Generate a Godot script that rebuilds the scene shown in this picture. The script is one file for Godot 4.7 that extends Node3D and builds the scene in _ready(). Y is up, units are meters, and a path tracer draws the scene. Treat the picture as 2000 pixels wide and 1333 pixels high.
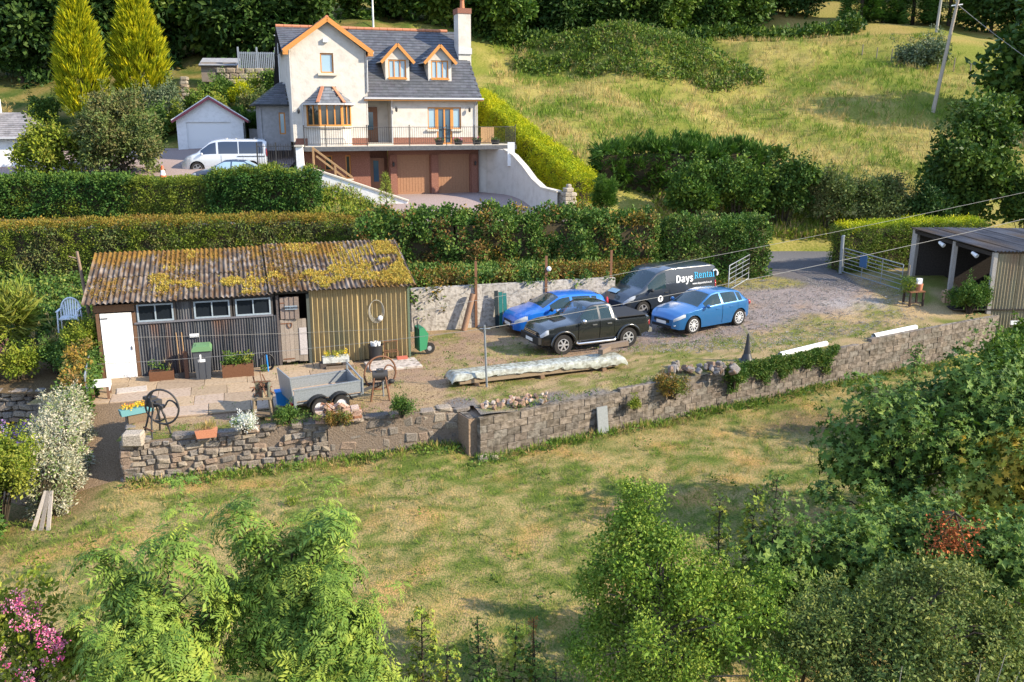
extends Node3D

# ---------------------------------------------------------------- helpers
class MB:
	var v := PackedVector3Array()
	var n := PackedVector3Array()
	var c := PackedColorArray()
	var col := Color(1, 1, 1)
	func tri(a: Vector3, b: Vector3, d: Vector3) -> void:
		var m := (d - a).cross(b - a).normalized()
		v.append(a); v.append(b); v.append(d)
		n.append(m); n.append(m); n.append(m)
		c.append(col); c.append(col); c.append(col)
	func quad(a: Vector3, b: Vector3, d: Vector3, e: Vector3) -> void:
		tri(a, b, d)
		tri(a, d, e)
	func triN(a: Vector3, b: Vector3, d: Vector3, na: Vector3, nb: Vector3, nd: Vector3) -> void:
		var m := (d - a).cross(b - a)
		v.append(a)
		n.append(na)
		if m.dot(na + nb + nd) >= 0.0:
			v.append(b); v.append(d); n.append(nb); n.append(nd)
		else:
			v.append(d); v.append(b); n.append(nd); n.append(nb)
		c.append(col); c.append(col); c.append(col)
	func box(o: Vector3, s: Vector3, b := Basis()) -> void:
		var x := b.x * s.x * 0.5
		var y := b.y * s.y * 0.5
		var z := b.z * s.z * 0.5
		quad(o - x - y + z, o - x + y + z, o + x + y + z, o + x - y + z)
		quad(o + x - y - z, o + x + y - z, o - x + y - z, o - x - y - z)
		quad(o + x - y + z, o + x + y + z, o + x + y - z, o + x - y - z)
		quad(o - x - y - z, o - x + y - z, o - x + y + z, o - x - y + z)
		quad(o - x + y + z, o - x + y - z, o + x + y - z, o + x + y + z)
		quad(o - x - y - z, o - x - y + z, o + x - y + z, o + x - y - z)
	func bar(a: Vector3, b: Vector3, w: float, h: float, up := Vector3.UP) -> void:
		var d := (b - a).normalized()
		var side := d.cross(up)
		if side.length() < 0.01:
			side = d.cross(Vector3.RIGHT)
		side = side.normalized()
		var u := side.cross(d).normalized()
		box((a + b) * 0.5, Vector3(a.distance_to(b), h, w), Basis(d, u, side))
	func tube(pts: Array, radii: Array, sides := 6, cap := true) -> void:
		var rings := []
		var k := pts.size()
		var ref := Vector3.UP
		for i in k:
			var d: Vector3 = (pts[mini(i + 1, k - 1)] - pts[maxi(i - 1, 0)]).normalized()
			if absf(d.dot(ref)) > 0.95:
				ref = Vector3.RIGHT if absf(d.x) < 0.9 else Vector3.FORWARD
			var s := d.cross(ref).normalized()
			var u := s.cross(d).normalized()
			ref = u
			var ring := PackedVector3Array()
			for j in sides:
				var a := TAU * j / sides
				ring.append(s * cos(a) + u * sin(a))
			rings.append(ring)
		for i in k - 1:
			var r0: float = radii[mini(i, radii.size() - 1)]
			var r1: float = radii[mini(i + 1, radii.size() - 1)]
			for j in sides:
				var j2 := (j + 1) % sides
				var a0: Vector3 = rings[i][j]
				var a1: Vector3 = rings[i][j2]
				var b0: Vector3 = rings[i + 1][j]
				var b1: Vector3 = rings[i + 1][j2]
				var p: Vector3 = pts[i]
				var q: Vector3 = pts[i + 1]
				triN(p + a0 * r0, q + b0 * r1, q + b1 * r1, a0, b0, b1)
				triN(p + a0 * r0, q + b1 * r1, p + a1 * r0, a0, b1, a1)
		if cap:
			for e in [0, k - 1]:
				var r: float = radii[mini(e, radii.size() - 1)]
				for j in range(1, sides - 1):
					tri(pts[e] + rings[e][0] * r, pts[e] + rings[e][j] * r, pts[e] + rings[e][j + 1] * r)
	func lathe(prof: Array, sides := 16, at := Vector3.ZERO, b := Basis()) -> void:
		# prof: [radius, height] pairs round the local y axis
		for i in prof.size() - 1:
			var p: Array = prof[i]
			var q: Array = prof[i + 1]
			var t := Vector2(q[0] - p[0], q[1] - p[1]).normalized()
			for j in sides:
				var a := TAU * j / sides
				var a2 := TAU * (j + 1) / sides
				var d0 := Vector3(cos(a), 0, sin(a))
				var d1 := Vector3(cos(a2), 0, sin(a2))
				var n0 := b * (d0 * t.y - Vector3.UP * t.x)
				var n1 := b * (d1 * t.y - Vector3.UP * t.x)
				var A: Vector3 = at + b * (d0 * p[0] + Vector3.UP * p[1])
				var B: Vector3 = at + b * (d1 * p[0] + Vector3.UP * p[1])
				var C: Vector3 = at + b * (d1 * q[0] + Vector3.UP * q[1])
				var D: Vector3 = at + b * (d0 * q[0] + Vector3.UP * q[1])
				if p[0] > 0.0001:
					triN(A, B, C, n0, n1, n1)
				if q[0] > 0.0001:
					triN(A, C, D, n0, n1, n0)
	func prism(poly: Array, z0: float, z1: float) -> void:
		# polygon in xy, extruded along z
		var pv := PackedVector2Array()
		for p in poly:
			pv.append(p)
		var idx := Geometry2D.triangulate_polygon(pv)
		for z in [z0, z1]:
			for i in range(0, idx.size(), 3):
				var a := Vector3(pv[idx[i]].x, pv[idx[i]].y, z)
				var b := Vector3(pv[idx[i + 1]].x, pv[idx[i + 1]].y, z)
				var d := Vector3(pv[idx[i + 2]].x, pv[idx[i + 2]].y, z)
				var want := Vector3(0, 0, signf(z1 - z0) * (1.0 if z == z1 else -1.0))
				triN(a, b, d, want, want, want)
		var k := pv.size()
		var area := 0.0
		for i in k:
			area += pv[i].cross(pv[(i + 1) % k])
		for i in k:
			var p := pv[i]
			var q := pv[(i + 1) % k]
			var e := (q - p).normalized()
			var o := Vector3(e.y, -e.x, 0) * signf(area)
			triN(Vector3(p.x, p.y, z0), Vector3(q.x, q.y, z0), Vector3(q.x, q.y, z1), o, o, o)
			triN(Vector3(p.x, p.y, z0), Vector3(q.x, q.y, z1), Vector3(p.x, p.y, z1), o, o, o)
	func ball(o: Vector3, r: Vector3, seg := 10, b := Basis()) -> void:
		var rows := seg / 2
		for i in rows:
			var t0 := PI * i / rows
			var t1 := PI * (i + 1) / rows
			for j in seg:
				var a0 := TAU * j / seg
				var a1 := TAU * (j + 1) / seg
				var q := []
				for e in [[t0, a0], [t0, a1], [t1, a1], [t1, a0]]:
					q.append(Vector3(sin(e[0]) * cos(e[1]), cos(e[0]), sin(e[0]) * sin(e[1])))
				if i > 0:
					triN(o + b * (q[0] * r), o + b * (q[1] * r), o + b * (q[2] * r), b * q[0], b * q[1], b * q[2])
				if i < rows - 1:
					triN(o + b * (q[0] * r), o + b * (q[2] * r), o + b * (q[3] * r), b * q[0], b * q[2], b * q[3])
	func grid(pts: Array, cols: Array = []) -> void:
		# pts: rows of Vector3, smooth normals; cols: rows of Color
		var R := pts.size()
		var C: int = pts[0].size()
		var nn := []
		for i in R:
			var row := PackedVector3Array()
			for j in C:
				var dx: Vector3 = pts[i][mini(j + 1, C - 1)] - pts[i][maxi(j - 1, 0)]
				var dz: Vector3 = pts[mini(i + 1, R - 1)][j] - pts[maxi(i - 1, 0)][j]
				row.append(dz.cross(dx).normalized())
			nn.append(row)
		for i in R - 1:
			for j in C - 1:
				for q in [[i, j, i + 1, j, i + 1, j + 1], [i, j, i + 1, j + 1, i, j + 1]]:
					var a: Vector3 = pts[q[0]][q[1]]
					var b: Vector3 = pts[q[2]][q[3]]
					var d: Vector3 = pts[q[4]][q[5]]
					var na: Vector3 = nn[q[0]][q[1]]
					var nb: Vector3 = nn[q[2]][q[3]]
					var nd: Vector3 = nn[q[4]][q[5]]
					if (d - a).cross(b - a).dot(na + nb + nd) < 0.0:
						na = -na; nb = -nb; nd = -nd
					v.append(a); v.append(b); v.append(d)
					n.append(na); n.append(nb); n.append(nd)
					if cols:
						c.append(cols[q[0]][q[1]]); c.append(cols[q[2]][q[3]]); c.append(cols[q[4]][q[5]])
					else:
						c.append(col); c.append(col); c.append(col)
	func mesh(m: Material) -> ArrayMesh:
		var a := []
		a.resize(Mesh.ARRAY_MAX)
		a[Mesh.ARRAY_VERTEX] = v
		a[Mesh.ARRAY_NORMAL] = n
		a[Mesh.ARRAY_COLOR] = c
		var r := ArrayMesh.new()
		r.add_surface_from_arrays(Mesh.PRIMITIVE_TRIANGLES, a)
		r.surface_set_material(0, m)
		return r

var taken := {}
var M := {}
var rng := RandomNumberGenerator.new()
var fn := FastNoiseLite.new()
var fn2 := FastNoiseLite.new()

func numbered(called: String) -> String:
	var k: int = taken.get(called, 0)
	taken[called] = k + 1
	return called if k == 0 else "%s_%03d" % [called, k]

func tag(o: Node3D, label: String, category: String, group := "", kind := "") -> Node3D:
	o.set_meta("label", label)
	o.set_meta("category", category)
	if group: o.set_meta("group", group)
	if kind: o.set_meta("kind", kind)
	return o

func thing(called: String, label: String, category: String, at := Vector3.ZERO, turn := 0.0, group := "") -> Node3D:
	var o := Node3D.new()
	o.name = numbered(called)
	add_child(o)
	o.position = at
	o.rotation_degrees.y = turn
	return tag(o, label, category, group)

func part(parent: Node3D, called: String, b: MB, m: Material) -> MeshInstance3D:
	var o := MeshInstance3D.new()
	o.name = called
	o.mesh = b.mesh(m)
	parent.add_child(o, true)
	return o

func place(parent: Node3D, called: String, me: Mesh, t: Transform3D) -> MeshInstance3D:
	var o := MeshInstance3D.new()
	o.name = called
	o.mesh = me
	o.transform = t
	parent.add_child(o, true)
	return o

func single(called: String, b: MB, m: Material, label: String, category: String, group := "", kind := "") -> MeshInstance3D:
	var o := MeshInstance3D.new()
	o.name = numbered(called)
	o.mesh = b.mesh(m)
	add_child(o)
	tag(o, label, category, group, kind)
	return o

func setting(called: String, b: MB, m: Material) -> MeshInstance3D:
	var o := MeshInstance3D.new()
	o.name = numbered(called)
	o.mesh = b.mesh(m)
	add_child(o)
	o.set_meta("kind", "structure")
	return o

func copy_of(o: Node3D, label: String, at: Vector3, turn: float, size := Vector3.ONE) -> Node3D:
	var r: Node3D = o.duplicate()
	r.name = numbered(String(o.name).rstrip("0123456789").trim_suffix("_"))
	add_child(r)
	r.position = at
	r.rotation_degrees.y = turn
	r.scale = size
	r.set_meta("label", label)
	return r

# box part in one line
func bp(parent: Node3D, called: String, o: Vector3, s: Vector3, m: Material, b := Basis(), col := Color(1, 1, 1)) -> MeshInstance3D:
	var k := MB.new()
	k.col = col
	k.box(o, s, b)
	return part(parent, called, k, m)

# ---------------------------------------------------------------- materials
func lin(r: float, g: float, b: float) -> Color:
	return Color(r, g, b).linear_to_srgb()

func noise_tex(sd: int, freq: float, oct: int, ramp: Array, size := 512, normal := 0.0) -> NoiseTexture2D:
	var t := NoiseTexture2D.new()
	var f := FastNoiseLite.new()
	f.seed = sd
	f.noise_type = FastNoiseLite.TYPE_SIMPLEX_SMOOTH
	f.frequency = freq
	f.fractal_octaves = oct
	f.fractal_gain = 0.6
	t.noise = f
	t.width = size
	t.height = size
	t.seamless = true
	if normal > 0.0:
		t.as_normal_map = true
		t.bump_strength = normal
	elif ramp:
		var g := Gradient.new()
		var off := PackedFloat32Array()
		var cs := PackedColorArray()
		for r in ramp:
			off.append(r[0])
			cs.append(lin(r[1], r[2], r[3]))
		g.offsets = off
		g.colors = cs
		t.color_ramp = g
	return t

# ramp entries are [position, r, g, b] in linear base colour
func mat(called: String, ramp: Array, metres := 2.0, rough := 0.85, freq := 0.02, oct := 5, bump := 0.0, vc := false, metal := 0.0) -> StandardMaterial3D:
	var m := StandardMaterial3D.new()
	m.resource_name = called
	m.roughness = rough
	m.metallic = metal
	if rough > 0.8:
		m.metallic_specular = 0.22
	m.vertex_color_use_as_albedo = vc
	if ramp.size() == 1:
		m.albedo_color = lin(ramp[0][1], ramp[0][2], ramp[0][3])
	else:
		m.albedo_texture = noise_tex(called.hash() % 9973, freq, oct, ramp)
	if bump > 0.0:
		m.normal_enabled = true
		m.normal_texture = noise_tex(called.hash() % 7919, freq * 1.5, oct, [], 512, bump * 8.0)
	m.uv1_triplanar = true
	m.uv1_world_triplanar = true
	m.uv1_scale = Vector3.ONE / metres
	M[called] = m
	return m

func leafmat(called: String, rough := 0.5, back := 0.35) -> StandardMaterial3D:
	var m := StandardMaterial3D.new()
	m.resource_name = called
	m.vertex_color_use_as_albedo = true
	m.roughness = rough
	m.metallic_specular = 0.22
	m.cull_mode = BaseMaterial3D.CULL_DISABLED
	m.backlight_enabled = true
	m.backlight = lin(back * 0.75, back, back * 0.3)
	M[called] = m
	return m

func glass(called: String, r: float, g: float, b: float, rough := 0.03, see := 0.0) -> StandardMaterial3D:
	var m := StandardMaterial3D.new()
	m.resource_name = called
	m.albedo_color = lin(r, g, b)
	m.roughness = rough
	m.metallic_specular = 0.6
	if see > 0.0:
		m.transparency = BaseMaterial3D.TRANSPARENCY_ALPHA
		m.albedo_color.a = 1.0 - see
	M[called] = m
	return m

func paint(called: String, r: float, g: float, b: float, rough := 0.35, metal := 0.0, coat := 0.8) -> StandardMaterial3D:
	var m := StandardMaterial3D.new()
	m.resource_name = called
	m.albedo_color = lin(r, g, b)
	m.roughness = rough
	m.metallic = metal
	if coat > 0.0:
		m.clearcoat_enabled = true
		m.clearcoat = coat
		m.clearcoat_roughness = 0.06
	M[called] = m
	return m
# ---------------------------------------------------------------- foliage
class Clump:
	var v := PackedVector3Array()
	var n := PackedVector3Array()
	var w := PackedFloat32Array()      # tone of each vertex, one value for a leaf

	var cs := []                       # colour arrays, one for a tint
	func leaf(base: Vector3, dir: Vector3, side: Vector3, l: float, wd: float, fold: float, tone: float) -> void:
		var up := side.cross(dir).normalized()
		var m := base + dir * l * 0.45
		var a := m + side * wd * 0.5 + up * fold * wd
		var b := m - side * wd * 0.5 + up * fold * wd
		var tip := base + dir * l
		for t in [[base, a, tip], [base, tip, b]]:
			var nn: Vector3 = (t[2] - t[0]).cross(t[1] - t[0]).normalized()
			for p in t:
				v.append(p)
				n.append(nn)
				w.append(tone)
	func fan(o: Vector3, dir: Vector3, side: Vector3, r: float, spikes: Array, tone: float) -> void:
		# palmate leaf: alternate tips and notches round the stalk end
		var up := side.cross(dir).normalized()
		var pts := []
		for s in spikes:
			pts.append(o + (dir * cos(s[0]) + side * sin(s[0])) * r * s[1] + up * r * 0.12 * (1.0 - absf(cos(s[0] * 2.0))))
		for i in pts.size() - 1:
			var nn: Vector3 = (pts[i + 1] - o).cross(pts[i] - o).normalized()
			for p in [o, pts[i], pts[i + 1]]:
				v.append(p)
				n.append(nn)
				w.append(tone)
	func tints(list: Array, rg: RandomNumberGenerator, vary := 0.25) -> void:
		for t in list:
			var k := PackedColorArray()
			var lift := [1.3, 1.42, 1.35] if t[1] > t[0] and t[1] < 0.2 else [1.0, 1.0, 1.0]
			for x in w:
				var f: float = 1.0 + (x - 0.5) * 2.0 * vary
				k.append(Color(t[0] * f * lift[0] * (1.0 + (x - 0.5) * 0.25), t[1] * f * lift[1], t[2] * f * lift[2]))
			cs.append(k)

var K := {}
const MAPLE := [[-2.5, 0.5], [-2.1, 0.75], [-1.75, 0.42], [-1.15, 0.95], [-0.65, 0.5], [0.0, 1.15], [0.65, 0.5], [1.15, 0.95], [1.75, 0.42], [2.1, 0.75], [2.5, 0.5]]

func rdir() -> Vector3:
	var z := rng.randf_range(-1, 1)
	var a := rng.randf_range(0, TAU)
	var r := sqrt(1.0 - z * z)
	return Vector3(r * cos(a), z, r * sin(a))

# loose bunch of leaves in a ball of radius 1; l, wd leaf size in the same unit
func clump_round(called: String, k: int, l: float, wd: float, tl: Array, droop := 0.0, vary := 0.25, variants := 3) -> void:
	var list := []
	for q in variants:
		var c := Clump.new()
		for i in k:
			var p := rdir() * pow(rng.randf(), 0.45)
			var d := (p + rdir() * 0.9 + Vector3(0, 0.25 - droop, 0)).normalized()
			var s := d.cross(rdir()).normalized()
			c.leaf(p * 0.85, d, s, l * rng.randf_range(0.7, 1.25), wd * rng.randf_range(0.8, 1.2), rng.randf_range(0.0, 0.25), rng.randf())
		c.tints(tl, rng, vary)
		list.append(c)
	K[called] = list

func clump_maple(called: String, k: int, r: float, tl: Array) -> void:
	var list := []
	for q in 3:
		var c := Clump.new()
		for i in k:
			var p := rdir() * pow(rng.randf(), 0.5)
			var up := (Vector3(0, 1.1, 0) + rdir() * 0.8 + p * 0.5).normalized()
			var d := up.cross(rdir()).normalized()
			d = (d + Vector3(0, -0.35, 0)).normalized()
			c.fan(p, d, d.cross(up).normalized(), r * rng.randf_range(0.6, 1.2), MAPLE, rng.randf())
		c.tints(tl, rng, 0.22)
		list.append(c)
	K[called] = list

# pinnate leaves arching from a shoot along +y
func clump_ash(called: String, k: int, tl: Array) -> void:
	var list := []
	for q in 4:
		var c := Clump.new()
		for i in k:
			var a := i * 2.4 + rng.randf_range(-0.3, 0.3)
			var out := Vector3(cos(a), 0, sin(a))
			var p0 := Vector3(0, rng.randf_range(-0.35, 0.35), 0)
			var lift := rng.randf_range(0.2, 0.9)
			var ln := rng.randf_range(0.75, 1.15)
			var tone := rng.randf()
			for j in 6:
				var t := 0.25 + 0.75 * j / 5.0
				var p := p0 + out * ln * t + Vector3.UP * (lift * t * ln - 0.75 * t * t * ln)
				var fwd := (out + Vector3.UP * (lift - 1.5 * t)).normalized()
				var sd := fwd.cross(Vector3.UP).normalized()
				if j == 5:
					c.leaf(p, fwd, sd, 0.34, 0.12, 0.1, tone)
				else:
					for s in [-1.0, 1.0]:
						var dd: Vector3 = (sd * s + fwd * 0.55 - Vector3.UP * rng.randf_range(0.1, 0.45)).normalized()
						c.leaf(p, dd, dd.cross(Vector3.UP).normalized(), rng.randf_range(0.26, 0.4), 0.115, 0.12 * s, clampf(tone + rng.randf_range(-0.2, 0.2), 0, 1))
		c.tints(tl, rng, 0.22)
		list.append(c)
	K[called] = list

# upright feathery spray of narrow blades along +y, for conifers, grass and ferns
func clump_spray(called: String, k: int, l: float, wd: float, spread: float, tl: Array, vary := 0.25) -> void:
	var list := []
	for q in 3:
		var c := Clump.new()
		for i in k:
			var a := rng.randf_range(0, TAU)
			var o := Vector3(cos(a), 0, sin(a))
			var d := (Vector3.UP + o * spread * rng.randf_range(0.2, 1.0)).normalized()
			c.leaf(o * rng.randf() * 0.3 + Vector3.UP * rng.randf_range(-0.3, 0.4), d, d.cross(rdir()).normalized(), l * rng.randf_range(0.6, 1.2), wd, 0.15, rng.randf())
		c.tints(tl, rng, vary)
		list.append(c)
	K[called] = list

func put(b: MB, kind: String, at: Vector3, axis: Vector3, size: float, tint := -1) -> void:
	var list: Array = K[kind]
	var c: Clump = list[rng.randi() % list.size()]
	var y := axis.normalized()
	var x := y.cross(Vector3(0.3, 0.1, 1.0) if absf(y.z) < 0.9 else Vector3.RIGHT).normalized()
	var bs := Basis(x, y, x.cross(y)).rotated(y, rng.randf() * TAU)
	b.v.append_array(Transform3D(bs.scaled(Vector3.ONE * size), at) * c.v)
	b.n.append_array(Transform3D(bs, Vector3.ZERO) * c.n)
	b.c.append_array(c.cs[(rng.randi() % c.cs.size()) if tint < 0 else tint])

# a crown of boughs: each bough is a lobe of clumps; returns bough centres
func crown(b: MB, kind: String, o: Vector3, r: Vector3, boughs: int, br: float, per: int, size: float, low := -0.6, up := 0.5) -> Array:
	var cs := []
	for i in boughs:
		var d := rdir()
		if d.y < low:
			d.y = -d.y
		var f := pow(rng.randf(), 0.4) * rng.randf_range(0.75, 1.0) * (0.88 + 0.75 * fn.get_noise_3dv((d * 1.6 + o) * 18.0))
		var p := o + d * r * f
		cs.append(p)
		var k := int(per * rng.randf_range(0.6, 1.4))
		var tint := rng.randi() % (K[kind][0] as Clump).cs.size()
		var rr := br * rng.randf_range(0.65, 1.3)
		for j in k:
			var e := (rdir() + d * 0.35 + Vector3.UP * 0.2).normalized()
			var q := p + e * rr * pow(rng.randf(), 0.4) * Vector3(1, 0.8, 1)
			put(b, kind, q, (e + d * 0.5 + Vector3.UP * up + rdir() * 0.4), size * rng.randf_range(0.6, 1.35), tint if rng.randf() < 0.65 else -1)
		# a leading shoot here and there breaks the outline
		if i % 4 == 0 and d.y > -0.1:
			var sh := (d * 0.6 + Vector3.UP + rdir() * 0.25).normalized()
			for j in 6:
				put(b, kind, p + sh * (rr * 0.6 + j * size * 0.6) + rdir() * size * 0.5, sh + rdir() * 0.5, size * lerpf(1.0, 0.55, j / 6.0))
	return cs

func wood(b: MB, base: Vector3, top: Vector3, r0: float, ends: Array, every := 1, bend := 0.15) -> void:
	var pts := []
	var rad := []
	for i in 7:
		var t := i / 6.0
		pts.append(base.lerp(top, t) + Vector3(rng.randf_range(-1, 1), 0, rng.randf_range(-1, 1)) * bend * (0.0 if i == 0 else 1.0))
		rad.append(r0 * (1.25 if i == 0 else lerpf(1.0, 0.25, t)))
	b.tube(pts, rad, 7)
	for i in range(0, ends.size(), every):
		var e: Vector3 = ends[i]
		var t := clampf((e.y - base.y) / maxf(top.y - base.y, 0.1) * 0.75, 0.12, 0.92)
		var s: Vector3 = pts[int(t * 6)].lerp(pts[mini(int(t * 6) + 1, 6)], t * 6 - int(t * 6))
		var m := s.lerp(e, 0.5) + Vector3(rng.randf_range(-0.1, 0.1), rng.randf_range(0.0, 0.25), rng.randf_range(-0.1, 0.1)) * s.distance_to(e)
		b.tube([s, s.lerp(m, 0.6), m, e], [r0 * 0.42, r0 * 0.33, r0 * 0.24, r0 * 0.08], 5, false)

# leaves over the faces of a clipped hedge that follows a line of [x, ground, z, height, half-width]
func hedge(parent: Node3D, line: Array, kind: String, lm: Material, per_m2: float, size: float, rough := 0.12, top_kind := "", mixed := "") -> void:
	var b := MB.new()
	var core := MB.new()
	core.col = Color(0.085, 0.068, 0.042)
	for i in line.size() - 1:
		var p: Array = line[i]
		var q: Array = line[i + 1]
		var A := Vector3(p[0], p[1], p[2])
		var B := Vector3(q[0], q[1], q[2])
		var d := Vector3(B.x - A.x, 0, B.z - A.z)
		var ln := d.length()
		d /= ln
		var s := Vector3(-d.z, 0, d.x)
		var hm: float = (p[3] + q[3]) * 0.5
		var wm: float = (p[4] + q[4]) * 0.5
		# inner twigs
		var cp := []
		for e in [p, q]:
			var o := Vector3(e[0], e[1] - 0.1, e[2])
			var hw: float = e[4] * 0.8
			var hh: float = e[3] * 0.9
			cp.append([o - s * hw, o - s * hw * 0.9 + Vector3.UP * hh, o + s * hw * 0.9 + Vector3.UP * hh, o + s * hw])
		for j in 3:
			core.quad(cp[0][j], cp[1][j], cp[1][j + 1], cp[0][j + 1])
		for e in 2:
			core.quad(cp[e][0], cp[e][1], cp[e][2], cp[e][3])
		var areas := [ln * hm, ln * hm, ln * wm * 2.0]
		for f in 3:
			for j in int(areas[f] * per_m2):
				var t := rng.randf()
				var y := rng.randf()
				var h: float = lerpf(p[3], q[3], t)
				var hw: float = lerpf(p[4], q[4], t)
				var g := A.lerp(B, t)
				var bulge := fn.get_noise_3d(g.x * 14.0, y * h * 14.0 + f * 50.0, g.z * 14.0) * rough * 2.2
				var pos: Vector3
				var ax: Vector3
				if f < 2:
					var sg := -1.0 if f == 0 else 1.0
					pos = g + s * sg * (hw * (1.0 - 0.12 * y * y) + bulge) + Vector3.UP * y * h
					ax = s * sg + Vector3.UP * 0.35
				else:
					pos = g + s * (y * 2.0 - 1.0) * hw * 0.95 + Vector3.UP * (h + bulge * 0.6)
					ax = Vector3.UP
				put(b, top_kind if (f == 2 and top_kind) else (mixed if mixed and fn2.get_noise_3d(pos.x * 12.0, pos.y * 12.0, pos.z * 12.0) + rng.randf_range(-0.25, 0.25) > 0.16 else kind), pos, ax + rdir() * 0.55, size * rng.randf_range(0.6, 1.4), -1 if rng.randf() < 0.35 else (0 if fn.get_noise_3d(pos.x * 9.0 + 70.0, pos.y * 14.0, pos.z * 9.0) < -0.12 else (1 if fn.get_noise_3d(pos.x * 9.0 + 70.0, pos.y * 14.0, pos.z * 9.0) < 0.12 else 2)))
	# ends
	for e in [0, line.size() - 1]:
		var p: Array = line[e]
		var q: Array = line[1 if e == 0 else e - 1]
		var d := Vector3(p[0] - q[0], 0, p[2] - q[2]).normalized()
		var s := Vector3(-d.z, 0, d.x)
		for j in int(p[3] * p[4] * 2.0 * per_m2):
			var y := rng.randf()
			put(b, kind, Vector3(p[0], p[1] + y * p[3], p[2]) + s * rng.randf_range(-1, 1) * p[4] + d * rng.randf_range(-0.05, 0.15), d + Vector3.UP * 0.3 + rdir() * 0.5, size * rng.randf_range(0.7, 1.3))
	part(parent, "foliage", b, lm)
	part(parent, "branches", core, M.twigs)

# a rounded bush
func bush(parent: Node3D, o: Vector3, r: Vector3, kind: String, lm: Material, boughs: int, br: float, per: int, size: float, stems := true) -> void:
	var b := MB.new()
	var cs := crown(b, kind, o, r, boughs, br, per, size, -0.35, 0.6)
	part(parent, "foliage", b, lm)
	if stems:
		var w := MB.new()
		for i in range(0, cs.size(), 2):
			var e: Vector3 = cs[i]
			var s := Vector3(o.x + (e.x - o.x) * 0.15, o.y - r.y, o.z + (e.z - o.z) * 0.15)
			w.tube([s, s.lerp(e, 0.5) + Vector3(0, 0.1, 0), e], [0.03, 0.022, 0.01], 4, false)
		part(parent, "stems", w, M.bark)
# ---------------------------------------------------------------- the lie of the land (zf = distance in front of the camera)
const TX := [-60.0, -25.0, -13.0, -6.0, 0.0, 4.0, 7.0, 10.0, 15.0, 20.0, 26.0, 60.0]
const TZ := [33.0, 35.0, 36.5, 38.5, 42.0, 46.0, 50.0, 54.0, 60.0, 66.0, 73.0, 85.0, 100.0, 140.0, 220.0]
const TH := [
	[-1.2, -1.2, -1.2, -1.2, -1.2, -1.2, -1.2, -1.2, -1.3, -1.4, -1.5, -2.0],
	[0.5, 0.5, 0.3, -0.6, -0.6, -0.6, -0.8, -0.9, -0.9, -1.4, -1.4, -2.0],
	[1.0, 1.0, 1.2, 1.4, 1.4, 1.3, 0.0, -0.5, -0.5, -1.0, -1.2, -1.8],
	[1.4, 1.4, 1.6, 1.9, 1.9, 1.8, 1.2, 0.1, 0.0, -0.2, -0.5, -1.2],
	[2.4, 2.4, 2.5, 2.6, 2.4, 2.2, 1.9, 1.0, 0.3, 0.4, 0.3, 0.0],
	[2.8, 2.8, 2.8, 2.7, 2.5, 2.3, 1.9, 1.5, 0.8, 0.9, 0.8, 0.6],
	[4.8, 4.8, 4.8, 3.9, 3.1, 4.2, 3.6, 2.8, 2.2, 1.8, 1.6, 1.5],
	[5.8, 5.8, 5.8, 3.4, 3.4, 5.2, 4.8, 4.2, 3.5, 3.0, 2.8, 2.6],
	[8.0, 8.0, 8.2, 7.6, 7.0, 6.8, 6.5, 6.3, 5.6, 5.0, 4.8, 4.6],
	[10.2, 10.2, 10.0, 9.3, 8.6, 8.2, 8.0, 7.8, 7.2, 6.6, 6.3, 6.0],
	[12.5, 12.3, 12.0, 11.0, 10.2, 9.8, 9.5, 9.2, 8.7, 8.2, 8.0, 7.8],
	[16.5, 16.0, 15.5, 14.3, 13.2, 12.8, 12.5, 12.3, 12.0, 11.8, 11.6, 11.0],
	[21.0, 20.5, 20.0, 18.5, 17.0, 16.6, 16.4, 16.4, 16.4, 16.2, 16.0, 15.5],
	[34.0, 33.0, 32.0, 30.0, 28.0, 27.0, 26.0, 26.0, 26.0, 26.0, 25.0, 25.0],
	[60.0, 58.0, 56.0, 54.0, 50.0, 48.0, 46.0, 46.0, 46.0, 46.0, 45.0, 45.0]]

func wall_zf(x: float) -> float:
	if x < -1.0:
		return 21.2 + (clampf(x, -13.0, 0.0) + 9.93) * 0.339
	return 23.37 + (minf(x, 20.1) + 0.9) * 0.59

func hill(x: float, zf: float) -> float:
	var i := 0
	while i < TX.size() - 2 and x > TX[i + 1]:
		i += 1
	var j := 0
	while j < TZ.size() - 2 and zf > TZ[j + 1]:
		j += 1
	var u := clampf((x - TX[i]) / (TX[i + 1] - TX[i]), 0.0, 1.0)
	var v := clampf((zf - TZ[j]) / (TZ[j + 1] - TZ[j]), 0.0, 1.3)
	var h := lerpf(lerpf(TH[j][i], TH[j][i + 1], u), lerpf(TH[j + 1][i], TH[j + 1][i + 1], u), v)
	if zf > 56.0:
		h += fn2.get_noise_2d(x * 1.1, zf * 1.1) * clampf((zf - 56.0) * 0.05, 0.0, 1.0) * 1.6
		# the bramble mound on the field
		var m := Vector2((x - 11.5) / 12.0, (zf - 86.0) / 8.0).length()
		h += 2.6 * (1.0 - smoothstep(0.15, 1.0, m))
	# dug out for the house and its drive
	if zf > 44.5 and zf < 64.0 and x > -12.6 and x < 3.5:
		h = minf(h, drive_y(x, zf) - 0.15) if in_drive(x, zf) else h
	return h

func in_drive(x: float, zf: float) -> bool:
	if zf < 52.0:
		return x > lerpf(-5.0, -10.2, clampf((zf - 44.5) / 6.0, 0, 1)) and x < lerpf(3.2, -0.4, clampf((zf - 45.0) / 7.0, 0, 1))
	return x > -12.4 and x < 0.4 and zf < 62.5

func drive_y(_x: float, zf: float) -> float:
	return 2.95 + 0.72 * smoothstep(44.5, 51.5, zf)

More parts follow.
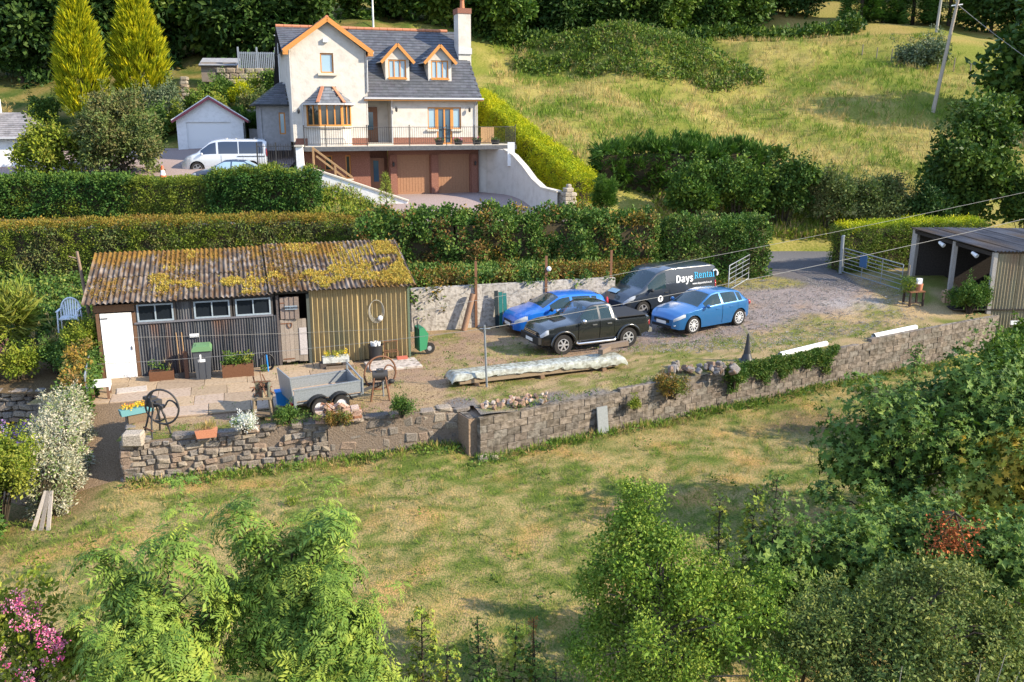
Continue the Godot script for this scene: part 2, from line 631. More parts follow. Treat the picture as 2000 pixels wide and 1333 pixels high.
func low(x: float, zf: float) -> float:
	var d := wall_zf(x) - zf
	var y := -1.1 - 0.02 * clampf(x, 0.0, 20.0) - 0.14 * smoothstep(-2.0, -0.5, x) * (1.0 - smoothstep(3.0, 12.0, x)) - 0.05 * clampf(d, 0.0, 8.0) - 0.2 * maxf(0.0, d - 8.0)
	if x < -10.0:
		y -= 0.1 * clampf(-10.0 - x, 0.0, 2.0)
	return y + fn2.get_noise_2d(x * 6.0, zf * 6.0) * 0.12

func ground_y(x: float, zf: float) -> float:
	if zf < 33.0:
		return low(x, zf)
	return lerpf(low(x, 33.0), hill(x, zf), smoothstep(33.0, 34.5, zf))

func yard_y(x: float, zf: float) -> float:
	var r := 1.05 * smoothstep(31.0, 44.0, zf) * smoothstep(3.0, 8.0, x) * smoothstep(0.5, 4.5, zf - wall_zf(x))
	return r + fn2.get_noise_2d(x * 5.0 + 300.0, zf * 5.0) * (0.05 if x > -3.0 else 0.02)

func mixc(a: Color, b: Color, t: float) -> Color:
	return a.lerp(b, clampf(t, 0.0, 1.0))

func lines(stops: Array) -> Array:
	# [start, end, step] runs joined into one list of coordinates
	var r := []
	for s in stops:
		var x: float = s[0]
		while x < s[1] - 0.001:
			r.append(x)
			x += s[2]
	r.append(stops[-1][1])
	return r

func build_ground() -> void:
	var straw := Color(0.355, 0.265, 0.145)
	var green := Color(0.11, 0.142, 0.036)
	var dirt := Color(0.20, 0.14, 0.09)
	# lower lawn
	var xs := lines([[-60, -24, 4], [-24, 26, 0.3], [26, 60, 4]])
	var zs := lines([[-60, 4, 6], [4, 12, 1], [12, 36, 0.25]])
	var pts := []
	var cols := []
	for zf in zs:
		var row := PackedVector3Array()
		var cr := PackedColorArray()
		for x in xs:
			row.append(Vector3(x, low(x, minf(zf, 33.0)) if zf < 35.0 else -1.4, -zf))
			var t := fn.get_noise_2d(x * 5.0, zf * 5.0) * 0.75 + fn.get_noise_2d(x * 19.0 + 90.0, zf * 19.0) * 1.2 + fn2.get_noise_2d(x * 45.0, zf * 45.0) * 1.5 + 0.58
			if x > -3.0:
				t -= 0.12
			var c := mixc(green, straw, t)
			var b := fn2.get_noise_2d(x * 9.0 + 40.0, zf * 9.0)
			c = mixc(c, Color(0.44, 0.27, 0.125), (b - 0.16) * 3.0)
			# bare earth under the young trees by the wall and the worn path at the foot of the steps
			var e := 1.0 - Vector2((x - 10.6) / 3.0, (zf - 27.0) / 1.4).length() + fn.get_noise_2d(x * 12.0, zf * 12.0) * 0.5
			c = mixc(c, dirt, e * 2.5)
			e = 1.0 - Vector2((x + 11.3) / 1.3, (zf - 20.8) / 2.3).length() + fn.get_noise_2d(x * 15.0, zf * 15.0) * 0.4
			c = mixc(c, Color(0.24, 0.165, 0.105), e * 2.5)
			cr.append(c)
		pts.append(row)
		cols.append(cr)
	var b := MB.new()
	b.grid(pts, cols)
	setting("lawn", b, M.lawn)
	# hillside
	xs = lines([[-90, -36, 4], [-36, 36, 0.6], [36, 90, 4]])
	zs = lines([[33.0, 40, 0.5], [40, 72, 0.7], [72, 120, 1.4], [120, 250, 10]])
	pts = []
	cols = []
	for zf in zs:
		var row := PackedVector3Array()
		var cr := PackedColorArray()
		for x in xs:
			row.append(Vector3(x, ground_y(x, zf), -zf))
			var t := fn.get_noise_2d(x * 2.2, zf * 1.6) * 1.3 + fn.get_noise_2d(x * 9.0, zf * 6.0) * 0.8 + 0.45
			# hay-coloured sweep low on the field, greener higher up
			t += 0.35 * (1.0 - smoothstep(56.0, 84.0, zf)) - 0.25 * smoothstep(70.0, 92.0, zf)
			var c := mixc(Color(0.165, 0.18, 0.036), Color(0.33, 0.265, 0.105), t)
			var bl := fn2.get_noise_2d(x * 4.0 + 900.0, zf * 3.0)
			c = mixc(c, Color(0.125, 0.16, 0.03), (bl - 0.12) * 2.0)
			if zf > 98.0:
				c = mixc(c, Color(0.36, 0.25, 0.11), fn.get_noise_2d(x * 3.0, zf * 3.0) + 0.4)
			var m := Vector2((x - 11.5) / 12.0, (zf - 86.0) / 8.0).length()
			c = mixc(c, Color(0.11, 0.15, 0.025), (1.0 - m) * 2.0)
			if x < -9.0 and zf > 56.0:
				c = mixc(Color(0.07, 0.10, 0.025), Color(0.25, 0.18, 0.08), fn.get_noise_2d(x * 7.0, zf * 7.0) * 1.5 + 0.35)
			cr.append(c)
		pts.append(row)
		cols.append(cr)
	b = MB.new()
	b.grid(pts, cols)
	setting("hillside", b, M.meadow)

func build_yard() -> void:
	var b := MB.new()
	var pts := []
	var cols := []
	var straw := Color(0.42, 0.31, 0.17)
	var grass := Color(0.17, 0.19, 0.045)
	var dirt := Color(0.36, 0.25, 0.17)
	var gravel := Color(0.31, 0.265, 0.25)
	var tar := Color(0.15, 0.14, 0.142)
	var track := [Vector2(2.5, 31.8), Vector2(6.5, 33.6), Vector2(10, 36), Vector2(13, 38.2), Vector2(14.3, 41), Vector2(14.5, 44), Vector2(13, 47)]
	for i in 141:
		var row := PackedVector3Array()
		var cr := PackedColorArray()
		var x := -14.0 + 34.05 * i / 140.0
		var z0 := wall_zf(x) + 0.08
		if x < -10.2:
			z0 = 24.4
		elif x < -9.7:
			z0 = 21.4
		var z1 := 35.7
		if x > 4.0:
			z1 = lerpf(36.0, 39.5, clampf((x - 4.0) / 5.0, 0, 1))
		if x > 9.0:
			z1 = 49.0
		for j in 121:
			var zf := lerpf(z0, z1, j / 120.0)
			row.append(Vector3(x, yard_y(x, zf) - 0.14 * (1.0 - smoothstep(0.1, 0.9, zf - wall_zf(x))) * smoothstep(-0.8, 0.6, x) * (1.0 - smoothstep(4.0, 7.5, x)), -zf))
			var p := Vector2(x, zf)
			var n1 := fn.get_noise_2d(x * 8.0, zf * 8.0)
			var n2 := fn.get_noise_2d(x * 25.0 + 50.0, zf * 25.0)
			var n3 := fn2.get_noise_2d(x * 5.0 + 500.0, zf * 5.0)
			var c := mixc(dirt, straw, 0.5 + n1 * 1.6 + n2 * 0.6)
			c = mixc(c, grass, (n3 + n2 * 0.5 - 0.08) * 2.2)
			# strip of grass and straw behind the front wall
			var dw := zf - wall_zf(x)
			if x > -2.0:
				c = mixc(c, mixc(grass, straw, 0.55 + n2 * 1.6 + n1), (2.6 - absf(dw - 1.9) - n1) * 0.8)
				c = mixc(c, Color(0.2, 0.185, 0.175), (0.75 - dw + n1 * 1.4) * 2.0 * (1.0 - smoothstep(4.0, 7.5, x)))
			var dd := 99.0
			for q in track.size() - 1:
				dd = minf(dd, p.distance_to(Geometry2D.get_closest_point_to_segment(p, track[q], track[q + 1])))
			var wd := 2.1 + 0.5 * smoothstep(35.0, 40.0, zf) + n1 * 1.0
			c = mixc(c, mixc(gravel, dirt, n1 * 1.2 + n2 * 0.8 - 0.05 + 0.5 * (1.0 - smoothstep(31.0, 34.5, zf))), (wd - dd) * 1.6)
			# worn tarmac of the lane mouth, pale chippings at its broken edge
			var tm := (zf - 38.8) * 0.6 + (x - 13.0) * 0.15 + n1 * 1.6
			c = mixc(c, mixc(tar, Color(0.17, 0.16, 0.155), n2 + 0.3), minf(tm * 1.2, (wd + 0.5 - dd) * 1.6))
			var ch := 1.0 - Vector2((x - 14.6) / 1.8, (zf - 36.8) / 1.0).length() + n1 * 0.8
			c = mixc(c, Color(0.42, 0.39, 0.38), ch * 1.0 + n2 * 0.6)
			var isl := 1.0 - Vector2((x - 11.2) / 1.9, (zf - 39.6) / 1.7).length() + n1 * 0.5
			c = mixc(c, mixc(Color(0.36, 0.3, 0.11), grass, n2 + 0.25), isl * 2.5)
			if x > 15.5:
				c = mixc(c, mixc(grass, straw, 0.4 + n1 * 1.5), (x - 15.5 + n1) * 1.2)
			cr.append(c)
		pts.append(row)
		cols.append(cr)
	b.grid(pts, cols)
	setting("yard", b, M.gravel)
	# the lane behind the hedges
	b = MB.new()
	pts = []
	for i in 61:
		var x := -60.0 + 85.0 * i / 60.0
		var y := lerpf(3.02, 1.12, smoothstep(-8.0, 16.0, x))
		var zc := 44.3 + 1.8 * smoothstep(2.0, 14.0, x)
		pts.append(PackedVector3Array([Vector3(x, y - 0.3, -zc + 2.2), Vector3(x, y, -zc + 1.7), Vector3(x, y + 0.03, -zc), Vector3(x, y, -zc - 1.7), Vector3(x, y - 0.3, -zc - 2.4)]))
	b.grid(pts)
	setting("lane", b, M.tarmac)
	# block-paved drive below the house
	b = MB.new()
	pts = []
	for i in 31:
		var zf := 44.6 + 9.6 * i / 30.0
		var row := PackedVector3Array()
		for j in 15:
			var x := lerpf(lerpf(-5.2, -10.0, clampf((zf - 45.0) / 5.0, 0, 1)), 3.1, j / 14.0)
			row.append(Vector3(x, drive_y(x, zf), -zf))
		pts.append(row)
	b.grid(pts)
	setting("driveway", b, M.blockpave)
	# level parking ground beside the house
	b = MB.new()
	pts = []
	for i in 9:
		var row := PackedVector3Array()
		for j in 31:
			row.append(Vector3(-33.0 + 20.6 * j / 30.0, 4.92 + 1.3 * minf(1.0, i / 5.0), -48.4 - 10.5 * i / 8.0))
		pts.append(row)
	b.grid(pts)
	setting("parking_ground", b, M.blockpave)
# ---------------------------------------------------------------- walls, paving
func chamfer(s: Vector3, c: float, jit := 0.0, col := Color(1, 1, 1)) -> MB:
	# box with cut edges; jit moves its corners for rough stone
	var b := MB.new()
	b.col = col
	var h := s * 0.5
	var P := {}
	for x in [-1, 1]:
		for y in [-1, 1]:
			for z in [-1, 1]:
				var o := Vector3(rng.randf_range(-jit, jit), rng.randf_range(-jit, jit), rng.randf_range(-jit, jit)) * s
				var k := Vector3(x, y, z)
				P[[x, y, z, 0]] = k * Vector3(h.x, h.y - c, h.z - c) + o
				P[[x, y, z, 1]] = k * Vector3(h.x - c, h.y, h.z - c) + o
				P[[x, y, z, 2]] = k * Vector3(h.x - c, h.y - c, h.z) + o
	for sg in [-1, 1]:
		var f := [[[sg, -1, -1], [sg, 1, -1], [sg, 1, 1], [sg, -1, 1]], [[-1, sg, -1], [1, sg, -1], [1, sg, 1], [-1, sg, 1]], [[-1, -1, sg], [1, -1, sg], [1, 1, sg], [-1, 1, sg]]]
		for a in 3:
			var q := []
			for k in f[a]:
				q.append(P[[k[0], k[1], k[2], a]])
			_out(b, q)
	for a in 3:
		var u := (a + 1) % 3
		var w := (a + 2) % 3
		for i in [-1, 1]:
			for j in [-1, 1]:
				var k0 := [0, 0, 0]
				k0[u] = i
				k0[w] = j
				var k1 := k0.duplicate()
				k0[a] = -1
				k1[a] = 1
				_out(b, [P[[k0[0], k0[1], k0[2], u]], P[[k1[0], k1[1], k1[2], u]], P[[k1[0], k1[1], k1[2], w]], P[[k0[0], k0[1], k0[2], w]]])
	for x in [-1, 1]:
		for y in [-1, 1]:
			for z in [-1, 1]:
				_out(b, [P[[x, y, z, 0]], P[[x, y, z, 1]], P[[x, y, z, 2]]])
	return b

func _out(b: MB, q: Array) -> void:
	var m := Vector3.ZERO
	for p in q:
		m += p
	if (q[2] - q[0]).cross(q[1] - q[0]).dot(m) < 0.0:
		q.reverse()
	b.tri(q[0], q[1], q[2])
	if q.size() == 4:
		b.tri(q[0], q[2], q[3])

func stones(kind: Material, tones: Array, k: int) -> Array:
	var r := []
	for i in k:
		var t: Array = tones[i % tones.size()]
		r.append(chamfer(Vector3.ONE, 0.14, 0.07, Color(t[0], t[1], t[2])).mesh(kind))
	return r

# rubble facing in local x (along) / y, face at z = 0 looking to +z
func rubble(parent: Node3D, meshes: Array, u0: float, u1: float, lo: Callable, hi: Callable, sz: float, chance := 1.0) -> void:
	var y := 0.0
	var top: float = hi.call((u0 + u1) * 0.5)
	y = top
	var row := 0
	while y > -2.2:
		var h := sz * rng.randf_range(0.5, 1.2)
		var u := u0 + rng.randf_range(-0.1, 0.05)
		while u < u1:
			var w := sz * rng.randf_range(0.6, 2.4)
			w = minf(w, u1 - u + 0.05)
			if w < 0.06:
				break
			var m := u + w * 0.5
			if y > float(lo.call(m)) + 0.02 and rng.randf() < chance:
				var d := 0.3
				var t := Transform3D(Basis.from_euler(Vector3(rng.randf_range(-0.08, 0.08), rng.randf_range(-0.1, 0.1), rng.randf_range(-0.16, 0.16))).scaled_local(Vector3(w - rng.randf_range(-0.02, 0.05), h * rng.randf_range(0.8, 1.15), d)), Vector3(m, y - h * 0.5 + rng.randf_range(-0.04, 0.04), -d * 0.5 + rng.randf_range(-0.01, 0.035)))
				place(parent, "stone", meshes[rng.randi() % meshes.size()], t)
			u += w
		y -= h
		row += 1

func build_walls() -> void:
	# concrete block wall along the front of the yard
	var w := thing("block_wall", "long grey concrete block retaining wall in front of the parked cars", "wall", Vector3(-0.89, 0, -23.43), 30.53)
	var meshes := []
	for i in 9:
		var t := rng.randf_range(0.75, 1.2)
		var warm := rng.randf_range(0.0, 1.0)
		meshes.append(chamfer(Vector3(0.436, 0.208, 0.2), 0.008, 0.012, Color(0.215 * t, lerpf(0.198, 0.18, warm) * t, lerpf(0.182, 0.148, warm) * t)).mesh(M.block))
	var L := 24.31
	var made := 0
	var rest := MB.new()
	for r in 9:
		var k := 0
		var u := -0.22 if r % 2 else 0.0
		while u < L - 0.05:
			var w0 := maxf(u, 0.0)
			var w1 := minf(u + 0.442, L)
			var m := (w0 + w1) * 0.5
			var topdrop := 0.11 if m < 4.7 else (0.0 if m < 16.2 else -0.12)
			if m > 7.0 and m < 9.2:
				topdrop = 0.06
			var y := 0.0 - topdrop - 0.11 - r * 0.218
			var x := -0.89 + m * 0.861
			var gy := low(x, wall_zf(x) - 0.2)
			if y + 0.1 > gy and not (r == 0 and (absf(m - 7.9) < 0.5 or absf(m - 1.2) < 0.3)):
				var t := Transform3D(Basis.from_euler(Vector3(0, rng.randf_range(-0.01, 0.01), rng.randf_range(-0.012, 0.012))), Vector3(m, y, -0.1 + rng.randf_range(-0.008, 0.012)))
				t = t.scaled_local(Vector3((w1 - w0 - 0.008) / 0.436, 1, 1))
				if made < 298:
					place(w, "block", meshes[rng.randi() % meshes.size()], t)
					made += 1
				else:
					var me: ArrayMesh = meshes[rng.randi() % meshes.size()]
					var a := me.surface_get_arrays(0)
					rest.v.append_array(t * (a[Mesh.ARRAY_VERTEX] as PackedVector3Array))
					rest.n.append_array(Transform3D(t.basis.orthonormalized()) * (a[Mesh.ARRAY_NORMAL] as PackedVector3Array))
					rest.c.append_array(a[Mesh.ARRAY_COLOR] as PackedColorArray)
			u += 0.442
			k += 1
	if rest.v.size():
		part(w, "blocks", rest, M.block).set_meta("kind", "stuff")
	var b := MB.new()
	b.col = Color(0.19, 0.165, 0.14)
	b.box(Vector3(L / 2, -0.97, -0.13), Vector3(L - 0.02, 1.75, 0.2))
	part(w, "mortar", b, M.block)
	b = MB.new()      # stub that turns back to the stone wall
	for r in 7:
		for k in 2:
			b.col = Color(0.17, 0.155, 0.14) * rng.randf_range(0.8, 1.2)
			b.box(Vector3(-0.1 - rng.randf() * 0.015, -0.21 - r * 0.218, -0.44 - k * 0.45), Vector3(0.2, 0.208, 0.43))
	part(w, "end_pier", b, M.block)
	bp(w, "earth_fill", Vector3(0.6, -0.75, -0.85), Vector3(1.7, 1.25, 1.3), M.earth, Basis(), Color(0.3, 0.22, 0.16))
	b = MB.new()
	b.col = Color(0.3, 0.27, 0.24)
	for i in 5:
		b.box(Vector3(-0.15 + rng.randf() * 0.5, -1.22 - rng.randf() * 0.12, 0.12 + rng.randf() * 0.12), Vector3(0.22, 0.25, 0.2), Basis.from_euler(rdir() * 0.4))
	part(w, "footing", b, M.stone)

	# rubble stone wall under the terrace
	var tones := [[0.28, 0.24, 0.205], [0.22, 0.198, 0.178], [0.32, 0.275, 0.23], [0.17, 0.15, 0.135], [0.28, 0.215, 0.17], [0.25, 0.23, 0.212]]
	var sm := stones(M.stone, tones, 14)
	var s := thing("stone_wall", "old rubble stone retaining wall below the paved terrace", "wall", Vector3(-9.93, 0, -21.2), 18.73)
	var glow := func(u: float) -> float: return low(-9.93 + u * 0.947, 20.9 + u * 0.321) - 0.06
	rubble(s, sm, 0.0, 5.2, glow, func(u: float) -> float: return -0.08, 0.19, 0.86)
	rubble(s, sm, 5.2, 9.0, glow, func(u: float) -> float: return -0.1, 0.25, 0.75)
	b = MB.new()
	b.col = Color(0.22, 0.18, 0.145)
	b.box(Vector3(2.6, -0.77, -0.345), Vector3(5.2, 1.52, 0.58))
	b.box(Vector3(7.1, -0.77, -0.3), Vector3(3.8, 1.52, 0.58))
	b.box(Vector3(7.1, -0.75, -0.045), Vector3(3.8, 1.3, 0.1))
	part(s, "render_coat", b, M.earth)
	var u := 0.0
	while u < 8.9:
		var ln := rng.randf_range(0.3, 0.75)
		var t := Transform3D(Basis.from_euler(Vector3(rng.randf_range(-0.05, 0.05), rng.randf_range(-0.1, 0.1), rng.randf_range(-0.05, 0.05))).scaled_local(Vector3(ln - 0.02, 0.13, 0.36)), Vector3(u + ln / 2, -0.02 + rng.randf_range(-0.03, 0.03), -0.15 + rng.randf_range(-0.04, 0.04)))
		if rng.randf() < 0.86:
			place(s, "coping_stone", sm[rng.randi() % sm.size()], t)
		u += ln
	# side return beside the path down to the lawn
	var side := thing("terrace_side_wall", "short stone side wall of the terrace beside the worn path", "wall", Vector3(-10.9, 0, -24.5), -73.6)
	rubble(side, sm, 0.0, 3.4, func(u2: float) -> float: return -1.3, func(u2: float) -> float: return -0.02, 0.22)
	bp(side, "backing", Vector3(1.7, -0.72, -0.2), Vector3(3.4, 1.35, 0.2), M.earth, Basis(), Color(0.2, 0.16, 0.12))
	# garden wall far left
	var g := thing("garden_wall", "low rubble stone wall holding up the flower bed left of the shed", "wall", Vector3(-18.5, 0, -25.2), 5.0)
	rubble(g, sm, 0.0, 5.3, func(u2: float) -> float: return -1.35, func(u2: float) -> float: return 0.05, 0.24)
	bp(g, "backing", Vector3(2.65, -0.7, -0.25), Vector3(5.3, 1.45, 0.2), M.earth, Basis(), Color(0.2, 0.16, 0.12))
	# the bed behind it
	b = MB.new()
	var pts := []
	for i in 22:
		var row := PackedVector3Array()
		for j in 12:
			var x := -24.0 + 10.9 * j / 11.0
			var zf := 25.4 + 11.0 * i / 21.0
			row.append(Vector3(x, 0.05 + 0.1 * (zf - 25.4) + fn2.get_noise_2d(x * 9.0, zf * 9.0) * 0.12, -zf))
		pts.append(row)
	b.col = Color(0.16, 0.11, 0.06)
	b.grid(pts)
	setting("flower_bed", b, M.gravel)
	# ramp of trodden earth between fence and terrace
	b = MB.new()
	pts = []
	for i in 12:
		var row := PackedVector3Array()
		for j in 8:
			var x := -13.4 + 3.5 * j / 7.0
			var zf := 20.4 + 4.3 * i / 11.0
			row.append(Vector3(x, lerpf(-1.32, 0.02, clampf((zf - 20.6) / 3.6, 0, 1)) + fn2.get_noise_2d(x * 20.0, zf * 20.0) * 0.06, -zf))
		pts.append(row)
	b.col = Color(0.24, 0.175, 0.115)
	b.grid(pts)
	setting("path", b, M.gravel)
	# concrete wall behind the cars
	var c := thing("concrete_wall", "pale stained concrete wall behind the bright blue hatchback", "wall", Vector3(-3.9, 0, -33.5), 17.3)
	b = MB.new()
	for i in 4:
		for j in 9:
			var tn := rng.randf_range(0.88, 1.1)
			b.col = Color(0.43 * tn, 0.40 * tn, 0.36 * tn)
			b.box(Vector3(0.47 + j * 0.94, 0.06 + i * 0.46, rng.randf_range(-0.006, 0.006)), Vector3(0.935, 0.455, 0.3))
	part(c, "shuttered_face", b, M.concrete)
	# patio flags
	var p := Node3D.new()
	p.name = "patio"
	add_child(p)
	p.position = Vector3(-12.85, 0, -26.8)
	p.rotation_degrees.y = 17.3
	p.set_meta("kind", "structure")
	var fl := []
	for i in 8:
		var t := rng.randf_range(0.8, 1.15)
		var wm := rng.randf_range(0, 1)
		fl.append(chamfer(Vector3(1, 0.05, 1), 0.006, 0.0, Color(lerpf(0.37, 0.4, wm) * t, lerpf(0.29, 0.3, wm) * t, lerpf(0.23, 0.2, wm) * t)).mesh(M.flag))
	var z := 0.05
	for r in 5:
		var d := rng.randf_range(0.75, 0.95)
		var x := -0.6 + rng.randf() * 0.3
		var lim := 7.2 if r < 2 else 6.0
		while x < lim:
			var l := rng.randf_range(0.8, 1.5)
			var wx := -12.85 + (x + l / 2) * 0.955 + (z + d / 2) * 0.297
			if not (r > 2 and x < 0.9) and not (r == 4 and rng.randf() < 0.35):
				place(p, "flagstone", fl[rng.randi() % 8], Transform3D(Basis.from_euler(Vector3(rng.randf_range(-0.01, 0.01), rng.randf_range(-0.02, 0.02), rng.randf_range(-0.01, 0.01))).scaled_local(Vector3(l - 0.014, 1, d - 0.014)), Vector3(x + l / 2, 0.03 + rng.randf() * 0.008, z + d / 2)))
			x += l
		z += d
	place(p, "concrete_pad", chamfer(Vector3(1.75, 0.1, 1.1), 0.02, 0.0, Color(0.47, 0.41, 0.36)).mesh(M.concrete), Transform3D(Basis.from_euler(Vector3(0, 0.05, 0)), Vector3(9.0, 0.035, 1.0)))
	place(p, "pale_flagstone", chamfer(Vector3(0.85, 0.06, 0.55), 0.01, 0.0, Color(0.5, 0.44, 0.39)).mesh(M.flag), Transform3D(Basis.from_euler(Vector3(0, 0.1, 0)), Vector3(1.0, 0.055, 1.55)))
# ---------------------------------------------------------------- the long shed
# corrugated sheet: x across the waves, y up; prof gives z at a phase 0..1
func corr(b: MB, o: Vector3, ax: Vector3, ay: Vector3, az: Vector3, w: float, h: float, pitch: float, amp: float, box_prof: bool, colf: Callable, nh := 1) -> void:
	var pts := []
	var cols := []
	var phases := [0.0, 0.12, 0.25, 0.37, 0.5, 0.63, 0.75, 0.88] if not box_prof else [0.0, 0.34, 0.42, 0.62, 0.70]
	var us := []
	var k := 0
	while k * pitch < w:
		for f in phases:
			var u: float = (k + f) * pitch
			if u < w:
				us.append([u, 0.5 + 0.5 * cos(f * TAU) if not box_prof else (0.0 if f < 0.38 or f >= 0.70 else 1.0)])
		k += 1
	us.append([w, us[0][1]])
	for i in nh + 1:
		var row := PackedVector3Array()
		var cr := PackedColorArray()
		for e in us:
			var p: Vector3 = o + ax * e[0] + ay * (h * i / nh) + az * e[1] * amp
			row.append(p)
			cr.append(colf.call(p, e[1]))
		pts.append(row)
		cols.append(cr)
	b.grid(pts, cols)

func holes_wall(b: MB, u0: float, u1: float, h0: float, h1: float, holes: Array, z: float, thick: float) -> void:
	var us := [u0, u1]
	var hs := [h0, h1]
	for q in holes:
		us.append(q[0]); us.append(q[1]); hs.append(q[2]); hs.append(q[3])
	us.sort()
	hs.sort()
	for i in us.size() - 1:
		for j in hs.size() - 1:
			if us[i + 1] - us[i] < 0.001 or hs[j + 1] - hs[j] < 0.001:
				continue
			var cu: float = (us[i] + us[i + 1]) * 0.5
			var ch: float = (hs[j] + hs[j + 1]) * 0.5
			if cu < u0 or cu > u1 or ch < h0 or ch > h1:
				continue
			var inside := false
			for q in holes:
				if cu > q[0] and cu < q[1] and ch > q[2] and ch < q[3]:
					inside = true
			if not inside:
				b.quad(Vector3(us[i], hs[j], z), Vector3(us[i], hs[j + 1], z), Vector3(us[i + 1], hs[j + 1], z), Vector3(us[i + 1], hs[j], z))
	for q in holes:
		var A := Vector3(q[0], q[2], z)
		var B := Vector3(q[0], q[3], z)
		var C := Vector3(q[1], q[3], z)
		var D := Vector3(q[1], q[2], z)
		var t := Vector3(0, 0, -thick)
		b.quad(A, A + t, B + t, B)
		b.quad(B, B + t, C + t, C)
		b.quad(C, C + t, D + t, D)
		b.quad(D, D + t, A + t, A)

# framed window: frame ring with sill-less bars, panes as sub-parts; z is the frame front
func window(parent: Node3D, u0: float, u1: float, h0: float, h1: float, z: float, fm: Material, gm: Material, div: int, fw := 0.07, dp := 0.07, called := "window") -> MeshInstance3D:
	var b := MB.new()
	var H := h1 - h0
	var W := u1 - u0
	b.box(Vector3(u0 + fw / 2, h0 + H / 2, z - dp / 2), Vector3(fw, H, dp))
	b.box(Vector3(u1 - fw / 2, h0 + H / 2, z - dp / 2), Vector3(fw, H, dp))
	b.box(Vector3(u0 + W / 2, h0 + fw / 2, z - dp / 2), Vector3(W - fw * 2, fw, dp))
	b.box(Vector3(u0 + W / 2, h1 - fw / 2, z - dp / 2), Vector3(W - fw * 2, fw, dp))
	for i in range(1, div):
		b.box(Vector3(u0 + W * i / div, h0 + H / 2, z - dp / 2), Vector3(fw * 0.8, H - fw * 2, dp))
	var f := part(parent, called, b, fm)
	for i in div:
		var a := u0 + W * i / div
		bp(f, "pane", Vector3(a + W / div / 2, h0 + H / 2, z - dp * 0.75), Vector3(W / div - fw * 0.5, H - fw, 0.012), gm)
	return f

func roof_y(w: float, lift: float) -> float:
	return 2.48 + lift + (0.3 - w) * 0.256

